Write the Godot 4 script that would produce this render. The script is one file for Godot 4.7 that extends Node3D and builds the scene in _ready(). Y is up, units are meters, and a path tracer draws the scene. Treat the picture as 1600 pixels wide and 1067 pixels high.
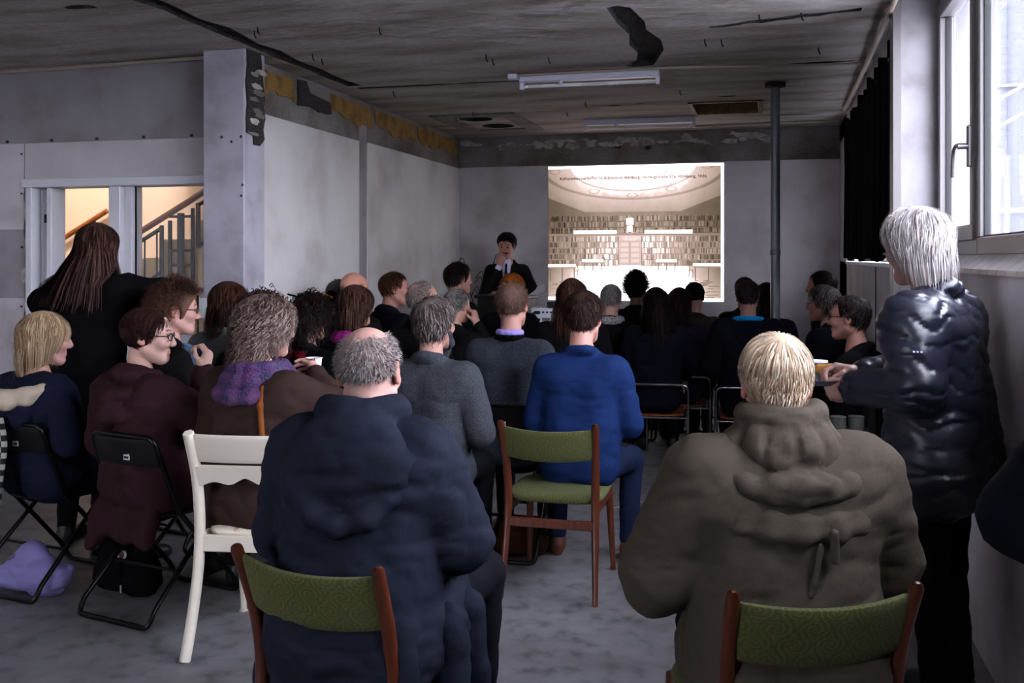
extends Node3D
# A lecture in a bare concrete shop room: daylight from a band of windows on the right, a slide on the back wall.

var taken := {}
var mats := {}
var rng := RandomNumberGenerator.new()


func _ready():
	rng.seed = 77
	view_and_light()
	make_materials()
	room()
	hall()
	fittings()
	furniture()
	people()
	small_things()


func view_and_light():
	var cam := Camera3D.new()
	cam.name = "camera"
	cam.projection = Camera3D.PROJECTION_FRUSTUM
	cam.near = 0.05
	cam.far = 200.0
	cam.size = 2.0 * 0.05 * 533.5 / 1556.0
	cam.frustum_offset = Vector2(0, -0.05 * 130.5 / 1556.0)
	cam.position = Vector3(0, 1.55, 0)
	cam.rotation.y = deg_to_rad(14.59)
	add_child(cam)
	cam.current = true
	var e := Environment.new()
	e.background_mode = Environment.BG_SKY
	var sm := ProceduralSkyMaterial.new()
	sm.sky_top_color = Color(0.86, 0.88, 0.96)
	sm.sky_horizon_color = Color(0.94, 0.95, 1.0)
	sm.ground_bottom_color = Color(0.42, 0.42, 0.44)
	sm.ground_horizon_color = Color(0.60, 0.61, 0.64)
	var sky := Sky.new()
	sky.sky_material = sm
	e.sky = sky
	e.background_energy_multiplier = 29.0
	e.tonemap_mode = Environment.TONE_MAPPER_LINEAR
	e.tonemap_exposure = 1.1
	e.sdfgi_enabled = true
	e.ssao_enabled = true
	e.ssil_enabled = true
	var we := WorldEnvironment.new()
	we.name = "environment"
	we.environment = e
	add_child(we)


# ---------------------------------------------------------------- helpers
func numbered(called: String) -> String:
	if not taken.has(called):
		taken[called] = 0
		return called
	taken[called] += 1
	return "%s_%03d" % [called, taken[called]]


func tag(o: Node, label: String, category: String, group := "") -> Node:
	o.set_meta("label", label)
	o.set_meta("category", category)
	if group != "":
		o.set_meta("group", group)
	return o


func thing(called: String, label: String, category: String, at := Vector3.ZERO, turn := 0.0, group := "") -> Node3D:
	var o := Node3D.new()
	o.name = numbered(called)
	add_child(o)
	o.position = at
	o.rotation.y = turn
	tag(o, label, category, group)
	return o


func obj(called: String, mesh: Mesh, m: Material, parent: Node = self) -> MeshInstance3D:
	var o := MeshInstance3D.new()
	o.name = numbered(called) if parent == self else called
	o.mesh = mesh
	if m:
		o.material_override = m
	parent.add_child(o, true)
	return o


func struct(called: String, mesh: Mesh, m: Material, parent: Node = self) -> MeshInstance3D:
	var o := obj(called, mesh, m, parent)
	if parent == self:
		o.set_meta("kind", "structure")
	return o


func copy(o: Node3D, at: Vector3, turn: float, label: String, group := "") -> Node3D:
	var c: Node3D = o.duplicate()
	c.name = numbered(String(o.name).rstrip("0123456789").rstrip("_"))
	add_child(c)
	c.position = at
	c.rotation = Vector3(0, turn, 0)
	c.set_meta("label", label)
	if group != "":
		c.set_meta("group", group)
	return c


class MB:
	# collects triangles; front faces clockwise
	var v := PackedVector3Array()
	var n := PackedVector3Array()
	var uv := PackedVector2Array()
	var col := PackedColorArray()
	var tint := Color.WHITE
	var use_col := false

	func tri(a: Vector3, b: Vector3, c: Vector3, na := Vector3.ZERO, nb := Vector3.ZERO, nc := Vector3.ZERO, ta := Vector2.ZERO, tb := Vector2.ZERO, tc := Vector2.ZERO) -> void:
		var g := (c - a).cross(b - a)
		if g.length_squared() < 1e-18:
			return
		if na == Vector3.ZERO:
			na = g.normalized()
			nb = na
			nc = na
		if g.dot(na + nb + nc) < 0.0:
			v.append(a); v.append(c); v.append(b)
			n.append(na); n.append(nc); n.append(nb)
			uv.append(ta); uv.append(tc); uv.append(tb)
		else:
			v.append(a); v.append(b); v.append(c)
			n.append(na); n.append(nb); n.append(nc)
			uv.append(ta); uv.append(tb); uv.append(tc)
		if use_col:
			col.append(tint); col.append(tint); col.append(tint)

	func face(a: Vector3, b: Vector3, c: Vector3, d: Vector3, out: Vector3) -> void:
		# flat quad whose normal lies on the side of `out`
		var nn := (c - a).cross(b - a)
		if nn.length_squared() < 1e-18:
			nn = (d - a).cross(c - a)
		nn = nn.normalized()
		if nn.dot(out) < 0.0:
			nn = -nn
		tri(a, b, c, nn, nn, nn, Vector2(0, 1), Vector2(1, 1), Vector2(1, 0))
		tri(a, c, d, nn, nn, nn, Vector2(0, 1), Vector2(1, 0), Vector2(0, 0))

	func box(lo: Vector3, hi: Vector3, b := 0.0, xf := Transform3D.IDENTITY) -> void:
		var c := (lo + hi) * 0.5
		var h := (hi - lo).abs() * 0.5
		b = minf(b, minf(h.x, minf(h.y, h.z)) * 0.95)
		var P := []
		for sx in [-1.0, 1.0]:
			for sy in [-1.0, 1.0]:
				for sz in [-1.0, 1.0]:
					P.append([c + Vector3(sx * h.x, sy * (h.y - b), sz * (h.z - b)), c + Vector3(sx * (h.x - b), sy * h.y, sz * (h.z - b)), c + Vector3(sx * (h.x - b), sy * (h.y - b), sz * h.z)])
		for i in 8:
			for k in 3:
				P[i][k] = xf * P[i][k]
		var cc := xf * c
		# faces
		for f in [[0, 1, 3, 2, 0], [4, 5, 7, 6, 0], [0, 1, 5, 4, 1], [2, 3, 7, 6, 1], [0, 2, 6, 4, 2], [1, 3, 7, 5, 2]]:
			var q0: Vector3 = P[f[0]][f[4]]
			face(q0, P[f[1]][f[4]], P[f[2]][f[4]], P[f[3]][f[4]], q0 + P[f[2]][f[4]] - cc * 2.0)
		if b <= 0.0:
			return
		for e in [[0, 1, 0, 1], [2, 3, 0, 1], [4, 5, 0, 1], [6, 7, 0, 1], [0, 2, 0, 2], [1, 3, 0, 2], [4, 6, 0, 2], [5, 7, 0, 2], [0, 4, 1, 2], [1, 5, 1, 2], [2, 6, 1, 2], [3, 7, 1, 2]]:
			var a: Vector3 = P[e[0]][e[2]]
			var d: Vector3 = P[e[1]][e[3]]
			face(a, P[e[1]][e[2]], d, P[e[0]][e[3]], a + d - cc * 2.0)
		for i in 8:
			var a2: Vector3 = P[i][0]
			var nn: Vector3 = (P[i][2] - a2).cross(P[i][1] - a2).normalized()
			if nn.dot(a2 - cc) < 0:
				nn = -nn
			tri(a2, P[i][1], P[i][2], nn, nn, nn)

	func tube(pts: Array, radius, sides := 8, closed := false, flat := 1.0, up := Vector3.ZERO) -> void:
		# swept round tube; radius a number or one for each point; flat squeezes it across `up`
		var cnt := pts.size()
		var rings := []
		var nrm := []
		var ref := up
		for i in cnt:
			var a: Vector3 = pts[(i - 1 + cnt) % cnt] if closed else pts[maxi(i - 1, 0)]
			var b: Vector3 = pts[(i + 1) % cnt] if closed else pts[mini(i + 1, cnt - 1)]
			var t := (b - a).normalized()
			if ref == Vector3.ZERO:
				ref = Vector3.UP if absf(t.y) < 0.9 else Vector3.RIGHT
			var u := (ref - t * ref.dot(t)).normalized()
			if up == Vector3.ZERO:
				ref = u
			var w := t.cross(u)
			var r: float = radius[i] if radius is Array else radius
			var ring := []
			var rn := []
			for k in sides:
				var th := TAU * k / sides
				ring.append(pts[i] + u * cos(th) * r * flat + w * sin(th) * r)
				rn.append((u * cos(th) / flat + w * sin(th)).normalized())
			rings.append(ring)
			nrm.append(rn)
		for i in (cnt if closed else cnt - 1):
			var j := (i + 1) % cnt
			for k in sides:
				var l := (k + 1) % sides
				var v0 := float(i) / cnt
				var v1 := float(i + 1) / cnt
				tri(rings[i][k], rings[i][l], rings[j][l], nrm[i][k], nrm[i][l], nrm[j][l], Vector2(float(k) / sides, v0), Vector2(float(k + 1) / sides, v0), Vector2(float(k + 1) / sides, v1))
				tri(rings[i][k], rings[j][l], rings[j][k], nrm[i][k], nrm[j][l], nrm[j][k], Vector2(float(k) / sides, v0), Vector2(float(k + 1) / sides, v1), Vector2(float(k) / sides, v1))
		if not closed:
			for e in [0, cnt - 1]:
				var out: Vector3 = (pts[0] - pts[1]) if e == 0 else (pts[cnt - 1] - pts[cnt - 2])
				out = out.normalized()
				for k in range(1, sides - 1):
					tri(rings[e][0], rings[e][k], rings[e][k + 1], out, out, out)

	func lathe(prof: Array, sides := 16, xf := Transform3D.IDENTITY) -> void:
		# prof: Vector2(radius, y)
		for i in prof.size() - 1:
			var p: Vector2 = prof[i]
			var q: Vector2 = prof[i + 1]
			var d := (q - p).normalized()
			for k in sides:
				var a := TAU * k / sides
				var b := TAU * (k + 1) / sides
				var ca := Vector3(cos(a), 0, sin(a))
				var cb := Vector3(cos(b), 0, sin(b))
				var na := xf.basis * (ca * d.y + Vector3(0, -d.x, 0)).normalized()
				var nb := xf.basis * (cb * d.y + Vector3(0, -d.x, 0)).normalized()
				var A := xf * (ca * p.x + Vector3(0, p.y, 0))
				var B := xf * (cb * p.x + Vector3(0, p.y, 0))
				var C := xf * (cb * q.x + Vector3(0, q.y, 0))
				var D := xf * (ca * q.x + Vector3(0, q.y, 0))
				tri(A, B, C, na, nb, nb)
				tri(A, C, D, na, nb, na)

	func prism(poly: PackedVector2Array, depth: float, xf := Transform3D.IDENTITY) -> void:
		# polygon in the local xy plane, from z = 0 to z = depth
		var ix := Geometry2D.triangulate_polygon(poly)
		for z in [0.0, depth]:
			var nn := xf.basis * Vector3(0, 0, -1.0 if (z == 0.0) == (depth > 0) else 1.0)
			for i in range(0, ix.size(), 3):
				tri(xf * Vector3(poly[ix[i]].x, poly[ix[i]].y, z), xf * Vector3(poly[ix[i + 1]].x, poly[ix[i + 1]].y, z), xf * Vector3(poly[ix[i + 2]].x, poly[ix[i + 2]].y, z), nn, nn, nn)
		var turn := 1.0 if Geometry2D.is_polygon_clockwise(poly) else -1.0
		for i in poly.size():
			var a := poly[i]
			var b := poly[(i + 1) % poly.size()]
			var o := Vector2(-(b.y - a.y), b.x - a.x) * turn
			face(xf * Vector3(a.x, a.y, 0), xf * Vector3(b.x, b.y, 0), xf * Vector3(b.x, b.y, depth), xf * Vector3(a.x, a.y, depth), xf.basis * Vector3(o.x, o.y, 0))

	func grid(rows: Array, closed := false, flip := false) -> void:
		# smooth surface through rows of points
		var nr := rows.size()
		var nc: int = rows[0].size()
		var N := []
		for i in nr:
			var rn := []
			for j in nc:
				var a: Vector3 = rows[maxi(i - 1, 0)][j]
				var b: Vector3 = rows[mini(i + 1, nr - 1)][j]
				var c: Vector3 = rows[i][(j - 1 + nc) % nc if closed else maxi(j - 1, 0)]
				var d: Vector3 = rows[i][(j + 1) % nc if closed else mini(j + 1, nc - 1)]
				var nn := (b - a).cross(d - c).normalized()
				rn.append(-nn if flip else nn)
			N.append(rn)
		for i in nr - 1:
			for j in (nc if closed else nc - 1):
				var k := (j + 1) % nc
				var u0 := Vector2(float(j) / nc, float(i) / nr)
				var u1 := Vector2(float(j + 1) / nc, float(i + 1) / nr)
				tri(rows[i][j], rows[i][k], rows[i + 1][k], N[i][j], N[i][k], N[i + 1][k], u0, Vector2(u1.x, u0.y), u1)
				tri(rows[i][j], rows[i + 1][k], rows[i + 1][j], N[i][j], N[i + 1][k], N[i + 1][j], u0, u1, Vector2(u0.x, u1.y))

	func mesh() -> ArrayMesh:
		var arr := []
		arr.resize(Mesh.ARRAY_MAX)
		arr[Mesh.ARRAY_VERTEX] = v
		arr[Mesh.ARRAY_NORMAL] = n
		arr[Mesh.ARRAY_TEX_UV] = uv
		if use_col:
			arr[Mesh.ARRAY_COLOR] = col
		var m := ArrayMesh.new()
		m.add_surface_from_arrays(Mesh.PRIMITIVE_TRIANGLES, arr)
		return m


func boxm(lo: Vector3, hi: Vector3, b := 0.0) -> ArrayMesh:
	var m := MB.new()
	m.box(lo, hi, b)
	return m.mesh()


func tubem(pts: Array, r, sides := 8, closed := false) -> ArrayMesh:
	var m := MB.new()
	m.tube(pts, r, sides, closed)
	return m.mesh()


func curve(pts: Array, per := 6) -> Array:
	# Catmull-Rom through the points
	var out := []
	for i in pts.size() - 1:
		var a: Vector3 = pts[maxi(i - 1, 0)]
		var b: Vector3 = pts[i]
		var c: Vector3 = pts[i + 1]
		var d: Vector3 = pts[mini(i + 2, pts.size() - 1)]
		for k in per:
			out.append(b.cubic_interpolate(c, a, d, float(k) / per))
	out.append(pts[-1])
	return out


# ---------------------------------------------------------------- materials
func noise_tex(sd: int, freq: float, stops: Array, size := 512, octaves := 5, type := FastNoiseLite.TYPE_SIMPLEX_SMOOTH, bump := 0.0) -> NoiseTexture2D:
	var fn := FastNoiseLite.new()
	fn.seed = sd
	fn.noise_type = type
	fn.frequency = freq
	fn.fractal_octaves = octaves
	var t := NoiseTexture2D.new()
	t.width = size
	t.height = size
	t.seamless = true
	t.noise = fn
	if bump > 0.0:
		t.as_normal_map = true
		t.bump_strength = bump
	if stops.size():
		var g := Gradient.new()
		var offs := PackedFloat32Array()
		var cols := PackedColorArray()
		for s in stops:
			offs.append(s[0])
			cols.append(s[1])
		g.offsets = offs
		g.colors = cols
		t.color_ramp = g
	return t


func grey(x: float) -> Color:
	return Color(x, x, x)


func mat(key: String, c: Color, rough := 0.8, metal := 0.0) -> StandardMaterial3D:
	var m := StandardMaterial3D.new()
	m.resource_name = key
	m.albedo_color = c
	m.roughness = rough
	m.metallic = metal
	mats[key] = m
	return m


func tri_tex(m: StandardMaterial3D, t: Texture2D, scale: Vector3, world := true) -> StandardMaterial3D:
	m.albedo_texture = t
	m.uv1_triplanar = true
	m.uv1_world_triplanar = world
	m.uv1_scale = scale
	return m


func detail(m: StandardMaterial3D, t: Texture2D, scale: Vector3) -> void:
	m.detail_enabled = true
	m.detail_albedo = t
	m.detail_blend_mode = BaseMaterial3D.BLEND_MODE_MUL
	m.detail_uv_layer = BaseMaterial3D.DETAIL_UV_2
	m.uv2_triplanar = true
	m.uv2_world_triplanar = true
	m.uv2_scale = scale


var tex_fine: Texture2D
var tex_weave_n: Texture2D


func make_materials():
	tex_fine = noise_tex(5, 0.06, [[0.0, grey(0.80)], [0.5, grey(0.95)], [1.0, grey(1.0)]], 512, 5)
	var blotch := noise_tex(9, 0.012, [[0.0, Color(0.80, 0.78, 0.77)], [0.45, Color(0.93, 0.92, 0.93)], [1.0, Color(1, 1, 1)]], 512, 5)
	var stain := noise_tex(21, 0.010, [[0.0, Color(0.66, 0.62, 0.56)], [0.38, Color(0.86, 0.84, 0.81)], [0.6, Color(0.95, 0.94, 0.93)], [1.0, Color(1, 1, 1)]], 512, 6)
	var bump := noise_tex(3, 0.05, [], 512, 6, FastNoiseLite.TYPE_SIMPLEX_SMOOTH, 6.0)
	tex_weave_n = noise_tex(31, 0.25, [], 256, 3, FastNoiseLite.TYPE_SIMPLEX_SMOOTH, 4.0)

	var m := tri_tex(mat("floor_concrete", Color(0.48, 0.475, 0.48), 0.55), blotch, Vector3(0.33, 0.33, 0.33))
	detail(m, noise_tex(14, 0.03, [[0.0, grey(0.62)], [0.42, grey(0.92)], [1.0, grey(1.0)]], 512, 6), Vector3(0.45, 0.45, 0.45))
	m.normal_enabled = true
	m.normal_texture = bump
	m.normal_scale = 0.05
	m = tri_tex(mat("ceiling_concrete", Color(0.70, 0.675, 0.655), 0.95), stain, Vector3(0.12, 0.3, 0.55))
	detail(m, tex_fine, Vector3(0.5, 0.9, 1.9))
	m.normal_enabled = true
	m.normal_texture = bump
	m.normal_scale = 0.5
	m = tri_tex(mat("raw_concrete", Color(0.54, 0.53, 0.52), 0.95), stain, Vector3(0.35, 0.35, 0.35))
	detail(m, tex_fine, Vector3(1.2, 1.2, 1.2))
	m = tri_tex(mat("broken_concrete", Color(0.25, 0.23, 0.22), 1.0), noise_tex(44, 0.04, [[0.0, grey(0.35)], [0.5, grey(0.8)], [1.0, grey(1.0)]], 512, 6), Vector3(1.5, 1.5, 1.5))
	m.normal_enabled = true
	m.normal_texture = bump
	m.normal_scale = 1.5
	m = tri_tex(mat("painted_wall", Color(0.78, 0.765, 0.775), 0.85), blotch, Vector3(0.25, 0.25, 0.25))
	m = tri_tex(mat("gypsum", Color(0.86, 0.85, 0.84), 0.85), blotch, Vector3(0.16, 0.16, 0.16))
	m = tri_tex(mat("grey_board", Color(0.60, 0.585, 0.60), 0.9), blotch, Vector3(0.3, 0.3, 0.3))
	m = tri_tex(mat("yellow_plaster", Color(0.62, 0.48, 0.24), 0.95), stain, Vector3(0.9, 0.9, 0.9))
	detail(m, tex_fine, Vector3(2.5, 2.5, 2.5))
	m = tri_tex(mat("white_plaster", Color(0.74, 0.72, 0.71), 0.95), stain, Vector3(1.4, 1.4, 1.4))
	mat("white_paint", Color(0.80, 0.80, 0.83), 0.45)
	tri_tex(mat("column_paint", Color(0.69, 0.68, 0.72), 0.7), blotch, Vector3(0.45, 0.45, 0.45))
	mat("frame_grey", Color(0.44, 0.42, 0.42), 0.4)
	tri_tex(mat("pier_paint", Color(0.60, 0.59, 0.60), 0.8), blotch, Vector3(0.5, 0.5, 0.5))
	mat("frame_white", Color(0.86, 0.87, 0.90), 0.35)
	mat("gasket", Color(0.05, 0.05, 0.06), 0.6)
	mat("handle_metal", Color(0.50, 0.48, 0.48), 0.35, 0.9)
	mat("sill_tile", Color(0.60, 0.58, 0.57), 0.35)
	mat("pipe_metal", Color(0.42, 0.42, 0.45), 0.35, 0.25)
	mat("cable_beige", Color(0.62, 0.56, 0.50), 0.6)
	mat("black_metal", Color(0.045, 0.045, 0.045), 0.55).metallic_specular = 0.3
	mat("black_plastic", Color(0.035, 0.035, 0.038), 0.45).metallic_specular = 0.4
	mat("black_cloth", Color(0.03, 0.027, 0.03), 1.0).metallic_specular = 0.1
	mat("lamp_white", Color(0.78, 0.78, 0.84), 0.35)
	mat("lamp_tube", Color(0.88, 0.88, 0.88), 0.2)
	mat("chrome", Color(0.75, 0.75, 0.78), 0.18, 1.0)
	mat("hall_cream", Color(0.84, 0.78, 0.72), 0.8)
	mat("hall_yellow", Color(0.72, 0.60, 0.16), 0.6)
	mat("hall_dado", Color(0.86, 0.76, 0.55), 0.7)
	mat("hall_stone", Color(0.45, 0.40, 0.34), 0.6)
	var wood := noise_tex(61, 0.02, [[0.0, Color(0.62, 0.52, 0.45)], [0.5, Color(0.88, 0.82, 0.76)], [1.0, Color(1, 1, 1)]], 256, 4)
	tri_tex(mat("rail_wood", Color(0.60, 0.36, 0.18), 0.35), wood, Vector3(1.2, 6, 6), false)
	tri_tex(mat("teak", Color(0.36, 0.17, 0.09), 0.35), wood, Vector3(7, 0.9, 7), false)
	tri_tex(mat("oak_frame", Color(0.50, 0.38, 0.22), 0.6), wood, Vector3(2, 6, 6), false)
	tri_tex(mat("plywood", Color(0.62, 0.36, 0.20), 0.4), wood, Vector3(1.5, 6, 6), false)
	var g := mat("glass", Color(0.95, 0.97, 0.97, 0.06), 0.02)
	g.transparency = BaseMaterial3D.TRANSPARENCY_ALPHA


# ---------------------------------------------------------------- the room
const WALL_LEFT := -3.39
const WALL_BACK := -10.69
const WALL_FAR_RIGHT := 0.68
const WALL_RIGHT := 0.79
const PIER := -5.53
const CEIL := 2.9
const HALL_Z := -5.96


func jag(a: Vector2, b: Vector2, n: int, amp: float) -> Array:
	var out := []
	for i in n:
		var t := float(i) / n
		var p := a.lerp(b, t)
		out.append(p + Vector2(0, rng.randf_range(-amp, amp)) if i > 0 else p)
	return out


func patch(w: float, h: float, n := 9, rough := 0.3) -> PackedVector2Array:
	# an irregular flake of plaster about w by h
	var p := PackedVector2Array()
	for i in n:
		var a := TAU * i / n
		var r := 1.0 + rng.randf_range(-rough, rough)
		p.append(Vector2(cos(a) * w * 0.5 * r, sin(a) * h * 0.5 * r))
	return p


func room():
	# floor
	struct("floor", boxm(Vector3(-5.6, -0.2, -10.95), Vector3(1.1, 0, 2.9)), mats.floor_concrete)
	# ceiling: a slab with a broken-out trench, a hatch, two duct holes and seams
	var c := CSGBox3D.new()
	c.name = "ceiling"
	c.size = Vector3(6.7, 0.3, 13.85)
	c.position = Vector3(-2.25, CEIL + 0.15, -4.025)
	c.material = mats.ceiling_concrete
	c.set_meta("kind", "structure")
	add_child(c)
	var cuts := []
	cuts.append([PackedVector2Array([Vector2(-0.86, -5.33), Vector2(-0.80, -5.30), Vector2(-0.735, -5.36), Vector2(-0.70, -5.7), Vector2(-0.715, -5.9), Vector2(-0.66, -6.2), Vector2(-0.675, -6.5), Vector2(-0.76, -6.85), Vector2(-0.80, -7.0), Vector2(-0.95, -7.03), Vector2(-0.99, -6.98), Vector2(-0.89, -6.8), Vector2(-0.85, -6.55), Vector2(-0.87, -6.3), Vector2(-0.83, -6.0), Vector2(-0.86, -5.7)]), 0.045])
	# long seam beside the column, widening where it is broken
	var sp := []
	for i in 15:
		var z := -4.1 - i * 0.225
		sp.append(Vector2(-3.20 - rng.randf_range(0.0, 0.035), z))
	for i in 15:
		var z := -4.1 - (14 - i) * 0.225
		sp.append(Vector2(-3.13 + rng.randf_range(-0.02, 0.06 if i > 5 else 0.03), z))
	cuts.append([PackedVector2Array(sp), 0.03])
	var q := []
	for i in 10:
		q.append(Vector2(-3.18 + i * 0.158, -7.34 + rng.randf_range(-0.012, 0.012)))
	for i in 10:
		q.append(Vector2(-3.18 + (9 - i) * 0.158, -7.38 + rng.randf_range(-0.015, 0.012)))
	cuts.append([PackedVector2Array(q), 0.02])
	var r := []
	for i in 12:
		r.append(Vector2(-0.35 + i * 0.075, -5.9 + 0.02 * i + rng.randf_range(-0.02, 0.02)))
	for i in 12:
		r.append(Vector2(-0.35 + (11 - i) * 0.075, -5.945 + 0.02 * (11 - i) - rng.randf_range(0.0, 0.05)))
	cuts.append([PackedVector2Array(r), 0.02])
	for u in [[-3.62, -4.60, 0.10, 0.05], [0.34, -7.2, 0.2, 0.03], [0.1, -9.75, 0.35, 0.025], [-0.35, -8.5, 0.07, 0.03], [-1.36, -8.76, 0.07, 0.03], [-1.1, -8.72, 0.05, 0.02], [0.33, -5.35, 0.14, 0.06]]:
		var pp := patch(u[2] * 2.0, u[3] * 2.0, 9, 0.35)
		for i in pp.size():
			pp[i] += Vector2(u[0], u[1])
		cuts.append([pp, 0.02])
	for cut in cuts:
		var k := CSGPolygon3D.new()
		k.operation = CSGShape3D.OPERATION_SUBTRACTION
		k.polygon = cut[0]
		k.depth = cut[1] + 0.05
		k.rotation.x = PI / 2
		k.position = Vector3(2.25, -0.2, 4.025)
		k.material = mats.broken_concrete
		c.add_child(k)
	var hatch := CSGBox3D.new()
	hatch.operation = CSGShape3D.OPERATION_SUBTRACTION
	hatch.size = Vector3(0.62, 0.5, 0.74)
	hatch.position = Vector3(2.25 - 0.39, -0.15, 4.025 - 9.12)
	hatch.size.y = 0.5
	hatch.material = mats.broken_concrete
	c.add_child(hatch)
	for p in [[-2.78, -9.28], [-2.70, -9.82]]:
		var k := CSGCylinder3D.new()
		k.operation = CSGShape3D.OPERATION_SUBTRACTION
		k.radius = 0.165
		k.sides = 28
		k.height = 0.5
		k.position = Vector3(2.25 + p[0], -0.15, 4.025 + p[1])
		k.material = mats.broken_concrete
		c.add_child(k)
	# dark void above the holes
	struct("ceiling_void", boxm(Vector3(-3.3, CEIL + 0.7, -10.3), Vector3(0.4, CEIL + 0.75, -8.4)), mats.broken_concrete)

	# back wall and its panel below, with torn plaster under the ceiling
	var wb := struct("wall_back", boxm(Vector3(-3.6, 0, WALL_BACK - 0.2), Vector3(1.1, CEIL, WALL_BACK - 0.012)), mats.raw_concrete)
	obj("panel", boxm(Vector3(WALL_LEFT, 0, WALL_BACK - 0.02), Vector3(-1.05, 2.565, WALL_BACK), 0.002), mats.painted_wall, wb)
	obj("panel", boxm(Vector3(-1.046, 0, WALL_BACK - 0.02), Vector3(WALL_FAR_RIGHT, 2.565, WALL_BACK), 0.002), mats.painted_wall, wb)
	for i in 62:
		var x := -3.33 + i * 0.055 + rng.randf_range(-0.02, 0.02)
		var w := rng.randf_range(0.08, 0.2)
		var hh := rng.randf_range(0.03, 0.085)
		var mb := MB.new()
		mb.prism(patch(w, hh, 10, 0.38), rng.randf_range(0.008, 0.02), Transform3D(Basis.IDENTITY, Vector3(x, CEIL - 0.06 - rng.randf_range(0.0, 0.07), WALL_BACK - 0.013)))
		obj("plaster_patch", mb.mesh(), mats.white_plaster if rng.randf() < 0.65 else mats.raw_concrete, wb)
	for x in [-1.28, -2.6, -1.6]:
		var mb := MB.new()
		mb.prism(patch(0.07, 0.05, 8, 0.3), 0.006, Transform3D(Basis.IDENTITY, Vector3(x, CEIL - 0.11 - rng.randf_range(0.0, 0.06), WALL_BACK - 0.008)))
		obj("tar_spot", mb.mesh(), mats.broken_concrete, wb)

	# left wall: two gypsum panels with a strip between, grey board band, yellow plaster torn under the ceiling
	var wl := struct("wall_left", boxm(Vector3(WALL_LEFT - 0.2, 0, WALL_BACK), Vector3(WALL_LEFT - 0.012, CEIL, -6.02)), mats.raw_concrete)
	obj("panel", boxm(Vector3(WALL_LEFT - 0.02, 0, -7.87), Vector3(WALL_LEFT, 2.545, -6.0), 0.002), mats.gypsum, wl)
	obj("panel", boxm(Vector3(WALL_LEFT - 0.02, 0, WALL_BACK), Vector3(WALL_LEFT, 2.555, -8.05), 0.002), mats.gypsum, wl)
	obj("strip", boxm(Vector3(WALL_LEFT - 0.02, 0, -8.046), Vector3(WALL_LEFT - 0.006, 2.75, -7.874), 0.002), mats.grey_board, wl)
	var segs := [[-6.02, -6.72], [-7.30, -8.2], [-8.22, -9.3], [-9.32, -10.66]]
	for s in segs:
		var poly := PackedVector2Array()
		var top := CEIL - 0.045
		for p in jag(Vector2(-s[0], top), Vector2(-s[1], top), 12, 0.01):
			poly.append(p)
		for p in jag(Vector2(-s[1], 2.69), Vector2(-s[0], 2.71), 44, 0.008):
			poly.append(p + Vector2(0, 0.022 * sin(p.x * 7.0) + 0.012 * sin(p.x * 23.0)))
		var mb := MB.new()
		mb.prism(poly, 0.016, Transform3D(Basis(Vector3(0, 0, -1), Vector3(0, 1, 0), Vector3(1, 0, 0)), Vector3(WALL_LEFT - 0.018, 0, 0)))
		obj("plaster_band", mb.mesh(), mats.yellow_plaster, wl)
	var mbk := MB.new()
	var bp := PackedVector2Array([Vector2(6.74, 2.87), Vector2(6.86, 2.88), Vector2(6.92, 2.80), Vector2(7.28, 2.78), Vector2(7.30, 2.69), Vector2(7.1, 2.68), Vector2(6.95, 2.70), Vector2(6.74, 2.68)])
	mbk.prism(bp, 0.03, Transform3D(Basis(Vector3(0, 0, -1), Vector3(0, 1, 0), Vector3(1, 0, 0)), Vector3(WALL_LEFT - 0.02, 0, 0)))
	obj("plaster_patch", mbk.mesh(), mats.broken_concrete, wl)

	# the square column with a strip of broken plaster on its inner face
	var col := struct("column", boxm(Vector3(-3.575, 0, -6.03), Vector3(-3.278, CEIL, -5.76), 0.006), mats.column_paint)
	var cp := PackedVector2Array()
	for p in jag(Vector2(5.785, CEIL), Vector2(6.015, CEIL), 4, 0.0):
		cp.append(p)
	for p in [Vector2(6.015, 2.60), Vector2(6.0, 2.55), Vector2(6.02, 2.48), Vector2(5.99, 2.40), Vector2(6.01, 2.34), Vector2(5.95, 2.29), Vector2(5.87, 2.29), Vector2(5.865, 2.35), Vector2(5.78, 2.36), Vector2(5.775, 2.45), Vector2(5.79, 2.55), Vector2(5.77, 2.68), Vector2(5.79, 2.8)]:
		cp.append(p)
	var xfc := Transform3D(Basis(Vector3(0, 0, -1), Vector3(0, 1, 0), Vector3(1, 0, 0)), Vector3(-3.279, 0, 0))
	var mc := MB.new()
	mc.prism(cp, 0.012, xfc)
	obj("broken_plaster", mc.mesh(), mats.broken_concrete, col)
	for i in 12:
		if i % 4 == 2:
			continue
		var mp := MB.new()
		var pf := patch(rng.randf_range(0.10, 0.19), rng.randf_range(0.018, 0.05), 14, 0.22)
		mp.prism(pf, 0.006, Transform3D(xfc.basis, Vector3(-3.268, 2.78 - i * 0.038 + rng.randf_range(-0.01, 0.01), 0) + Vector3(0, 0, -5.90 + rng.randf_range(-0.05, 0.05))))
		obj("plaster_smear", mp.mesh(), mats.white_plaster if i % 3 == 0 else mats.raw_concrete, col)
	for p in [[-3.30, 2.33], [-3.44, 2.33], [-3.37, 2.30], [-3.29, 2.02], [-3.30, 1.95]]:
		var mh := MB.new()
		mh.prism(patch(0.018, 0.02, 7, 0.2), 0.003, Transform3D(Basis.IDENTITY, Vector3(p[0], p[1], -5.761)))
		obj("nail_hole", mh.mesh(), mats.broken_concrete, col)

	# wall towards the stairwell with door opening and fixed light
	var wh := MB.new()
	wh.box(Vector3(-5.6, 0, HALL_Z - 0.18), Vector3(-5.075, CEIL, HALL_Z))
	wh.box(Vector3(-5.075, 2.11, HALL_Z - 0.18), Vector3(-3.4, CEIL, HALL_Z))
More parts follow.
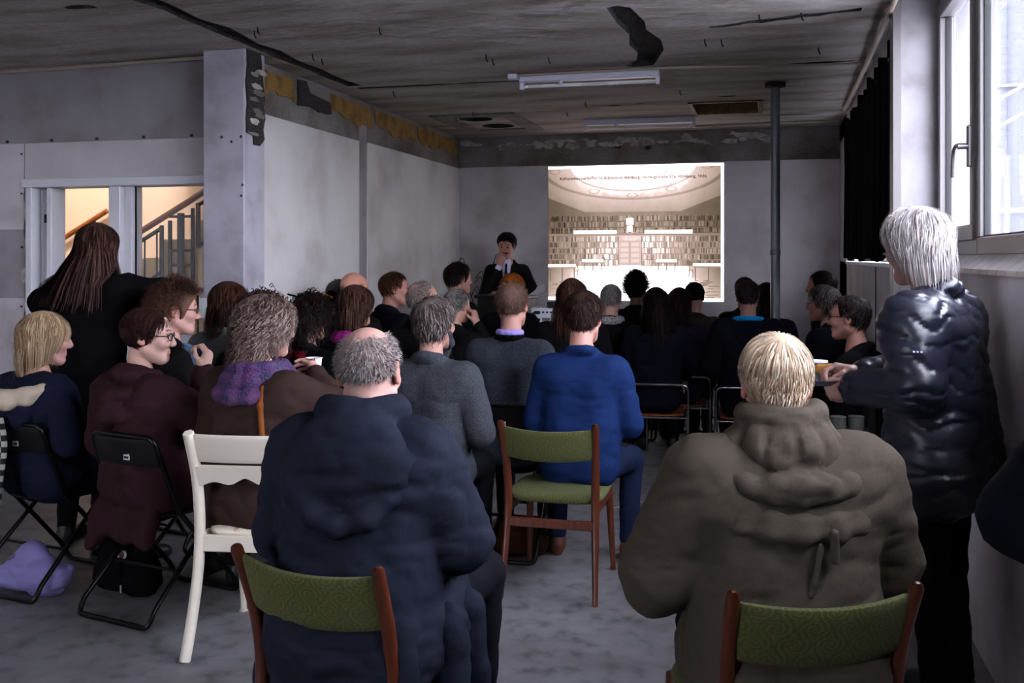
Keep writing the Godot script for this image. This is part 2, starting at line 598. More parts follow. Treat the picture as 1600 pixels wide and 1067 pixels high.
	var whall := struct("wall_hall", wh.mesh(), mats.grey_board)
	obj("panel", boxm(Vector3(-5.11, 2.10, HALL_Z - 0.01), Vector3(-3.575, 2.36, HALL_Z + 0.012), 0.002), mats.painted_wall, whall)
	obj("panel", boxm(Vector3(-5.6, 1.75, HALL_Z - 0.01), Vector3(-5.115, 2.36, HALL_Z + 0.012), 0.002), mats.painted_wall, whall)
	obj("panel", boxm(Vector3(-5.6, 0, HALL_Z - 0.01), Vector3(-5.115, 1.265, HALL_Z + 0.012), 0.002), mats.painted_wall, whall)
	for i in 5:
		obj("nail", boxm(Vector3(-5.27 + i * 0.37, 2.368, HALL_Z), Vector3(-5.255 + i * 0.37, 2.385, HALL_Z + 0.012)), mats.broken_concrete, whall)
	for y in [2.28, 2.0, 1.62, 1.2]:
		obj("nail", boxm(Vector3(-5.14, y, HALL_Z + 0.005), Vector3(-5.128, y + 0.012, HALL_Z + 0.018)), mats.broken_concrete, whall)
	for i in 9:
		var mt := MB.new()
		mt.prism(patch(rng.randf_range(0.02, 0.05), rng.randf_range(0.08, 0.2), 9, 0.35), 0.006, Transform3D(Basis.IDENTITY, Vector3(-5.10 + rng.randf_range(-0.012, 0.012), 1.1 + i * 0.11, HALL_Z + 0.012)))
		obj("plaster_patch", mt.mesh(), mats.white_plaster if i % 2 else mats.raw_concrete, whall)
	var df := MB.new()
	df.box(Vector3(-5.09, 0, HALL_Z - 0.15), Vector3(-5.04, 2.05, HALL_Z + 0.03), 0.004)
	df.box(Vector3(-5.11, 2.045, HALL_Z - 0.15), Vector3(-3.575, 2.105, HALL_Z + 0.045), 0.004)
	df.box(Vector3(-4.94, 0, HALL_Z - 0.15), Vector3(-4.90, 2.045, HALL_Z + 0.0), 0.004)
	df.box(Vector3(-4.42, 0, HALL_Z - 0.15), Vector3(-4.33, 2.045, HALL_Z + 0.02), 0.004)
	df.box(Vector3(-4.33, 0, HALL_Z - 0.15), Vector3(-4.27, 2.045, HALL_Z - 0.03), 0.003)
	df.box(Vector3(-4.28, 0.0, HALL_Z - 0.12), Vector3(-3.575, 0.98, HALL_Z - 0.05), 0.004)
	df.box(Vector3(-4.28, 0.98, HALL_Z - 0.13), Vector3(-3.575, 1.03, HALL_Z - 0.02), 0.004)
	var door := struct("door_1", df.mesh(), mats.white_paint)
	obj("pane", boxm(Vector3(-4.275, 1.03, HALL_Z - 0.083), Vector3(-3.575, 2.045, HALL_Z - 0.077)), mats.glass, door)
	obj("bead", boxm(Vector3(-4.275, 1.03, HALL_Z - 0.075), Vector3(-4.262, 2.045, HALL_Z - 0.065)), mats.black_metal, door)
	# open door leaf, seen from its edge, swung into the hall
	var leaf := obj("door_leaf", boxm(Vector3(-0.025, 0.01, -0.88), Vector3(0.025, 2.035, 0.0), 0.003), mats.white_paint, door)
	leaf.position = Vector3(-5.005, 0, HALL_Z - 0.07)
	leaf.rotation.y = deg_to_rad(43)
	obj("lock_plate", boxm(Vector3(-0.008, 1.80, -0.003), Vector3(0.008, 1.86, 0.004)), mats.black_metal, leaf)
	obj("hinge", boxm(Vector3(-4.975, 1.86, HALL_Z - 0.1), Vector3(-4.945, 1.94, HALL_Z - 0.05), 0.004), mats.black_metal, door)

	# right wall, far part: concrete parapet, curtained window above it
	var wf := MB.new()
	wf.box(Vector3(WALL_FAR_RIGHT, 0, WALL_BACK - 0.2), Vector3(1.0, 1.515, PIER - 0.1))
	wf.box(Vector3(WALL_FAR_RIGHT, 2.72, WALL_BACK - 0.2), Vector3(1.0, CEIL, PIER - 0.1))
	wf.box(Vector3(WALL_FAR_RIGHT, 0, WALL_BACK - 0.2), Vector3(1.0, CEIL, -9.75))
	struct("wall_right_far", wf.mesh(), mats.painted_wall)
	var wfo: Node = get_node("wall_right_far")
	obj("ledge", boxm(Vector3(WALL_FAR_RIGHT - 0.012, 1.49, -9.75), Vector3(0.92, 1.52, PIER - 0.1), 0.004), mats.white_paint, wfo)
	obj("joint", boxm(Vector3(WALL_FAR_RIGHT - 0.004, 0, -7.1), Vector3(WALL_FAR_RIGHT + 0.01, 1.49, -7.06)), mats.broken_concrete, wfo)
	# pier between the two windows
	var wp := struct("trim_1", boxm(Vector3(0.62, 0, PIER - 0.1), Vector3(0.98, CEIL, PIER), 0.004), mats.pier_paint)
	obj("corner_strip", boxm(Vector3(0.612, 0, PIER - 0.12), Vector3(0.655, CEIL, PIER + 0.012), 0.003), mats.frame_grey, wp)
	# right wall, near part: parapet, lintel, end piers
	var wn := MB.new()
	wn.box(Vector3(WALL_RIGHT, 0, PIER), Vector3(0.96, 1.49, 2.7))
	wn.box(Vector3(WALL_RIGHT, 0, -1.15), Vector3(0.96, CEIL, 2.7))
	struct("wall_right", wn.mesh(), mats.painted_wall)
	# sloping tiled sill, tile by tile
	var sill := struct("trim_2", boxm(Vector3(0.80, 1.40, PIER), Vector3(0.96, 1.495, -1.15)), mats.raw_concrete)
	for i in 45:
		var z0 := PIER + i * 0.152
		if z0 > -1.3:
			break
		var mb := MB.new()
		mb.prism(PackedVector2Array([Vector2(0.772, 1.488), Vector2(0.775, 1.507), Vector2(0.845, 1.566), Vector2(0.86, 1.566), Vector2(0.86, 1.488)]), 0.148, Transform3D(Basis.IDENTITY, Vector3(0, 0, z0)))
		obj("tile", mb.mesh(), mats.sill_tile, sill)
	# casements
	var bays := [[PIER, -4.56], [-4.56, -3.42], [-3.42, -2.28], [-2.28, -1.15]]
	for i in bays.size():
		casement(bays[i][0], bays[i][1], i == 0, i)
	# rear and side walls, out of the picture, close the room
	var wr := MB.new()
	wr.box(Vector3(-5.8, 0, 2.7), Vector3(1.1, 0.75, 2.9))
	wr.box(Vector3(-5.8, 2.72, 2.7), Vector3(1.1, CEIL, 2.9))
	wr.box(Vector3(-5.8, 0.75, 2.7), Vector3(-4.9, 2.72, 2.9))
	wr.box(Vector3(-3.53, 0.75, 2.7), Vector3(1.1, 2.72, 2.9))
	struct("wall_rear", wr.mesh(), mats.painted_wall)
	var sf := MB.new()
	for i in 2:
		var fx := -4.9 + i * 1.31
		sf.box(Vector3(fx, 0.75, 2.78), Vector3(fx + 0.06, 2.72, 2.84), 0.004)
	sf.box(Vector3(-4.9, 0.75, 2.78), Vector3(-3.53, 0.81, 2.84), 0.004)
	sf.box(Vector3(-4.9, 2.66, 2.78), Vector3(-3.53, 2.72, 2.84), 0.004)
	var w7 := struct("window_5", sf.mesh(), mats.frame_grey)  # window out of view, added and sized to light the room from behind
	for i in 1:
		obj("pane", boxm(Vector3(-4.84 + i * 1.31, 0.81, 2.805), Vector3(-3.59 + i * 1.31, 2.66, 2.811)), mats.glass, w7)
	struct("wall_side", boxm(Vector3(-5.8, 0, HALL_Z - 0.18), Vector3(-5.6, CEIL, 2.9)), mats.painted_wall)
	# curtained window behind the black cloth
	var wc := MB.new()
	for z in [-9.75, -7.9, -5.73]:
		wc.box(Vector3(0.88, 1.52, z), Vector3(0.94, 2.72, z + 0.06), 0.004)
	wc.box(Vector3(0.88, 1.52, -9.75), Vector3(0.94, 1.60, -5.63), 0.004)
	wc.box(Vector3(0.88, 2.64, -9.75), Vector3(0.94, 2.72, -5.63), 0.004)
	var w8 := struct("window_6", wc.mesh(), mats.frame_white)
	obj("pane", boxm(Vector3(0.905, 1.60, -9.7), Vector3(0.911, 2.64, -7.87)), mats.glass, w8)
	obj("pane", boxm(Vector3(0.905, 1.60, -7.84), Vector3(0.911, 2.64, -5.7)), mats.glass, w8)
	# outside: the street, and a pale rendered building across the yard, coloured dark against the over-bright sky
	struct("street", boxm(Vector3(1.0, 0.2, -40), Vector3(30, 0.3, 40)), mat("street_paving", Color(0.62, 0.62, 0.63), 0.9))
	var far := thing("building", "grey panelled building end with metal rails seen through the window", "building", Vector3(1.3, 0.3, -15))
	obj("facade", boxm(Vector3(0, 0, -6), Vector3(6.0, 7.5, 0), 0.02), mat("darkened_render", Color(0.31, 0.31, 0.34), 0.8), far)
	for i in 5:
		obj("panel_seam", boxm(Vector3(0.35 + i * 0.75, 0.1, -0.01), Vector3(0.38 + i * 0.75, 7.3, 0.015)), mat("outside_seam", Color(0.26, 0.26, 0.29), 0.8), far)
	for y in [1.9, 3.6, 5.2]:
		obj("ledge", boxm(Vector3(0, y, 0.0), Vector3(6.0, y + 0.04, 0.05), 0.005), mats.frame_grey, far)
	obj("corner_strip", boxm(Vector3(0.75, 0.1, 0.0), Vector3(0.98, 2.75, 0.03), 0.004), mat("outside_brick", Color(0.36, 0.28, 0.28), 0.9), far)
	var hr := thing("outside_railing", "white slanting metal rails in front of the building outside", "railing", Vector3(1.2, 0.3, -12.0))
	obj("rail", tubem([Vector3(0.1, 2.35, 0), Vector3(2.2, 3.55, 0)], 0.02, 8), mats.frame_grey, hr)
	obj("rail", tubem([Vector3(0.1, 2.05, 0), Vector3(2.2, 3.25, 0)], 0.02, 8), mats.frame_grey, hr)
	obj("rail", tubem([Vector3(1.1, 1.75, 0), Vector3(2.3, 1.78, 0)], 0.02, 8), mats.frame_grey, hr)



func casement(z0: float, z1: float, sash: bool, index: int):
	var x := 0.84
	var m := MB.new()
	var y0 := 1.562
	var y1 := 2.90
	m.box(Vector3(x, y0, z0), Vector3(x + 0.07, y0 + 0.075, z1), 0.005)
	m.box(Vector3(x, y1 - 0.07, z0), Vector3(x + 0.07, y1, z1), 0.005)
	m.box(Vector3(x, y0 + 0.075, z0), Vector3(x + 0.07, y1 - 0.07, z0 + 0.045), 0.005)
	m.box(Vector3(x, y0 + 0.075, z1 - 0.045), Vector3(x + 0.07, y1 - 0.07, z1), 0.005)
	m.box(Vector3(x, 1.48, z0), Vector3(0.96, y0, z1))
	var w := struct("window_%d" % (index + 1), m.mesh(), mats.frame_grey if index else mats.frame_grey)
	var g0 := y0 + 0.075
	var g1 := y1 - 0.07
	var a := z0 + 0.045
	var b := z1 - 0.045
	if sash:
		var s := MB.new()
		var q := 0.055
		s.box(Vector3(x - 0.012, g0 - 0.012, a - 0.012), Vector3(x + 0.055, g0 + q, b + 0.012), 0.005)
		s.box(Vector3(x - 0.012, g1 - q, a - 0.012), Vector3(x + 0.055, g1 + 0.012, b + 0.012), 0.005)
		s.box(Vector3(x - 0.012, g0 + q, a - 0.012), Vector3(x + 0.055, g1 - q, a + 0.03), 0.005)
		s.box(Vector3(x - 0.012, g0 + q, b - 0.05), Vector3(x + 0.055, g1 - q, b + 0.012), 0.005)
		obj("sash", s.mesh(), mats.frame_grey, w)
		var h := obj("handle", tubem([Vector3(x - 0.012, 2.03, b - 0.02), Vector3(x - 0.065, 2.03, b - 0.02)], 0.014, 10), mats.handle_metal, w)
		obj("lever", tubem(curve([Vector3(x - 0.06, 2.035, b - 0.02), Vector3(x - 0.066, 2.03, b - 0.06), Vector3(x - 0.07, 2.0, b - 0.085), Vector3(x - 0.072, 1.90, b - 0.09)], 5), 0.010, 8), mats.handle_metal, h)
		obj("plate", boxm(Vector3(x - 0.028, 1.94, b - 0.04), Vector3(x - 0.008, 2.12, b - 0.005), 0.005), mats.handle_metal, h)
		a += 0.03
		b -= 0.05
		g0 += q
		g1 -= q
	var gk := MB.new()
	gk.box(Vector3(x + 0.02, g0, a), Vector3(x + 0.045, g1, a + 0.008))
	gk.box(Vector3(x + 0.02, g0, b - 0.008), Vector3(x + 0.045, g1, b))
	gk.box(Vector3(x + 0.02, g0, a), Vector3(x + 0.045, g0 + 0.008, b))
	obj("gasket", gk.mesh(), mats.gasket, w)
	obj("pane", boxm(Vector3(x + 0.03, g0, a), Vector3(x + 0.036, g1, b)), mats.glass, w)


func hall():
	# the stairwell behind the opening: walls, floor, flight of steps, steel railing, lamp
	var m := MB.new()
	m.box(Vector3(-8.6, -0.2, -9.0), Vector3(-3.6, 0, HALL_Z - 0.18))
	struct("floor_hall", m.mesh(), mats.hall_stone)
	struct("wall_hall_back", boxm(Vector3(-8.6, 0, -9.0), Vector3(-3.6, 4.2, -8.7)), mats.hall_cream)
	struct("wall_hall_left", boxm(Vector3(-8.8, 0, -9.0), Vector3(-8.6, 4.2, HALL_Z - 0.18)), mats.hall_cream)
	struct("wall_hall_front", boxm(Vector3(-8.8, 0, HALL_Z - 0.18), Vector3(-5.6, 4.2, HALL_Z)), mats.hall_cream)
	struct("wall_hall_top", boxm(Vector3(-5.6, CEIL + 0.3, HALL_Z - 0.18), Vector3(-3.39, 4.2, HALL_Z)), mats.hall_cream)
	struct("ceiling_hall", boxm(Vector3(-8.8, 4.2, -9.0), Vector3(-3.39, 4.4, HALL_Z)), mats.hall_cream)
	struct("wall_hall_right", boxm(Vector3(-3.6, 0, -9.0), Vector3(-3.585, 4.2, HALL_Z - 0.18)), mats.hall_cream)
	# steps rise to the right along the back wall; solid stringer wall below
	var st := thing("staircase", "flight of stone steps rising behind the doorway with yellow flank wall", "stairs", Vector3(-7.6, 0, -8.7))
	for i in 13:
		obj("step", boxm(Vector3(i * 0.27, 0.0 if i == 0 else i * 0.155 - 0.02, 0.0), Vector3(i * 0.27 + 0.29, (i + 1) * 0.155, 1.35), 0.006), mats.hall_stone, st)
	var fl := MB.new()
	var fp := PackedVector2Array([Vector2(0.1, 0.0)])
	for i in 13:
		fp.append(Vector2(i * 0.27 + 0.0, (i + 1) * 0.155))
		fp.append(Vector2(i * 0.27 + 0.27, (i + 1) * 0.155))
	fp.append(Vector2(13 * 0.27, 0.0))
	fl.prism(fp, 0.05, Transform3D(Basis.IDENTITY, Vector3(0, 0, 1.35)))
	obj("flank_wall", fl.mesh(), mats.hall_dado, st)
	obj("dado", boxm(Vector3(2.75, 0, 1.40), Vector3(3.95, 1.22, 1.43), 0.004), mats.hall_yellow, st)
	# wooden handrail on the back wall
	var wr := thing("wall_handrail", "round wooden handrail with black bracket on the cream stairwell wall", "handrail", Vector3(-7.9, 1.24, -8.62))
	obj("rail", tubem([Vector3(0, 0, 0), Vector3(1.47, 0.78, 0)], 0.026, 12), mats.rail_wood, wr)
	for x in [0.4, 1.33]:
		obj("bracket", tubem(curve([Vector3(x, x * 0.53 - 0.02, 0), Vector3(x, x * 0.53 - 0.09, 0.01), Vector3(x + 0.03, x * 0.53 - 0.1, -0.05), Vector3(x + 0.05, x * 0.53 - 0.08, -0.08)], 4), 0.010, 8), mats.black_metal, wr)
	# steel railing with wooden handrail on the near side of the flight
	var rl := thing("stair_railing", "black steel stair railing with brown wooden handrail behind the glazed panel", "railing", Vector3(-5.6, 0, -7.25))
	obj("handrail", tubem([Vector3(-0.3, 1.33, 0), Vector3(0.98, 2.02, 0), Vector3(2.0, 2.61, 0)], 0.026, 12), mats.rail_wood, rl)
	obj("top_bar", tubem([Vector3(-0.3, 1.24, 0), Vector3(0.72, 1.80, 0)], 0.018, 4), mats.black_metal, rl)
	obj("bottom_bar", tubem([Vector3(-0.3, 0.86, 0), Vector3(0.55, 1.33, 0), Vector3(0.72, 1.44, 0)], 0.016, 4), mats.black_metal, rl)
	for i in 9:
		var x := -0.25 + i * 0.115
		var y := 1.24 + (x + 0.3) * 0.55
		obj("baluster", tubem([Vector3(x, y - 0.37, 0), Vector3(x, y, 0)], 0.008, 6), mats.black_metal, rl)
	obj("post", boxm(Vector3(0.70, 1.38, -0.014), Vector3(0.73, 1.82, 0.014), 0.004), mats.black_metal, rl)
	obj("newel", boxm(Vector3(0.78, 1.05, -0.014), Vector3(0.808, 1.86, 0.014), 0.004), mats.black_metal, rl)
	obj("newel_plate", boxm(Vector3(0.87, 1.30, -0.02), Vector3(0.92, 1.92, 0.02), 0.004), mats.black_metal, rl)
	for y in [1.48, 1.60, 1.88]:
		obj("cross_bar", boxm(Vector3(0.79, y, -0.012), Vector3(1.02, y + 0.022, 0.012)), mats.black_metal, rl)
	obj("newel", boxm(Vector3(0.992, 1.33, -0.013), Vector3(1.018, 1.96, 0.013), 0.004), mats.black_metal, rl)
	obj("foot_bar", tubem([Vector3(0.87, 1.31, 0), Vector3(1.01, 1.36, 0)], 0.018, 4), mats.black_metal, rl)
	obj("post", boxm(Vector3(1.04, 1.63, -0.015), Vector3(1.07, 2.0, 0.015), 0.004), mats.black_metal, rl)
	obj("top_bar", tubem([Vector3(1.05, 1.98, 0), Vector3(2.0, 2.5, 0)], 0.016, 4), mats.black_metal, rl)
	obj("bottom_bar", tubem([Vector3(1.05, 1.64, 0), Vector3(2.0, 2.16, 0)], 0.016, 4), mats.black_metal, rl)
	for i in 6:
		var x := 1.15 + i * 0.13
		obj("baluster", tubem([Vector3(x, 1.64 + (x - 1.05) * 0.55, 0), Vector3(x, 1.98 + (x - 1.05) * 0.55, 0)], 0.008, 6), mats.black_metal, rl)
	# low railing of the flight going down
	var lr := thing("lower_railing", "short black railing with wooden rail before yellow wall in the stairwell", "railing", Vector3(-4.45, 0, -6.9))
	obj("rail", tubem([Vector3(-0.5, 1.30, 0), Vector3(0.85, 1.30, 0)], 0.02, 10), mats.rail_wood, lr)
	for i in 14:
		obj("baluster", tubem([Vector3(-0.45 + i * 0.095, 0, 0), Vector3(-0.45 + i * 0.095, 1.26, 0)], 0.010, 6), mats.black_metal, lr)
	# ceiling lamp of the stairwell
	var lp := thing("ceiling_lamp", "round opal ceiling lamp of the stairwell", "lamp", Vector3(-5.6, 4.2, -7.0))
	obj("rim", lathe([Vector2(0.0, 0), Vector2(0.21, 0), Vector2(0.21, -0.03), Vector2(0.19, -0.04)]), mats.frame_white, lp)
	var glow := mat("lamp_glow", Color(1.0, 0.85, 0.62), 0.5)
	glow.emission_enabled = true
	glow.emission = Color(1.0, 0.88, 0.68)
	glow.emission_energy_multiplier = 3.0
	obj("lamp_globe", lathe([Vector2(0.19, -0.035), Vector2(0.185, -0.07), Vector2(0.14, -0.10), Vector2(0.07, -0.115), Vector2(0.0, -0.12)]), glow, lp)
	var l := OmniLight3D.new()
	l.name = "stairwell_light"
	l.position = Vector3(0, -0.3, 0)
	l.light_color = Color(1.0, 0.945, 0.90)
	l.light_energy = 8.0
	l.light_size = 0.16
	l.omni_range = 14.0
	l.omni_attenuation = 2.0
	l.shadow_enabled = true
	lp.add_child(l)


func lathe(prof: Array, sides := 20) -> ArrayMesh:
	var m := MB.new()
	m.lathe(prof, sides)
	return m.mesh()


# ---------------------------------------------------------------- lamps, pipes, curtain, slide
func tube_lamp(x0: float, x1: float, z: float, label: String):
	var o := thing("fluorescent_lamp", label, "lamp", Vector3((x0 + x1) / 2, CEIL, z), 0.0, "unlit tube lamps on the ceiling")
	var h := (x1 - x0) / 2
	obj("housing", boxm(Vector3(-h, -0.055, -0.035), Vector3(h, 0, 0.035), 0.006), mats.lamp_white, o)
	obj("tube", tubem([Vector3(-h + 0.03, -0.085, 0.0), Vector3(h - 0.03, -0.085, 0.0)], 0.014, 12), mats.lamp_tube, o)
	for s in [-1, 1]:
		obj("socket", boxm(Vector3(s * (h - 0.015) - 0.015, -0.105, -0.02), Vector3(s * (h - 0.015) + 0.015, -0.05, 0.02), 0.004), mats.lamp_white, o)
	obj("starter", lathe([Vector2(0.018, -0.055), Vector2(0.018, -0.085), Vector2(0.0, -0.087)], 10), mats.lamp_white, o).position = Vector3(-h * 0.4, 0, 0.02)


func fittings():
	tube_lamp(-1.80, -0.77, -7.15, "unlit fluorescent tube lamp on the ceiling beside the dark broken trench")
	tube_lamp(-1.78, -0.70, -9.63, "unlit fluorescent tube lamp on the ceiling above the projected slide")
	tag(obj("junction_box", boxm(Vector3(-1.87, CEIL - 0.04, -7.12), Vector3(-1.80, CEIL, -7.05), 0.006), mats.lamp_white), "small white junction box at the end of a tube lamp", "box")
	# standing pipe
	var p := thing("standing_pipe", "grey steel pipe running from floor to ceiling beside the slide", "pipe", Vector3(0.03, 0, -7.93))
	obj("pipe", tubem([Vector3(0, 0, 0), Vector3(0, CEIL - 0.04, 0)], 0.036, 18), mats.pipe_metal, p)
	obj("flange", lathe([Vector2(0.036, -0.005), Vector2(0.075, 0.0), Vector2(0.08, 0.03), Vector2(0.0, 0.03)], 18), mats.broken_concrete, p).position = Vector3(0, CEIL - 0.035, 0)
	obj("coupling", lathe([Vector2(0.036, -0.01), Vector2(0.041, -0.008), Vector2(0.041, 0.03), Vector2(0.036, 0.034)], 18), mats.pipe_metal, p).position = Vector3(0, 1.58, 0)
	# cables and thin pipes under the ceiling
	tag(obj("ceiling_cable", tubem(curve([Vector3(-1.80, CEIL - 0.012, -7.08), Vector3(-0.7, CEIL - 0.012, -7.06), Vector3(-0.1, CEIL - 0.02, -7.12), Vector3(0.62, CEIL - 0.02, -7.2)], 6), 0.010, 8), mats.cable_beige), "thin beige cable crossing the ceiling past the tube lamp", "cable")
	tag(obj("ceiling_pipe", tubem(curve([Vector3(-5.55, 2.865, -5.90), Vector3(-4.6, 2.87, -5.90), Vector3(-3.58, 2.885, -5.90)], 6), 0.014, 8), mats.cable_beige), "thin beige pipe under the ceiling above the stairwell doorway", "pipe")
	tag(obj("conduit", tubem(curve([Vector3(0.57, 2.83, -3.6), Vector3(0.60, 2.84, -5.4), Vector3(0.62, 2.85, -7.4), Vector3(0.63, 2.87, -9.3)], 6), 0.016, 8), mats.cable_beige), "thin beige conduit along the ceiling beside the black curtain", "pipe")
	tag(obj("ceiling_bar", tubem([Vector3(-1.3, CEIL - 0.012, -10.3), Vector3(0.64, CEIL - 0.02, -10.15)], 0.012, 8), mats.cable_beige), "thin beige pipe on the ceiling before the back wall", "pipe")
	# hooks left in the ceiling
	for i in 22:
		var x := rng.randf_range(-3.0, 0.4)
		var z := rng.randf_range(-9.9, -5.2)
		var k := obj("ceiling_hook", tubem([Vector3(0, 0, 0), Vector3(0.004, -0.03, 0.002), Vector3(0.014, -0.045, 0.0)], 0.004, 6), mats.black_metal)
		k.position = Vector3(x, CEIL, z)
		tag(k, "small dark wire stub sticking out of the concrete ceiling", "hook", "wire stubs in the ceiling")
	# wooden frame of the hatch
	var hf := thing("hatch_frame", "wooden frame around the dark rectangular hatch in the ceiling", "frame", Vector3(-0.39, CEIL, -9.12))
	for s in [-1, 1]:
		obj("frame_board", boxm(Vector3(s * 0.295 - 0.018, -0.012, -0.37), Vector3(s * 0.295 + 0.018, 0.2, 0.37), 0.003), mats.oak_frame, hf)
		obj("frame_board", boxm(Vector3(-0.31, -0.012, s * 0.352 - 0.018), Vector3(0.31, 0.2, s * 0.352 + 0.018), 0.003), mats.oak_frame, hf)
	# duct panel around the two round holes: a bare square left in the paint
	var dp := thing("duct_plate", "square concrete plate around two round duct holes in the ceiling", "plate", Vector3(-2.72, CEIL, -9.55))
	for k in 4:
		var bb: Array = [[-0.42, -0.62, -0.24, 0.62], [0.26, -0.62, 0.42, 0.62], [-0.24, 0.47, 0.26, 0.62], [-0.24, -0.62, 0.26, -0.47]][k]
		obj("plate_strip", boxm(Vector3(bb[0], -0.016, bb[1]), Vector3(bb[2], -0.001, bb[3]), 0.004), mats.raw_concrete, dp)
	# black curtain, pinned to the wall over the far window
	var rows := []
	for i in 13:
		var t := i / 12.0
		var row := []
		for j in 90:
			var s := j / 89.0
			var z := lerpf(-9.62, -5.68, s)
			var top := 2.70 + 0.02 * sin(s * 40.0) + 0.012 * sin(s * 95.0)
			var bot := 1.535 + 0.012 * sin(s * 23.0) + (0.09 * maxf(0.0, s - 0.82) / 0.18 if s > 0.82 else 0.0) + 0.10 * pow(maxf(0.0, 0.06 - s) / 0.06, 2.0)
			var f := 0.016 * sin(s * 62.0 + 0.7 * sin(t * 3.0)) + 0.008 * sin(s * 141.0 + t)
			row.append(Vector3(0.645 + f * (0.4 + 0.6 * t), lerpf(top, bot, t), z))
		rows.append(row)
	var cu := MB.new()
	cu.grid(rows, false)
	var back := []
	for r in rows:
		var q := []
		for v in r:
			q.append(v + Vector3(0.004, 0, 0))
		back.append(q)
	cu.grid(back, false, true)
	var curt := thing("curtain", "black cloth pinned over the far window on the right", "curtain")
	obj("cloth", cu.mesh(), mats.black_cloth, curt)
	for i in 16:
		var z := -9.5 + i * 0.25
		obj("tab", boxm(Vector3(0.635, 2.68, z), Vector3(0.665, 2.76 + 0.03 * sin(i * 2.3), z + 0.03), 0.004), mats.black_cloth, curt)
	slide()


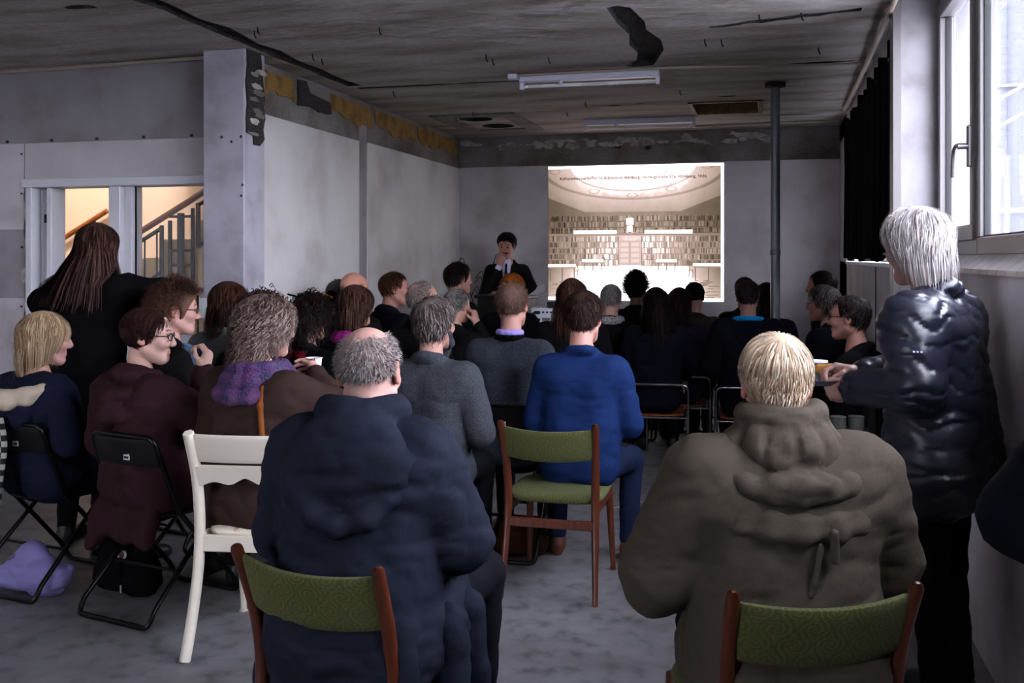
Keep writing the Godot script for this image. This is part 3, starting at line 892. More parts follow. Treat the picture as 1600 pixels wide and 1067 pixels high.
func slide():
	var w := 640
	var h := 500
	var im := Image.create(w, h, false, Image.FORMAT_RGB8)
	var nz := FastNoiseLite.new()
	nz.seed = 4
	nz.frequency = 0.02
	for y in h:
		for x in w:
			var u := (x + 0.5) / w
			var v := (y + 0.5) / h
			var c := 1.0
			var cx := u - 0.49
			if v < 0.345 - 0.0 + 0.5 * maxf(0.0, absf(cx) - 0.27) * -1.0:
				# domed ceiling with an oval skylight
				var e := sqrt(cx * cx / 0.128 + v * v / 0.034)
				if e < 1.0:
					c = 0.905
					var ang := atan2(v, cx)
					if absf(fmod(ang + 10.0, 0.42) - 0.21) < 0.012 and e > 0.35:
						c = 0.87
				elif e < 1.06:
					c = 0.84
				else:
					var e2 := sqrt(cx * cx / 0.28 + v * v / 0.062)
					c = lerpf(0.92, 0.66, clampf((e - 1.0) * 0.9, 0.0, 1.0))
					if e2 > 0.97 and e2 < 1.03:
						c -= 0.14
					c -= 0.95 * clampf(absf(cx) - 0.28, 0.0, 1.0)
					for k in [[-0.22, 0.19], [0.0, 0.225], [0.22, 0.18], [-0.45, 0.04], [0.42, 0.02]]:
						var d := sqrt(pow((cx - k[0]) / 0.03, 2.0) + pow((v - k[1]) / 0.018, 2.0))
						if d > 0.8 and d < 1.1:
							c -= 0.10
			elif v < 0.74:
				# walls of books
				c = 0.58 - 0.36 * clampf(absf(cx) * 2.0 - 0.35, 0.0, 1.0)
				if v > 0.48:
					c += 0.22 * (1.0 - clampf(absf(cx) * 2.2 - 0.1, 0.0, 1.0)) + 0.06
			else:
				# bright floor
				var g := clampf((absf(cx) - 0.26 - (v - 0.74) * 0.42) * 4.0, 0.0, 1.0)
				c = lerpf(1.0, 0.42, g)
			c += nz.get_noise_2d(x, y) * 0.03
			im.set_pixel(x, y, sepia(c))
	var r := RandomNumberGenerator.new()
	r.seed = 12
	# books, shelf by shelf
	for k in 3:
		var y := 186 + k * 22
		var x := 10
		while x < 625:
			var bw := r.randi_range(3, 7)
			var side := absf(x / 640.0 - 0.49)
			im.fill_rect(Rect2i(x, y + r.randi_range(0, 4), bw - 1, 18), sepia(r.randf_range(0.40, 0.80) - side * 0.62))
			x += bw
		im.fill_rect(Rect2i(0, y + 20, 640, 2), sepia(0.36))
	for k in 5:
		var y := 262 + k * 22
		var x := 6
		while x < 630:
			var bw := r.randi_range(3, 7)
			if x < 262 or x > 345:
				var side := absf(x / 640.0 - 0.49)
				im.fill_rect(Rect2i(x, y + r.randi_range(0, 3), bw - 1, 18), sepia(r.randf_range(0.60, 1.02) - maxf(0.0, side - 0.15) * 1.1))
			x += bw
		im.fill_rect(Rect2i(0, y + 20, 262, 2), sepia(0.62))
		im.fill_rect(Rect2i(346, y + 20, 294, 2), sepia(0.62))
	for x in [40, 92, 140, 182, 226, 262, 346, 382, 428, 478, 526, 586]:
		im.fill_rect(Rect2i(x, 262, 2, 108), sepia(0.52))
	# gallery, gallery lights, door and clock
	im.fill_rect(Rect2i(0, 254, 640, 5), sepia(0.58))
	im.fill_rect(Rect2i(96, 240, 160, 13), sepia(1.0))
	im.fill_rect(Rect2i(358, 240, 172, 13), sepia(1.0))
	im.fill_rect(Rect2i(266, 278, 78, 92), sepia(0.80))
	im.fill_rect(Rect2i(303, 278, 2, 92), sepia(0.66))
	for k in 4:
		im.fill_rect(Rect2i(270, 286 + k * 20, 30, 14), sepia(0.86))
		im.fill_rect(Rect2i(309, 286 + k * 20, 30, 14), sepia(0.86))
	im.fill_rect(Rect2i(292, 196, 26, 24), sepia(1.0))
	im.fill_rect(Rect2i(294, 224, 20, 26), sepia(0.95))
	im.fill_rect(Rect2i(297, 246, 14, 6), sepia(0.55))
	# reading tables and chairs
	for s in [[0, 366, 104, 1], [128, 348, 78, 1], [400, 348, 74, -1], [532, 362, 108, -1]]:
		im.fill_rect(Rect2i(s[0], s[1], s[2], 10), sepia(0.95))
		im.fill_rect(Rect2i(s[0], s[1] + 10, s[2], 5), sepia(0.60))
		for k in 3:
			im.fill_rect(Rect2i(s[0] + 6 + k * (s[2] - 14) / 2, s[1] + 15, 4, 48 if s[2] > 100 else 26), sepia(0.45))
		var cxp: int = s[0] + s[2] + 4 if s[3] > 0 else s[0] - 16
		var ch := 56 if s[2] > 100 else 34
		for k in ch:
			im.fill_rect(Rect2i(cxp + (k / 8 if k < ch / 2 else (ch - k) / 8), s[1] - 8 + k, 3, 1), sepia(0.52))
		im.fill_rect(Rect2i(cxp - 14 if s[3] > 0 else cxp, s[1] + ch / 2 - 6, 20, 4), sepia(0.66))
		im.fill_rect(Rect2i(cxp - 12 if s[3] > 0 else cxp + 14, s[1] + ch / 2 - 2, 3, ch / 2), sepia(0.50))
	for k in 26:
		im.fill_rect(Rect2i(r.randi_range(0, 70), r.randi_range(430, 492), r.randi_range(10, 60), 2), sepia(0.55))
		im.fill_rect(Rect2i(r.randi_range(510, 590), r.randi_range(420, 485), r.randi_range(10, 50), 3), sepia(r.randf_range(0.45, 0.6)))
	# white border of the projected page: top, right and bottom
	im.fill_rect(Rect2i(0, 0, 640, 9), Color(1, 1, 1))
	im.fill_rect(Rect2i(630, 0, 10, 500), Color(1, 1, 1))
	im.fill_rect(Rect2i(0, 488, 640, 12), Color(1, 1, 1))
	var m := mat("slide_light", Color(0.02, 0.02, 0.02), 0.9)
	m.emission_enabled = true
	m.emission = Color(0, 0, 0)
	m.emission_texture = ImageTexture.create_from_image(im)
	m.emission_energy_multiplier = 3.2
	m.texture_repeat = false
	var o := thing("projection_screen", "bright projected slide of an old library reading room on the back wall", "projection", Vector3(-1.425, 1.82, WALL_BACK + 0.006))
	var mb := MB.new()
	var x := 0.943
	var y := 0.73
	mb.face(Vector3(-x, -y, 0.004), Vector3(x, -y, 0.004), Vector3(x, y, 0.004), Vector3(-x, y, 0.004), Vector3.BACK)
	obj("picture", mb.mesh(), m, o)
	obj("sheet", boxm(Vector3(-x, -y, -0.005), Vector3(x, y, 0.003)), mats.frame_white, o)
	var t := TextMesh.new()
	t.text = "Kulturwissenschaftliche Bibliothek Warburg, Heilwigstraße 116, Hamburg, 1926."
	var font := SystemFont.new()
	font.font_weight = 700
	font.font_names = PackedStringArray(["Droid Sans"])
	t.font = font
	t.font_size = 24
	t.pixel_size = 0.00172
	t.depth = 0.001
	var ink := mat("slide_lettering", Color(0.1, 0.08, 0.06), 0.9)
	ink.emission_enabled = true
	ink.emission = Color(0.05, 0.04, 0.03)
	ink.emission_energy_multiplier = 1.0
	var tm := obj("caption", t, ink, o)
	tm.position = Vector3(-0.02, 0.595, 0.007)


func sepia(c: float) -> Color:
	# tone of the slide; the whites of the picture are far brighter than its greys
	c = clampf(c, 0.0, 1.0)
	var s := Color(clampf(c * 1.05 + 0.03, 0, 1), clampf(c * 0.96, 0, 1), clampf(c * 0.84 - 0.02 + 0.16 * c * c * c, 0, 1)).srgb_to_linear()
	var k := lerpf(0.29, 1.0, smoothstep(0.84, 1.0, c))
	return Color(s.r * k, s.g * k, s.b * k).linear_to_srgb()


# ---------------------------------------------------------------- bodies: smooth unions of tapered capsules, meshed as surface nets
class Arr:
	var v := PackedVector3Array()
	var n := PackedVector3Array()
	var c := PackedColorArray()
	var i := PackedInt32Array()

	func add(o: Arr, xf: Transform3D, col: Color, mirror := false) -> void:
		var base := v.size()
		var nb := xf.basis.inverse().transposed()
		var has := o.c.size() > 0
		for k in o.v.size():
			var p := o.v[k]
			var q := o.n[k]
			if mirror:
				p.x = -p.x
				q.x = -q.x
			v.append(xf * p)
			n.append((nb * q).normalized())
			c.append(o.c[k] * col if has else col)
		if mirror:
			for k in range(0, o.i.size(), 3):
				i.append(base + o.i[k]); i.append(base + o.i[k + 2]); i.append(base + o.i[k + 1])
		else:
			for k in o.i.size():
				i.append(base + o.i[k])

	func mesh() -> ArrayMesh:
		var arr := []
		arr.resize(Mesh.ARRAY_MAX)
		arr[Mesh.ARRAY_VERTEX] = v
		arr[Mesh.ARRAY_NORMAL] = n
		if c.size() == v.size():
			arr[Mesh.ARRAY_COLOR] = c
		arr[Mesh.ARRAY_INDEX] = i
		var m := ArrayMesh.new()
		m.add_surface_from_arrays(Mesh.PRIMITIVE_TRIANGLES, arr)
		return m


class Blob:
	var A := PackedVector3Array()
	var D := PackedVector3Array()
	var E := PackedVector3Array()
	var IL := PackedFloat32Array()
	var R := PackedFloat32Array()
	var DR := PackedFloat32Array()
	var K := PackedFloat32Array()
	var T := PackedInt32Array()
	var cell := 0.014
	var fold := 0.0
	var fold_f := Vector3(4.4, 8.0, 4.4)
	var grain := 0.0
	var quilt := 0.0
	var quilt_step := 0.1
	var sd := 1
	var lo := Vector3(1e9, 1e9, 1e9)
	var hi := Vector3(-1e9, -1e9, -1e9)
	var out := Arr.new()

	func grow(p: Vector3, r: float) -> void:
		lo = lo.min(p - Vector3(r, r, r))
		hi = hi.max(p + Vector3(r, r, r))

	func cap(a: Vector3, b: Vector3, ra: float, rb := -1.0, k := 0.03, carve := false) -> void:
		if rb < 0.0:
			rb = ra
		A.append(a); D.append(b - a); E.append(Vector3.ONE)
		IL.append(1.0 / maxf((b - a).length_squared(), 1e-9))
		R.append(ra); DR.append(rb - ra); K.append(k)
		T.append(1 if carve else 0)
		if not carve:
			grow(a, ra)
			grow(b, rb)

	func ell(c: Vector3, r: Vector3, k := 0.02, carve := false) -> void:
		A.append(c); D.append(Vector3.ZERO); E.append(Vector3.ONE / r)
		IL.append(0.0); R.append(0.0); DR.append(0.0); K.append(k)
		T.append(3 if carve else 2)
		if not carve:
			grow(c - Vector3(r.x, 0, 0), r.x); grow(c, r.x); grow(c, minf(r.y, r.z))
			lo = lo.min(c - r)
			hi = hi.max(c + r)

	func chain(pts: Array, r, k := 0.02) -> void:
		for j in pts.size() - 1:
			var r0: float = r[j] if r is Array else r
			var r1: float = r[j + 1] if r is Array else r
			cap(pts[j], pts[j + 1], r0, r1, k)

	func march() -> void:
		var cnt := A.size()
		var mg := cell * 2.5 + fold + quilt
		var o := lo - Vector3(mg, mg, mg)
		var nbx := int(ceil((hi.x + mg - o.x) / cell / 4.0)) + 1
		var nby := int(ceil((hi.y + mg - o.y) / cell / 4.0)) + 1
		var nbz := int(ceil((hi.z + mg - o.z) / cell / 4.0)) + 1
		var nx := nbx * 4
		var ny := nby * 4
		var nz := nbz * 4
		var sy := nx
		var sz := nx * ny
		var vals := PackedFloat32Array()
		vals.resize(nx * ny * nz)
		vals.fill(1.0)
		var slack := cell * 4.6 + fold + quilt
		for kk in cnt:
			slack = maxf(slack, cell * 4.6 + fold + quilt + K[kk] * 0.25)
		var near := PackedInt32Array()
		var ds := PackedFloat32Array()
		ds.resize(cnt)
		var noise := FastNoiseLite.new()
		noise.seed = sd
		noise.noise_type = FastNoiseLite.TYPE_SIMPLEX_SMOOTH
		noise.frequency = 1.0
		noise.fractal_type = FastNoiseLite.FRACTAL_RIDGED
		noise.fractal_octaves = 2
		var fine := FastNoiseLite.new()
		fine.seed = sd + 9
		fine.frequency = 1.0
		fine.noise_type = FastNoiseLite.TYPE_SIMPLEX_SMOOTH
		fine.fractal_octaves = 2
		for bz in nbz:
			for by in nby:
				for bx in nbx:
					var c := o + Vector3(bx * 4 + 1.5, by * 4 + 1.5, bz * 4 + 1.5) * cell
					var dm := 1e9
					for j in cnt:
						var q := c - A[j]
						var d := 0.0
						var t := T[j]
						if t < 2:
							var hh := clampf(q.dot(D[j]) * IL[j], 0.0, 1.0)
							d = (q - D[j] * hh).length() - R[j] - DR[j] * hh
						else:
							var ee := q * E[j]
							var k0 := ee.length()
							if k0 < 0.01:
								d = -0.5 / maxf(E[j].x, maxf(E[j].y, E[j].z))
							else:
								d = k0 * (k0 - 1.0) / (ee * E[j]).length()
						ds[j] = d
						if t == 0 or t == 2:
							dm = minf(dm, d)
					if dm > slack:
						continue
					var dall := dm
					for j in cnt:
						if T[j] == 1 or T[j] == 3:
							dall = maxf(dall, -ds[j])
					if dall > slack:
						continue
					var x0 := bx * 4
					var y0 := by * 4
					var z0 := bz * 4
					if dall < -slack * 1.6:
						for z in 4:
							for y in 4:
								var b := x0 + (y0 + y) * sy + (z0 + z) * sz
								vals[b] = -1.0; vals[b + 1] = -1.0; vals[b + 2] = -1.0; vals[b + 3] = -1.0
						continue
					var act := PackedInt32Array()
					for j in cnt:
						if (T[j] == 0 or T[j] == 2) and ds[j] < dm + slack * 2.0 + K[j]:
							act.append(j)
					for j in cnt:
						if (T[j] == 1 or T[j] == 3) and ds[j] < slack + K[j]:
							act.append(j)
					near.append(x0); near.append(y0); near.append(z0)
					for z in 4:
						for y in 4:
							for x in 4:
								var p := o + Vector3(x0 + x, y0 + y, z0 + z) * cell
								var dd := 1e3
								for j in act:
									var q := p - A[j]
									var t := T[j]
									var d := 0.0
									if t < 2:
										var hh := clampf(q.dot(D[j]) * IL[j], 0.0, 1.0)
										d = (q - D[j] * hh).length() - R[j] - DR[j] * hh
									else:
										var ee := q * E[j]
										var k0 := ee.length()
										d = k0 * (k0 - 1.0) / maxf((ee * E[j]).length(), 1e-6)
									if t == 0 or t == 2:
										var kq := maxf(K[j] - absf(dd - d), 0.0) / K[j]
										dd = minf(dd, d) - kq * kq * K[j] * 0.25
									else:
										var kq := maxf(K[j] - absf(dd + d), 0.0) / K[j]
										dd = maxf(dd, -d) + kq * kq * K[j] * 0.25
								if fold > 0.0:
									dd += fold * (noise.get_noise_3dv(p * fold_f) + 0.2 * fine.get_noise_3dv(p * 18.0))
								if grain > 0.0:
									dd -= grain * fine.get_noise_3dv(p * 55.0)
								if quilt > 0.0:
									var an := atan2(p.x, p.z)
									var yy := p.y / quilt_step + 0.32 * sin(an * 5.0 + floorf(p.y / quilt_step) * 1.7) + 0.2 * sin(p.x * 31.0 + p.z * 23.0)
									var fr := yy - floorf(yy)
									dd -= quilt * (pow(4.0 * fr * (1.0 - fr), 0.45) - 0.6)
								vals[x0 + x + (y0 + y) * sy + (z0 + z) * sz] = dd
		# one vertex in each crossed cell
		var idx := PackedInt32Array()
		idx.resize(nx * ny * nz)
		idx.fill(-1)
		var base := PackedInt32Array()
		for b in range(0, near.size(), 3):
			var x0 := near[b]
			var y0 := near[b + 1]
			var z0 := near[b + 2]
			for z in range(z0, mini(z0 + 4, nz - 1)):
				for y in range(y0, mini(y0 + 4, ny - 1)):
					for x in range(x0, mini(x0 + 4, nx - 1)):
						var a := x + y * sy + z * sz
						var v0 := vals[a]
						var v1 := vals[a + 1]
						var v2 := vals[a + sy]
						var v3 := vals[a + sy + 1]
						var v4 := vals[a + sz]
						var v5 := vals[a + sz + 1]
						var v6 := vals[a + sz + sy]
						var v7 := vals[a + sz + sy + 1]
						var m := int(v0 < 0) + int(v1 < 0) + int(v2 < 0) + int(v3 < 0) + int(v4 < 0) + int(v5 < 0) + int(v6 < 0) + int(v7 < 0)
						if m == 0 or m == 8:
							continue
						var s := Vector3.ZERO
						var k := 0
						if (v0 < 0) != (v1 < 0): s += Vector3(v0 / (v0 - v1), 0, 0); k += 1
						if (v2 < 0) != (v3 < 0): s += Vector3(v2 / (v2 - v3), 1, 0); k += 1
						if (v4 < 0) != (v5 < 0): s += Vector3(v4 / (v4 - v5), 0, 1); k += 1
						if (v6 < 0) != (v7 < 0): s += Vector3(v6 / (v6 - v7), 1, 1); k += 1
						if (v0 < 0) != (v2 < 0): s += Vector3(0, v0 / (v0 - v2), 0); k += 1
						if (v1 < 0) != (v3 < 0): s += Vector3(1, v1 / (v1 - v3), 0); k += 1
						if (v4 < 0) != (v6 < 0): s += Vector3(0, v4 / (v4 - v6), 1); k += 1
						if (v5 < 0) != (v7 < 0): s += Vector3(1, v5 / (v5 - v7), 1); k += 1
						if (v0 < 0) != (v4 < 0): s += Vector3(0, 0, v0 / (v0 - v4)); k += 1
						if (v1 < 0) != (v5 < 0): s += Vector3(1, 0, v1 / (v1 - v5)); k += 1
						if (v2 < 0) != (v6 < 0): s += Vector3(0, 1, v2 / (v2 - v6)); k += 1
						if (v3 < 0) != (v7 < 0): s += Vector3(1, 1, v3 / (v3 - v7)); k += 1
						idx[a] = out.v.size()
						base.append(x); base.append(y); base.append(z)
						out.v.append(o + (Vector3(x, y, z) + s / k) * cell)
						out.n.append(Vector3(v1 + v3 + v5 + v7 - v0 - v2 - v4 - v6, v2 + v3 + v6 + v7 - v0 - v1 - v4 - v5, v4 + v5 + v6 + v7 - v0 - v1 - v2 - v3).normalized())
		for b in range(0, base.size(), 3):
			var x := base[b]
			var y := base[b + 1]
			var z := base[b + 2]
			var a := x + y * sy + z * sz
			var s0 := vals[a] < 0
			var me := idx[a]
			if y > 0 and z > 0 and s0 != (vals[a + 1] < 0):
				quad(idx[a - sy - sz], idx[a - sz], me, idx[a - sy], s0)
			if x > 0 and z > 0 and s0 != (vals[a + sy] < 0):
				quad(idx[a - sz - 1], idx[a - 1], me, idx[a - sz], s0)
			if x > 0 and y > 0 and s0 != (vals[a + sz] < 0):
				quad(idx[a - 1 - sy], idx[a - sy], me, idx[a - 1], s0)

	func quad(a: int, b: int, c: int, d: int, outward: bool) -> void:
		# a b c d run counter-clockwise seen along the positive axis
		if a < 0 or b < 0 or c < 0 or d < 0:
			return
		if outward:
			out.i.append(a); out.i.append(d); out.i.append(c)
			out.i.append(a); out.i.append(c); out.i.append(b)
		else:
			out.i.append(a); out.i.append(b); out.i.append(c)
			out.i.append(a); out.i.append(c); out.i.append(d)


func run_jobs(jobs: Array) -> void:
	var id := WorkerThreadPool.add_group_task(func(k): jobs[k].march(), jobs.size())
	WorkerThreadPool.wait_for_group_task_completion(id)


# ---- templates
func head_blob(cell: float, male: bool) -> Blob:
	# origin in the middle of the head, face towards -z; chin at -0.125, top at 0.115
	var b := Blob.new()
	b.cell = cell
	b.ell(Vector3(0, 0.028, 0.014), Vector3(0.076, 0.087, 0.097), 0.02)
	b.ell(Vector3(0, 0.02, -0.035), Vector3(0.066, 0.072, 0.060), 0.03)
	b.ell(Vector3(0, -0.045, -0.035), Vector3(0.058 if male else 0.054, 0.075, 0.056), 0.03)
	b.cap(Vector3(-0.018, -0.103, -0.070), Vector3(0.018, -0.103, -0.070), 0.021 if male else 0.017, -1, 0.03)
	for s in [-1.0, 1.0]:
		b.cap(Vector3(s * 0.054, -0.06, 0.0), Vector3(s * 0.024, -0.100, -0.06), 0.018, 0.017, 0.03)
		b.ell(Vector3(s * 0.040, -0.028, -0.072), Vector3(0.022, 0.020, 0.018), 0.03)
		b.cap(Vector3(s * 0.014, 0.022, -0.090), Vector3(s * 0.044, 0.022, -0.076), 0.010, 0.008, 0.016)
		b.ell(Vector3(s * 0.031, 0.003, -0.103), Vector3(0.019, 0.012, 0.018), 0.012, true)
		b.ell(Vector3(s * 0.011, -0.040, -0.103), Vector3(0.009, 0.008, 0.010), 0.008)
	b.cap(Vector3(0, 0.012, -0.092), Vector3(0, -0.032, -0.113), 0.008, 0.0115, 0.014)
	b.cap(Vector3(-0.019, -0.0640, -0.0885), Vector3(0.019, -0.0640, -0.0885), 0.0065, -1, 0.008)
	b.cap(Vector3(-0.016, -0.0745, -0.0885), Vector3(0.016, -0.0745, -0.0885), 0.0075, -1, 0.008)
	b.cap(Vector3(-0.024, -0.0690, -0.0985), Vector3(0.024, -0.0690, -0.0985), 0.0018, -1, 0.004, true)
	# ears
	for s in [-1.0, 1.0]:
		b.ell(Vector3(s * 0.079, -0.004, 0.014), Vector3(0.008, 0.031, 0.019), 0.006)
		b.ell(Vector3(s * 0.086, 0.000, 0.010), Vector3(0.008, 0.019, 0.010), 0.004, true)
		b.ell(Vector3(s * 0.077, -0.028, 0.006), Vector3(0.007, 0.010, 0.010), 0.008)
	b.cap(Vector3(0, -0.055, 0.030), Vector3(0, -0.20, 0.048), 0.054 if male else 0.046, 0.060 if male else 0.052, 0.03)
	return b


func paint_head(a: Arr) -> void:
	a.c.resize(a.v.size())
	for k in a.v.size():
		var p := a.v[k]
		var c := Color(1, 1, 1)
		if p.z < -0.080 and p.y < -0.058 and p.y > -0.083 and absf(p.x) < 0.025:
			c = Color(0.86, 0.58, 0.55)
		elif p.z < -0.07 and absf(p.y - 0.031 + absf(absf(p.x) - 0.03) * 0.25) < 0.0045 and absf(p.x) > 0.012 and absf(p.x) < 0.048:
			c = Color(0.35, 0.25, 0.2)
		elif absf(p.x) > 0.072 and absf(p.y) < 0.04 and absf(p.z - 0.012) < 0.02:
			c = Color(1.05, 0.80, 0.75)
		a.c[k] = c
	for s in [-1.0, 1.0]:
		add_eye(a, Vector3(s * 0.031, 0.002, -0.083))


func add_eye(a: Arr, at: Vector3) -> void:
	var base := a.v.size()
	for i in 9:
		for j in 14:
			var th := PI * i / 8.0
			var ph := TAU * j / 14.0
			var d := Vector3(sin(th) * cos(ph), sin(th) * sin(ph), -cos(th))
			a.v.append(at + d * 0.0122)
			a.n.append(d)
			a.c.append(Color(0.05, 0.04, 0.03) if i < 2 else (Color(0.3, 0.2, 0.15) if i < 3 else Color(1.25, 1.35, 1.45)))
	for i in 8:
		for j in 14:
			var k := (j + 1) % 14
			var p := base + i * 14 + j
			var q := base + i * 14 + k
			a.i.append(p); a.i.append(p + 14); a.i.append(q + 14)
			a.i.append(p); a.i.append(q + 14); a.i.append(q)


func hand_blob(cell: float, curl: Array, thumb_in: float) -> Blob:
	# right hand: wrist at the origin, fingers along -z, palm down, thumb on the -x side
	var b := Blob.new()
	b.cell = cell
	var roots := [Vector3(-0.028, 0.002, -0.090), Vector3(-0.009, 0.004, -0.096), Vector3(0.010, 0.002, -0.092), Vector3(0.027, -0.003, -0.082)]
	var lens := [[0.043, 0.026, 0.021], [0.047, 0.030, 0.023], [0.043, 0.028, 0.022], [0.034, 0.021, 0.019]]
	for f in 4:
		var w := Vector3(roots[f].x * 0.55, 0, -0.012)
		b.cap(w, roots[f], 0.017, 0.0125, 0.015)
		var p: Vector3 = roots[f]
		var ang := 0.0
		for s in 3:
			ang += deg_to_rad(curl[s] * (1.0 + 0.08 * f))
			var d := Vector3(roots[f].x * 1.6, -sin(ang), -cos(ang)).normalized() if s == 0 else Vector3(roots[f].x * 0.6, -sin(ang), -cos(ang)).normalized()
			var q: Vector3 = p + d * lens[f][s]
			b.cap(p, q, 0.0092 - 0.0006 * s - (0.001 if f == 3 else 0.0), 0.0084 - 0.0007 * s - (0.001 if f == 3 else 0.0), 0.004)
			p = q
	b.ell(Vector3(0.0, -0.006, -0.05), Vector3(0.036, 0.013, 0.045), 0.012)
	b.cap(Vector3(-0.012, -0.006, -0.015), Vector3(-0.034, -0.012, -0.045), 0.017, 0.013, 0.014)
	var t0 := Vector3(-0.034, -0.012, -0.045)
	var t1 := t0 + Vector3(-0.026 + thumb_in * 0.018, -0.010 - thumb_in * 0.014, -0.024)
	var t2 := t1 + Vector3(-0.008 + thumb_in * 0.016, -0.006 - thumb_in * 0.010, -0.026)
	b.cap(t0, t1, 0.0115, 0.0098, 0.006)
	b.cap(t1, t2, 0.0098, 0.0078, 0.005)
	b.cap(Vector3(0, 0, 0.05), Vector3(0, 0, -0.015), 0.025, 0.024, 0.02)
	return b


func shoe_blob(cell: float) -> Blob:
	# toe towards -z, heel near the origin, sole on y = 0
	var b := Blob.new()
	b.cell = cell
	b.cap(Vector3(0, 0.045, 0.02), Vector3(0, 0.032, -0.15), 0.040, 0.030, 0.03)
	b.cap(Vector3(-0.012, 0.028, -0.11), Vector3(0.010, 0.028, -0.175), 0.032, 0.028, 0.03)
	b.cap(Vector3(0, 0.06, 0.01), Vector3(0, 0.11, 0.0), 0.042, 0.044, 0.03)
	b.cap(Vector3(0, 0.012, 0.03), Vector3(0, 0.012, -0.18), 0.026, 0.026, 0.02)
	b.cap(Vector3(0, -0.4, 0), Vector3(0, -0.401, 0), 0.397, 0.397, 0.004, true)
	return b


# ---------------------------------------------------------------- hair
class Hair:
	var n := 900
	var width := 0.004
	var len0 := 0.08
	var len1 := 0.12
	var steps := 7
	var thick := 0.012
	var crown := Vector3(0, 0.8, 0.55)
	var curl := 0.0
	var curl_f := 90.0
	var grav := 0.5
	var mess := 0.25
	var cols: Array = []
	var bald := 0.0
	var bald_dir := Vector3(0, 1, 0.1)
	var front := 0.5
	var low := -0.62
	var drape := 0.0
	var lift := 0.0
	var tail := Vector3.ZERO
	var hug := 0.0
	var cling := 0.0
	var sd := 1
	var cell := 0.008
	var base: Blob
	var out := Arr.new()

	func limit(z: float) -> float:
		if z < -0.45:
			return front
		if z < -0.1:
			return lerpf(front, -0.12, (z + 0.45) / 0.35)
		if z < 0.3:
			return lerpf(-0.12, -0.45, (z + 0.1) / 0.4)
		return lerpf(-0.45, low, minf(1.0, (z - 0.3) / 0.25))

	func march() -> void:
		var c := Vector3(0, 0.028, 0.014)
		var r := Vector3(0.078, 0.089, 0.099)
		var g := RandomNumberGenerator.new()
		g.seed = sd * 131 + 7
		var mean := Color(0, 0, 0)
		for q in cols:
			mean += q / cols.size()
		mean.a = 1.0
		if base:
			base.cell = cell
			base.march()
			for k in base.out.v.size():
				out.v.append(base.out.v[k])
				out.n.append(base.out.n[k])
				out.c.append(mean)
			out.i.append_array(base.out.i)
		var cr := crown.normalized()
		var made := 0
		var tries := 0
		while made < n and tries < n * 12:
			tries += 1
			var d := Vector3(g.randfn(), g.randfn(), g.randfn()).normalized()
			if d.y < limit(d.z):
				continue
			if bald > 0.0 and d.dot(bald_dir.normalized()) > bald + g.randf_range(-0.06, 0.10):
				continue
			made += 1
			var p := c + d * r
			var t := d - cr * d.dot(cr)
			t = (t.normalized() + Vector3(g.randfn(), g.randfn(), g.randfn()) * mess).normalized()
			var L := g.randf_range(len0, len1)
			var st := L / steps
			var off := thick * (0.35 + 0.65 * g.randf())
			var w := width * g.randf_range(0.6, 1.3)
			var col: Color = cols[g.randi() % cols.size()]
			var k := g.randf_range(0.75, 1.25)
			col = Color(col.r * k, col.g * k, col.b * k)
			var ph := g.randf() * TAU
			var b0 := out.v.size()
			var env := r + Vector3(off, off, off)
			for s in steps + 1:
				var rel := p - c
				var nrm := (rel / (r * r)).normalized()
				var f := float(s) / steps
				var side := t.cross(nrm)
				if side.length_squared() < 1e-6:
					side = Vector3.RIGHT
				side = side.normalized()
				var q := p
				if curl > 0.0:
					var a := ph + curl_f * L * f
					q += (side * sin(a) + nrm * (0.4 + cos(a))) * curl * minf(1.0, f * 3.0)
				var hw := side * (w * 0.5 * (1.0 - 0.75 * f * f) + 0.0002)
				out.v.append(q - hw); out.v.append(q + hw)
				var nn := (nrm + Vector3(g.randf_range(-0.2, 0.2), g.randf_range(-0.2, 0.2), g.randf_range(-0.2, 0.2))).normalized()
				nn = (nn - t * nn.dot(t)).normalized()
				out.n.append(nn); out.n.append(nn)
				out.c.append(col); out.c.append(col)
				if s == steps:
					break
				# next point: along the head, sinking with gravity
				t = (t + Vector3(0, -grav * (0.35 + f), 0) + nrm * lift * (1.0 - f) + tail * f).normalized()
				if hug != 0.0 and rel.y < (0.03 if hug > 0.0 else -0.09):
					t = (t - Vector3(rel.x, 0, rel.z).normalized() * hug).normalized()
				p += t * st
				rel = p - c
				var e := (rel / env).length()
				var want := 1.0 if s > 0 else (0.5 + 0.5 * e)
				if e < want and rel.y > -0.16:
					p = c + rel * (want / maxf(e, 0.2))
				elif cling > 0.0 and e > 1.0 and rel.y > -0.12:
					p = c + rel * lerpf(1.0, 1.0 / e, cling * clampf((rel.y + 0.12) / 0.08, 0.0, 1.0))
				if drape > 0.0 and p.y < -0.12 and p.z > -0.02:
					var zz := drape * clampf((-0.12 - p.y) / 0.10, 0.0, 1.0) + off
					if p.z < zz:
						p.z = zz
			for s in steps:
				var a := b0 + s * 2
				out.i.append(a); out.i.append(a + 3); out.i.append(a + 1)
				out.i.append(a); out.i.append(a + 2); out.i.append(a + 3)


func hair_base(thick: float, low := 0.0) -> Blob:
	# the mass of hair under the strands, cut clear of face, ears and neck
	var b := Blob.new()
	b.ell(Vector3(0, 0.028, 0.016), Vector3(0.079 + thick, 0.090 + thick, 0.100 + thick), 0.02)
	b.ell(Vector3(0, -0.045, -0.115), Vector3(0.088 + thick, 0.108, 0.085), 0.02, true)
	b.ell(Vector3(0, -0.165 - low, -0.015), Vector3(0.15, 0.105, 0.13), 0.02, true)
	for s in [-1.0, 1.0]:
		b.ell(Vector3(s * 0.09, -0.015, 0.005), Vector3(0.03 + thick, 0.042, 0.028), 0.015, true)
	return b


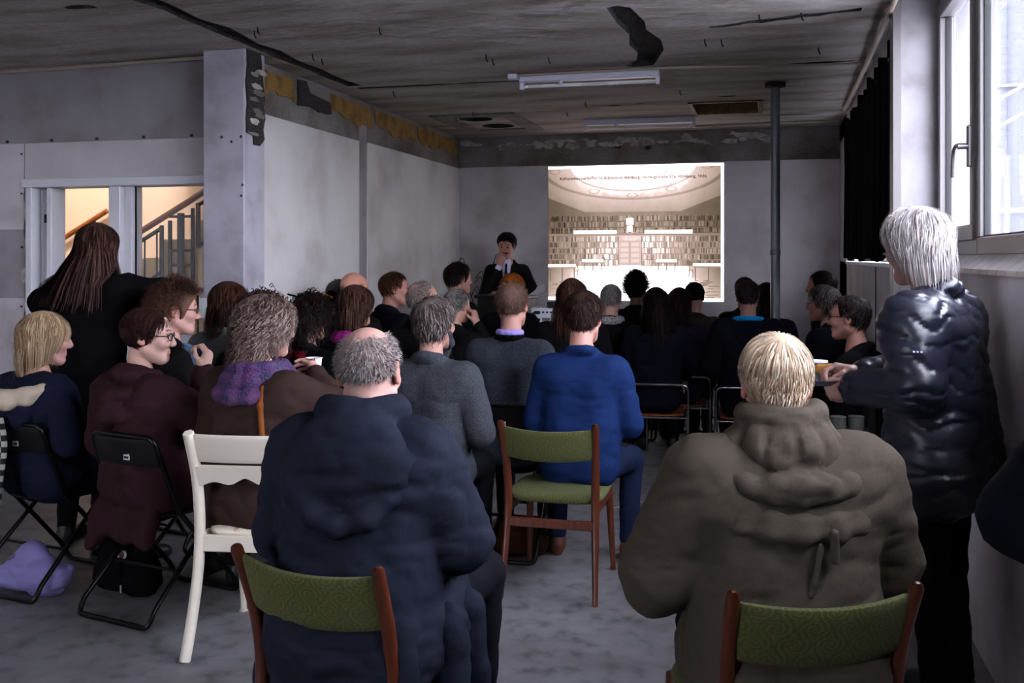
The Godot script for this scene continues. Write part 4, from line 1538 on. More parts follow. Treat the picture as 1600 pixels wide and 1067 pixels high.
# ---------------------------------------------------------------- people
var jobs: Array = []
var folk: Array = []
var head_near := {}
var head_far := {}
var hand_near := {}
var hand_far := {}
var shoe_mesh: ArrayMesh


func cloth(key: String, c: Color, rough := 0.9, weave := 0.5, rim := 0.0, tex: Texture2D = null, scale := 6.0) -> StandardMaterial3D:
	var m := mat(key, c, rough)
	m.metallic_specular = 0.16
	m.uv1_triplanar = true
	m.uv1_scale = Vector3(scale, scale, scale)
	if tex:
		m.albedo_texture = tex
	m.normal_enabled = weave > 0.0
	if weave > 0.0:
		m.normal_texture = tex_weave_n
		m.normal_scale = weave
	if rim > 0.0:
		m.rim_enabled = true
		m.rim = rim
		m.rim_tint = 0.6
	return m


class Body:
	var s: Dictionary
	var node: Node3D
	var J := {}
	var hx := Transform3D.IDENTITY
	var parts: Array = []
	var skin := Blob.new()
	var hair: Hair
	var hands: Array = []
	var extra_nodes: Array = []


func part(b: Body, called: String, m: Material, cell: float, fold := 0.0, label := "") -> Blob:
	var q := Blob.new()
	q.cell = cell
	q.fold = fold
	q.sd = folk.size() * 7 + b.parts.size() + 3
	b.parts.append([called, q, m, label])
	jobs.append(q)
	return q


func person(s: Dictionary) -> Body:
	var b := Body.new()
	b.s = s
	var at: Vector3 = s.at
	var seat: float = s.get("seat", 0.45)
	var stand: bool = s.get("stand", false)
	var H := at.y
	var hs: float = s.get("hs", 1.0)
	var sw: float = s.get("sw", 0.165)
	var bulk: float = s.get("bulk", 0.02)
	var lean: float = s.get("lean", 0.06)
	var shrug: float = s.get("shrug", 0.0)
	var cell: float = s.get("cell", 0.018)
	b.node = thing("person", s.label, "person", Vector3(at.x, 0, at.z), deg_to_rad(s.get("yaw", 0.0)), s.get("group", ""))
	var hd: Array = s.get("head", [0, 0, 0])
	var hy := H - 0.115 * hs
	b.hx = Transform3D(Basis(Vector3.UP, deg_to_rad(hd[0])) * Basis(Vector3.RIGHT, deg_to_rad(hd[1])) * Basis(Vector3.BACK, deg_to_rad(hd[2])) * hs, Vector3(0, hy, 0))
	var J := b.J
	var pz := 0.06 + lean
	J.hy = hy
	J.neck = Vector3(0, hy - 0.19, 0.045)
	J.chest = Vector3(0, hy - 0.37, 0.055 + lean * 0.25)
	if stand:
		J.pelvis = Vector3(0, 0.53 * H, pz)
		J.waist = Vector3(0, 0.61 * H, 0.06 + lean * 0.7)
	else:
		J.pelvis = Vector3(0, seat + 0.105, pz)
		J.waist = Vector3(0, lerpf(seat, hy - 0.37, 0.5), 0.06 + lean * 0.7)
	var kx: float = s.get("knees", 0.12)
	var ft: float = s.get("feet", 0.0)
	for q in [["R", 1.0], ["L", -1.0]]:
		var sg: float = q[1]
		J["sh" + q[0]] = Vector3(sg * sw, hy - 0.255 + shrug, 0.06)
		J["hip" + q[0]] = Vector3(sg * 0.085, J.pelvis.y - 0.01, pz)
		if stand:
			J["knee" + q[0]] = Vector3(sg * 0.095, 0.285 * H, pz - 0.02)
			J["ank" + q[0]] = Vector3(sg * 0.10, 0.085, pz + 0.02)
		else:
			J["knee" + q[0]] = Vector3(sg * kx, seat + 0.055, pz - 0.44)
			J["ank" + q[0]] = Vector3(sg * kx, 0.085, pz - 0.42 + ft)
		var arm: Dictionary = s.get("arms", {}).get(q[0], {})
		var drop: float = hy - 0.255 - (J.pelvis.y + 0.10)
		J["el" + q[0]] = arm.get("el", Vector3(sg * (sw + 0.055 + bulk * 0.6), hy - 0.255 - minf(0.27, drop * 0.75), 0.05))
		if stand:
			J["wr" + q[0]] = arm.get("wr", Vector3(sg * (sw + 0.06 + bulk), hy - 0.255 - 0.52, -0.01))
		else:
			J["wr" + q[0]] = arm.get("wr", Vector3(sg * 0.10, seat + 0.20 + bulk * 0.5, pz - 0.26))
		b.hands.append([q[0], arm])
	for key in s.get("joints", {}):
		J[key] = s.joints[key]
	# skin: neck, trunk and limbs, one surface with the head and hands
	var k := b.skin
	k.cell = 0.024 if cell > 0.015 else 0.02
	k.sd = 5
	k.cap(b.hx * Vector3(0, -0.10, 0.035), J.neck, 0.05, 0.055, 0.03)
	k.cap(J.neck, J.chest, 0.055, 0.085, 0.05)
	for q in ["R", "L"]:
		k.cap(J["sh" + q], J.chest, 0.045, 0.075, 0.05)
		k.cap(J["sh" + q], J["el" + q], 0.047, 0.038, 0.03)
		k.cap(J["el" + q], J["wr" + q], 0.038, 0.026, 0.03)
		k.cap(J["hip" + q], J["knee" + q], 0.075, 0.052, 0.04)
		k.cap(J["knee" + q], J["ank" + q], 0.048, 0.036, 0.03)
	k.cap(J.chest, J.waist, 0.085, 0.08, 0.05)
	k.cap(J.waist, J.pelvis, 0.08, 0.09, 0.05)
	jobs.append(k)
	# upper garment
	var top := part(b, s.get("top", "jacket"), s.top_mat, cell, s.get("fold", 0.004 + bulk * 0.08))
	top.quilt = s.get("quilt", 0.0)
	top.quilt_step = s.get("quilt_step", 0.105)
	for sg in [-1.0, 1.0]:
		top.cap(J.chest + Vector3(sg * 0.072, 0.03, 0), J.waist + Vector3(sg * 0.066, 0, 0), 0.098 + bulk, 0.096 + bulk, 0.06)
		top.cap(J.waist + Vector3(sg * 0.066, 0, 0), J.pelvis + Vector3(sg * 0.07, 0.0 if not stand else -0.06, 0.0), 0.096 + bulk, 0.108 + bulk, 0.06)
		top.cap(Vector3(sg * (sw - 0.03), hy - 0.268 + shrug, 0.062), Vector3(sg * 0.035, hy - 0.215 + shrug, 0.055), 0.064 + bulk * 0.7, 0.052 + bulk * 0.4, 0.05)
	top.cap(J.shR + Vector3(-0.03, -0.03, 0.0), J.shL + Vector3(0.03, -0.03, 0.0), 0.070 + bulk, -1, 0.05)
	for q in ["R", "L"]:
		top.cap(J["sh" + q], J["el" + q], 0.056 + bulk, 0.049 + bulk * 0.9, 0.022)
		var wr: Vector3 = J["wr" + q]
		var end: Vector3 = wr.lerp(J["el" + q], s.get("arms", {}).get(q, {}).get("cuff", 0.06))
		top.cap(J["el" + q], end, 0.048 + bulk * 0.85, 0.034 + bulk * 0.5, 0.02)
	if s.get("collar", 0.02) > 0.0:
		var cr: float = s.get("collar", 0.02)
		var ring := []
		for a in 9:
			var th := PI * a / 8.0
			ring.append(J.neck + Vector3(cos(th) * 0.066, 0.018 + 0.022 * sin(th), 0.01 + sin(th) * 0.062))
		top.chain(ring, cr, 0.025)
	if s.has("skirt"):
		# coat tails over the hips
		var sk: float = s.skirt
		for sg in [-1.0, 1.0]:
			if stand:
				top.cap(J.pelvis + Vector3(sg * 0.06, 0, 0), J.pelvis + Vector3(sg * 0.085, -sk, 0.0), 0.115 + bulk, 0.12 + bulk, 0.06)
			else:
				top.cap(J["hip" + ("R" if sg > 0 else "L")], (J["hip" + ("R" if sg > 0 else "L")] as Vector3).lerp(J["knee" + ("R" if sg > 0 else "L")], sk), 0.098 + bulk, 0.085 + bulk, 0.05)
	# trousers
	var leg := part(b, s.get("legs", "trousers"), s.leg_mat, maxf(cell, 0.017), 0.006)
	for q in ["R", "L"]:
		leg.cap(J["hip" + q], J["knee" + q], 0.092, 0.066, 0.04)
		leg.cap(J["knee" + q], (J["ank" + q] as Vector3) + Vector3(0, 0.02, 0), 0.064, 0.052, 0.03)
	leg.cap(J.hipR, J.hipL, 0.10, -1, 0.05)
	folk.append(b)
	return b


func hair_of(b: Body, d: Dictionary) -> Hair:
	var h := Hair.new()
	for key in d:
		if key != "base_thick" and key != "base_low" and key != "no_base":
			h.set(key, d[key])
	h.sd = folk.size()
	if not d.has("no_base"):
		h.base = hair_base(d.get("base_thick", h.thick * 0.6), d.get("base_low", 0.0))
	b.hair = h
	jobs.append(h)
	return h


func lin(r: float, g: float, bl: float) -> Color:
	# colours of skin and hair, written as seen, kept as linear values for vertex colours
	return Color(r, g, bl).srgb_to_linear()


func glasses(b: Body, c: Material, w := 0.021, h := 0.015):
	var m := MB.new()
	for s in [-1.0, 1.0]:
		var ring := []
		for k in 16:
			var a := TAU * k / 16
			ring.append(Vector3(s * 0.032 + cos(a) * w, 0.0 + sin(a) * h * (1.0 - 0.15 * absf(cos(a))), -0.108 + 0.010 * absf(cos(a)) * (1.0 if s * cos(a) > 0 else 0.0)))
		m.tube(ring, 0.0022, 6, true)
		m.tube([Vector3(s * 0.053, 0.004, -0.098), Vector3(s * 0.078, 0.006, -0.06), Vector3(s * 0.082, 0.008, 0.01), Vector3(s * 0.080, -0.012, 0.03)], 0.0022, 6)
	m.tube([Vector3(-0.012, 0.004, -0.108), Vector3(0, 0.008, -0.113), Vector3(0.012, 0.004, -0.108)], 0.0022, 6)
	var g := obj("glasses", m.mesh(), c, b.node)
	g.transform = b.hx
	for s in [-1.0, 1.0]:
		var l := MB.new()
		l.lathe([Vector2(0.0, 0.0006), Vector2(0.014, 0.0006), Vector2(0.019, 0.0), Vector2(0.014, -0.0006), Vector2(0.0, -0.0006)], 16, Transform3D(Basis(Vector3.RIGHT, PI / 2).scaled(Vector3(1, 0.75, 1)), Vector3(s * 0.032, 0, -0.107)))
		obj("lens", l.mesh(), mats.glass, g)


func hand_frame(fore: Vector3, along: Vector3, palm: Vector3) -> Basis:
	# fingers run along `along`, the palm looks to `palm`
	var z := -along.normalized()
	var y := -(palm - along.normalized() * palm.dot(along.normalized())).normalized()
	var x := y.cross(z)
	return Basis(x, y, z)


func finish_people():
	var t0 := Time.get_ticks_msec()
	# templates first
	var tb := []
	for male in [true, false]:
		tb.append(head_blob(0.0036, male))
		tb.append(head_blob(0.0065, male))
	var curls := {"relaxed": [[28, 32, 22], 0.3], "grip": [[52, 62, 35], 0.9], "pinch": [[40, 45, 25], 1.0], "flat": [[10, 14, 10], 0.1]}
	for key in curls:
		tb.append(hand_blob(0.0034, curls[key][0], curls[key][1]))
		tb.append(hand_blob(0.0062, curls[key][0], curls[key][1]))
	tb.append(shoe_blob(0.009))
	var all := tb + jobs
	var next := [0]
	var lock := Mutex.new()
	var threads := []
	for w in 4:
		var th := Thread.new()
		th.start(func():
			while true:
				lock.lock()
				var k: int = next[0]
				next[0] += 1
				lock.unlock()
				if k >= all.size():
					return
				all[k].march())
		threads.append(th)
	for th in threads:
		th.wait_to_finish()
	for q in 4:
		paint_head(tb[q].out)
	head_near = {true: tb[0].out, false: tb[2].out}
	head_far = {true: tb[1].out, false: tb[3].out}
	var o := 4
	for key in curls:
		hand_near[key] = tb[o].out
		hand_far[key] = tb[o + 1].out
		o += 2
	shoe_mesh = tb[o].out.mesh()
	var skin_m := mat("skin", Color(1, 1, 1), 0.55)
	skin_m.vertex_color_use_as_albedo = true
	skin_m.subsurf_scatter_enabled = true
	skin_m.subsurf_scatter_strength = 0.05
	var hair_m := mat("hair", Color(1, 1, 1), 0.6)
	hair_m.metallic_specular = 0.22
	hair_m.vertex_color_use_as_albedo = true
	for b in folk:
		var s: Dictionary = b.s
		var tone: Color = s.get("skin", lin(0.80, 0.60, 0.52)) * Color(0.80, 0.80, 0.80)
		var near: bool = s.get("cell", 0.018) < 0.016
		var a := Arr.new()
		a.add(b.skin.out, Transform3D.IDENTITY, tone)
		var heads: Dictionary = head_near if near or s.get("face", false) else head_far
		a.add(heads[s.get("male", true)], b.hx, tone)
		for q in b.hands:
			var arm: Dictionary = q[1]
			var el: Vector3 = b.J["el" + q[0]]
			var wr: Vector3 = b.J["wr" + q[0]]
			var fore := (wr - el).normalized()
			var along: Vector3 = arm.get("along", (fore + Vector3(0, -0.15, -0.25)).normalized())
			var palm: Vector3 = arm.get("palm", Vector3(0, -1, 0.1))
			var set_of: Dictionary = hand_near if near or arm.has("along") else hand_far
			a.add(set_of[arm.get("hand", "relaxed")], Transform3D(hand_frame(fore, along, palm), wr), tone, q[0] == "L")
		obj("body", a.mesh(), skin_m, b.node)
		for p in b.parts:
			var po := obj(p[0], (p[1] as Blob).out.mesh(), p[2], b.node)
			if p[3] != "":
				po.set_meta("label", p[3])
		if b.hair:
			var ho := obj("hair", b.hair.out.mesh(), hair_m, b.node)
			ho.transform = b.hx
		for q in ["R", "L"]:
			var sh := obj("shoe", shoe_mesh, s.get("shoe_mat", mats.shoe_black), b.node)
			var an: Vector3 = b.J["ank" + q]
			sh.position = Vector3(an.x, maxf(0.0, an.y - 0.085), an.z)
			sh.rotation.y = -0.15 if q == "R" else 0.15
	print("people ", Time.get_ticks_msec() - t0, " ms, jobs ", jobs.size())


func people():
	mat("shoe_black", Color(0.03, 0.03, 0.03), 0.5)
	mat("shoe_brown", Color(0.30, 0.14, 0.07), 0.6)
	var tweed := noise_tex(71, 0.35, [[0.0, grey(0.25)], [0.45, grey(0.6)], [0.7, grey(1.0)], [1.0, grey(1.0)]], 256, 2, FastNoiseLite.TYPE_VALUE)
	cloth("navy_parka", Color(0.115, 0.126, 0.172), 0.75, 0.25)
	cloth("olive_parka", Color(0.275, 0.245, 0.21), 0.8, 0.3)
	var puf := cloth("navy_down", Color(0.085, 0.095, 0.15), 0.34, 0.1)
	puf.metallic_specular = 0.5
	cloth("navy_wool", Color(0.095, 0.105, 0.175), 0.95, 0.6)
	cloth("cream_fleece", Color(0.74, 0.68, 0.60), 1.0, 1.2)
	cloth("maroon_coat", Color(0.195, 0.112, 0.132), 0.9, 0.4)
	cloth("brown_coat", Color(0.205, 0.148, 0.136), 0.9, 0.4)
	var scarf_t := noise_tex(73, 0.02, [[0.0, Color(0.16, 0.30, 0.36)], [0.3, Color(0.24, 0.20, 0.34)], [0.5, Color(0.36, 0.21, 0.34)], [0.7, Color(0.27, 0.22, 0.36)], [1.0, Color(0.33, 0.40, 0.25)]], 256, 3)
	cloth("purple_scarf", Color(1, 1, 1), 0.95, 0.8, 0.0, scarf_t, 1.6)
	cloth("grey_tweed", Color(0.33, 0.34, 0.37), 0.95, 0.8, 0.0, tweed, 9.0)
	cloth("grey_knit", Color(0.29, 0.31, 0.355), 0.95, 0.9, 0.0, tweed, 7.0)
	cloth("blue_knit", Color(0.078, 0.145, 0.30), 0.8, 0.35)
	cloth("blue_denim", Color(0.09, 0.12, 0.205), 0.9, 0.6)
	cloth("black_wool", Color(0.05, 0.046, 0.054), 0.95, 0.5)
	cloth("black_suit", Color(0.07, 0.065, 0.068), 0.85, 0.4)
	cloth("dark_navy", Color(0.07, 0.074, 0.11), 0.9, 0.4)
	cloth("dark_trousers", Color(0.085, 0.085, 0.105), 0.9, 0.4)
	cloth("olive_coat", Color(0.20, 0.19, 0.14), 0.9, 0.4)
	cloth("grey_jacket", Color(0.45, 0.46, 0.48), 0.9, 0.4)
	cloth("plum_jacket", Color(0.15, 0.12, 0.19), 0.9, 0.4)
	cloth("magenta_scarf", Color(0.62, 0.16, 0.50), 0.9, 0.8)
	cloth("red_scarf", Color(0.35, 0.05, 0.09), 0.9, 0.8)
	cloth("white_shirt", Color(0.75, 0.74, 0.86), 0.8, 0.2)
	cloth("lilac_shirt", Color(0.62, 0.56, 0.86), 0.8, 0.2)
	cloth("turquoise", Color(0.05, 0.55, 0.80), 0.7, 0.2)
	var zebra := noise_tex(75, 0.05, [[0.0, grey(0.05)], [0.48, grey(0.08)], [0.52, grey(0.8)], [1.0, grey(0.85)]], 256, 2)
	cloth("zebra_scarf", Color(1, 1, 1), 0.9, 0.4, 0.0, zebra, 8.0)
	cloth("strap_tan", Color(0.45, 0.26, 0.12), 0.6, 0.1)
	cloth("black_lining", Color(0.03, 0.03, 0.035), 0.9, 0.2)
	var b: Body
	var q: Blob

	# --- man in the navy parka on the near green chair
	b = person({"at": Vector3(-1.06, 1.36, -2.53), "own_chair": true, "yaw": 2.0, "head": [4, -6, 3], "sw": 0.165, "shrug": 0.035, "bulk": 0.054, "cell": 0.012, "fold": 0.0099, "lean": 0.04, "collar": 0.0, "hs": 1.03, "joints": {"kneeR": Vector3(0.23, 0.60, -0.36), "ankR": Vector3(0.20, 0.12, -0.42)},
		"top": "parka", "top_mat": mats.navy_parka, "leg_mat": mats.dark_trousers, "skin": lin(0.78, 0.60, 0.55), "skirt": 0.4,
		"arms": {"R": {"el": Vector3(0.25, 0.80, 0.0), "wr": Vector3(0.12, 0.68, -0.24), "cuff": 0.1}, "L": {"el": Vector3(-0.23, 0.80, 0.02)}},
		"label": "balding man with cropped grey hair in navy parka, seated on green chair"})
	hair_of(b, {"n": 3600, "width": 0.0013, "len0": 0.010, "len1": 0.020, "steps": 3, "thick": 0.004, "bald": 0.70, "bald_dir": Vector3(0, 0.95, 0.14), "mess": 0.35, "cols": [lin(0.56, 0.53, 0.52), lin(0.47, 0.44, 0.43), lin(0.64, 0.61, 0.60), lin(0.36, 0.34, 0.33)], "no_base": true})
	q = part(b, "hood", mats.navy_parka, 0.011, 0.007)
	# stand-up collar and the hood lying flat over the shoulders
	var ca := []
	var cb := []
	for a in 11:
		var th := PI * (a / 10.0) * 1.2 - 0.1 * PI
		ca.append(Vector3(cos(th) * 0.095, b.J.hy - 0.095, 0.045 + sin(th) * 0.080))
		cb.append(Vector3(cos(th) * 0.19, b.J.hy - 0.165 - 0.20 * pow(maxf(0.0, sin(th)), 1.6), 0.06 + sin(th) * 0.172))
	q.chain(ca, 0.034, 0.03)
	q.chain(cb, 0.030, 0.025)
	q.ell(Vector3(0, b.J.hy - 0.225, 0.145), Vector3(0.18, 0.14, 0.088), 0.03)
	q.cap(Vector3(-0.15, b.J.hy - 0.19, 0.12), Vector3(-0.03, b.J.hy - 0.145, 0.165), 0.026, 0.02, 0.015)
	q.cap(Vector3(0.15, b.J.hy - 0.19, 0.12), Vector3(0.03, b.J.hy - 0.145, 0.165), 0.026, 0.02, 0.015)
	q.cap(Vector3(-0.14, b.J.hy - 0.255, 0.215), Vector3(0.03, b.J.hy - 0.225, 0.240), 0.008, 0.004, 0.02, true)
	q.cap(Vector3(0.15, b.J.hy - 0.27, 0.205), Vector3(0.02, b.J.hy - 0.30, 0.235), 0.008, 0.004, 0.02, true)
	q = part(b, "coat_tail", mats.navy_parka, 0.013, 0.008)
	for k in 6:
		var f := k / 5.0
		var tx := lerpf(-0.15, 0.16, f)
		q.cap(Vector3(tx, 0.62, 0.185), Vector3(tx * 1.06, 0.24 + 0.02 * sin(k * 2.0), 0.2 + 0.01 * sin(k * 2.6)), 0.05, 0.040, 0.06)
	q.cap(Vector3(0.24, 0.60, 0.06), Vector3(0.27, 0.22, 0.06), 0.055, 0.05, 0.06)
	q.cap(Vector3(0.25, 0.60, -0.08), Vector3(0.29, 0.25, -0.10), 0.05, 0.045, 0.06)
	q.cap(Vector3(-0.24, 0.60, 0.06), Vector3(-0.27, 0.24, 0.06), 0.055, 0.05, 0.06)

	# --- fair-haired person in the olive parka
	b = person({"at": Vector3(0.01, 1.35, -2.62), "own_chair": true, "yaw": 16.0, "head": [-4, -4, 0], "sw": 0.19, "shrug": 0.025, "bulk": 0.062, "cell": 0.012, "fold": 0.0087, "lean": 0.05, "collar": 0.0, "male": false, "hs": 1.03,
		"top": "parka", "top_mat": mats.olive_parka, "leg_mat": mats.dark_trousers, "skin": lin(0.80, 0.58, 0.52), "skirt": 0.4,
		"arms": {"L": {"el": Vector3(-0.30, 0.76, 0.03), "wr": Vector3(-0.14, 0.67, -0.22)}, "R": {"el": Vector3(0.28, 0.78, -0.02)}},
		"label": "person with short fair hair in bulky olive parka with quilted hood, seated on green chair"})
	hair_of(b, {"n": 5200, "width": 0.0022, "len0": 0.07, "len1": 0.135, "steps": 9, "hug": 0.45, "cling": 0.75, "thick": 0.012, "mess": 0.12, "grav": 0.30, "crown": Vector3(0.1, 0.85, 0.42), "cols": [lin(0.72, 0.64, 0.54), lin(0.63, 0.53, 0.43), lin(0.55, 0.44, 0.36), lin(0.78, 0.72, 0.63)], "base_low": 0.02, "low": -0.7})
	q = part(b, "hood", mats.olive_parka, 0.010, 0.010, "quilted hood gathered round the neck")
	var ha := []
	var hb := []
	for a in 13:
		var th := PI * (a / 12.0) * 1.3 - 0.15 * PI
		ha.append(Vector3(cos(th) * 0.088, b.J.hy - 0.068, 0.035 + sin(th) * 0.088))
		hb.append(Vector3(cos(th) * 0.185, b.J.hy - 0.205 - 0.02 * maxf(0.0, sin(th)), 0.045 + sin(th) * 0.165))
	q.chain(ha, 0.024, 0.02)
	q.chain(hb, 0.031, 0.035)
	q.ell(Vector3(0, b.J.hy - 0.155, 0.055), Vector3(0.155, 0.10, 0.14), 0.03)
	for a in 7:
		var th := PI * (a / 6.0)
		q.cap(Vector3(cos(th) * 0.125, b.J.hy - 0.085, 0.04 + sin(th) * 0.12), Vector3(cos(th) * 0.175, b.J.hy - 0.185, 0.05 + sin(th) * 0.165), 0.005, 0.006, 0.015, true)
	q = part(b, "cape_flap", mats.olive_parka, 0.010, 0.006)
	for r in 2:
		var ring := []
		for a in 11:
			var th := PI * (a / 10.0) * 1.1 - 0.05 * PI
			ring.append(Vector3(cos(th) * (0.215 + r * 0.012), b.J.hy - 0.245 - r * 0.03 - 0.05 * sin(th), 0.05 + sin(th) * (0.175 + r * 0.006)))
		q.chain(ring, 0.019, 0.03)
	q = part(b, "drawstring", mats.olive_parka, 0.006, 0.0)
	q.chain([Vector3(0.06, b.J.hy - 0.31, 0.262), Vector3(0.065, b.J.hy - 0.375, 0.250)], 0.011, 0.01)
	q.chain([Vector3(0.035, b.J.hy - 0.345, 0.245), Vector3(0.02, b.J.hy - 0.43, 0.243), Vector3(0.012, b.J.hy - 0.46, 0.243)], 0.008, 0.01)
	q = part(b, "coat_tail", mats.olive_parka, 0.014, 0.008)
	for k in 6:
		var f := k / 5.0
		var tx := lerpf(-0.15, 0.15, f)
		q.cap(Vector3(tx, 0.62, 0.18), Vector3(tx * 1.06, 0.31 + 0.02 * sin(k * 2.0), 0.19 + 0.01 * sin(k * 2.6)), 0.05, 0.040, 0.06)

	# --- standing man in the down jacket by the window
	b = person({"at": Vector3(0.49, 1.715, -3.72), "yaw": 62.0, "head": [-28, -8, 4], "stand": true, "sw": 0.20, "bulk": 0.045, "cell": 0.011, "fold": 0.0025, "lean": 0.03, "hs": 1.04, "collar": 0.03,
		"top": "down_jacket", "top_mat": puf, "leg_mat": mats.black_suit, "skin": lin(0.72, 0.55, 0.50), "skirt": 0.08, "quilt": 0.013, "quilt_step": 0.085,
		"arms": {"L": {"el": Vector3(-0.25, 1.13, 0.10), "wr": Vector3(-0.19, 1.10, -0.15), "along": Vector3(0.25, -0.12, -1), "palm": Vector3(0.8, -0.3, 0), "hand": "pinch"}, "R": {"el": Vector3(0.27, 1.14, 0.02), "wr": Vector3(0.0, 1.13, -0.20), "along": Vector3(-0.45, 0.1, -0.8), "palm": Vector3(-0.6, -0.6, 0), "hand": "pinch"}},
		"label": "white-haired man in shiny navy quilted down jacket standing by the window"})
	hair_of(b, {"n": 5200, "width": 0.0022, "len0": 0.10, "len1": 0.20, "steps": 11, "hug": 0.16, "cling": 0.35, "thick": 0.018, "mess": 0.2, "grav": 0.45, "crown": Vector3(0, 0.9, 0.25), "cols": [lin(0.74, 0.71, 0.70), lin(0.62, 0.58, 0.57), lin(0.50, 0.46, 0.45), lin(0.82, 0.80, 0.79)], "base_low": 0.06, "low": -0.75, "lift": 0.15, "drape": 0.10, "bald": 0.955, "bald_dir": Vector3(0.1, 0.9, 0.3)})

	for k in 3:
		var lg := MB.new()
		var axp: Vector3 = (b.J.shL as Vector3).lerp(b.J.elL, 0.42)
		lg.box(Vector3(-0.005 + k * 0.011, -0.003, -0.004), Vector3(0.002 + k * 0.011, 0.003, 0.004), 0.0008, Transform3D(Basis(Vector3.UP, deg_to_rad(-69.5)), axp + Vector3(-0.935, 0, 0.35) * 0.113))
		obj("sleeve_mark", lg.mesh(), mats.white_shirt, b.node)

	# --- woman with fair bob and fleece-lined hood
	b = person({"at": Vector3(-3.36, 1.285, -4.05), "chair_at": Vector3(-3.34, 0, -4.075), "chair_turn": -10.0, "lean": -0.05, "yaw": -16.0, "head": [-24, -4, -3], "sw": 0.165, "bulk": 0.04, "cell": 0.013, "male": false, "hs": 1.02, "seat": 0.44, "collar": 0.0, "fold": 0.0074,
		"top": "jacket", "top_mat": mats.navy_wool, "leg_mat": mats.dark_trousers, "skin": lin(0.80, 0.60, 0.56), "skirt": 0.4,
		"label": "fair-haired woman in navy jacket with cream fleece hood on folding chair"})
	hair_of(b, {"n": 4200, "width": 0.0028, "len0": 0.16, "len1": 0.26, "steps": 11, "hug": 0.12, "cling": 0.5, "thick": 0.016, "mess": 0.08, "grav": 0.7, "crown": Vector3(0, 0.95, 0.1), "front": 0.25, "cols": [lin(0.66, 0.56, 0.44), lin(0.56, 0.46, 0.36), lin(0.48, 0.38, 0.29), lin(0.74, 0.64, 0.52)], "base_low": 0.08, "low": -0.7, "drape": 0.08})
	q = part(b, "hood_lining", mats.cream_fleece, 0.011, 0.008, "cream fleece lining of the hood")
	var rr := []
	for a in 9:
		var th := PI * (a / 8.0) * 1.1 - 0.05 * PI
		rr.append(Vector3(cos(th) * 0.185 - 0.01, b.J.hy - 0.215 - 0.05 * sin(th), 0.07 + sin(th) * 0.185))
	q.chain(rr, [0.025, 0.036, 0.044, 0.048, 0.050, 0.050, 0.046, 0.040, 0.03], 0.02)
	q = part(b, "hood", mats.navy_wool, 0.013, 0.010)
	q.cap(Vector3(-0.12, b.J.hy - 0.31, 0.17), Vector3(0.10, b.J.hy - 0.31, 0.17), 0.06, -1, 0.04)
	q.cap(Vector3(-0.06, b.J.hy - 0.37, 0.18), Vector3(0.05, b.J.hy - 0.37, 0.18), 0.06, -1, 0.05)

	# --- woman with glasses in the maroon coat, turned to the right
	b = person({"at": Vector3(-2.71, 1.315, -3.92), "chair_at": Vector3(-2.64, 0, -3.93), "chair_turn": -13.0, "lean": -0.05, "yaw": -20.0, "head": [-48, -2, 0], "sw": 0.17, "bulk": 0.045, "cell": 0.012, "male": false, "seat": 0.44, "collar": 0.036, "fold": 0.0087, "face": true,
		"top": "coat", "top_mat": mats.maroon_coat, "leg_mat": mats.dark_trousers, "skin": lin(0.88, 0.70, 0.64), "skirt": 0.5,
		"arms": {"R": {"el": Vector3(0.27, 0.84, -0.10), "wr": Vector3(0.19, 1.03, -0.15), "along": Vector3(0.05, 1, -0.30), "palm": Vector3(-0.9, 0.2, 0.3), "hand": "grip", "cuff": 0.02}},
		"label": "woman with dark glasses in maroon hooded coat raising a blue tissue"})
	hair_of(b, {"n": 4200, "width": 0.0022, "len0": 0.10, "len1": 0.18, "steps": 10, "hug": 0.4, "cling": 0.7, "thick": 0.013, "mess": 0.10, "grav": 0.35, "crown": Vector3(0, 0.7, -0.55), "cols": [lin(0.16, 0.09, 0.09), lin(0.22, 0.13, 0.12), lin(0.11, 0.07, 0.07)], "base_low": 0.05, "low": -0.72, "front": 0.58})
	glasses(b, mats.black_plastic, 0.022, 0.017)
	q = part(b, "hood", mats.maroon_coat, 0.011, 0.007)
	for r in 3:
		var ring := []
		for a in 9:
			var th := PI * (a / 8.0) * 1.15 - 0.07 * PI
			ring.append(Vector3(cos(th) * (0.10 + r * 0.035), b.J.hy - 0.165 - r * 0.055 - 0.03 * r * sin(th), 0.05 + sin(th) * (0.09 + r * 0.03)))
		q.chain(ring, 0.032, 0.03)
	q.cap(Vector3(0.0, b.J.hy - 0.30, 0.18), Vector3(-0.03, b.J.hy - 0.36, 0.17), 0.05, 0.04, 0.05)
	q = part(b, "coat_tail", mats.maroon_coat, 0.014, 0.008)
	for k in 6:
		var f := k / 5.0
		var tx := lerpf(-0.15, 0.15, f)
		q.cap(Vector3(tx, 0.6, 0.06), Vector3(tx * 1.06, 0.34 + 0.02 * sin(k * 2.0), 0.12 + 0.01 * sin(k * 2.6)), 0.05, 0.040, 0.06)
	q.cap(Vector3(-0.16, 0.40, 0.13), Vector3(-0.20, 0.26, 0.16), 0.05, 0.025, 0.06)

	# --- woman with greying curls and purple scarf on the white chair
	b = person({"at": Vector3(-2.06, 1.375, -3.80), "own_chair": true, "yaw": -12.0, "head": [-34, -2, 0], "sw": 0.18, "bulk": 0.035, "cell": 0.012, "male": false, "collar": 0.0, "fold": 0.0074, "skin": lin(0.82, 0.62, 0.56),
		"top": "coat", "top_mat": mats.brown_coat, "leg_mat": mats.dark_trousers, "skirt": 0.4,
		"arms": {"R": {"el": Vector3(0.28, 0.92, -0.10), "wr": Vector3(0.10, 1.045, -0.20), "along": Vector3(-0.55, 0.2, -0.6), "palm": Vector3(-0.5, -0.2, 0.7), "hand": "pinch", "cuff": 0.04}},
		"label": "woman with greying curly hair and purple scarf holding a paper cup, on white chair"})
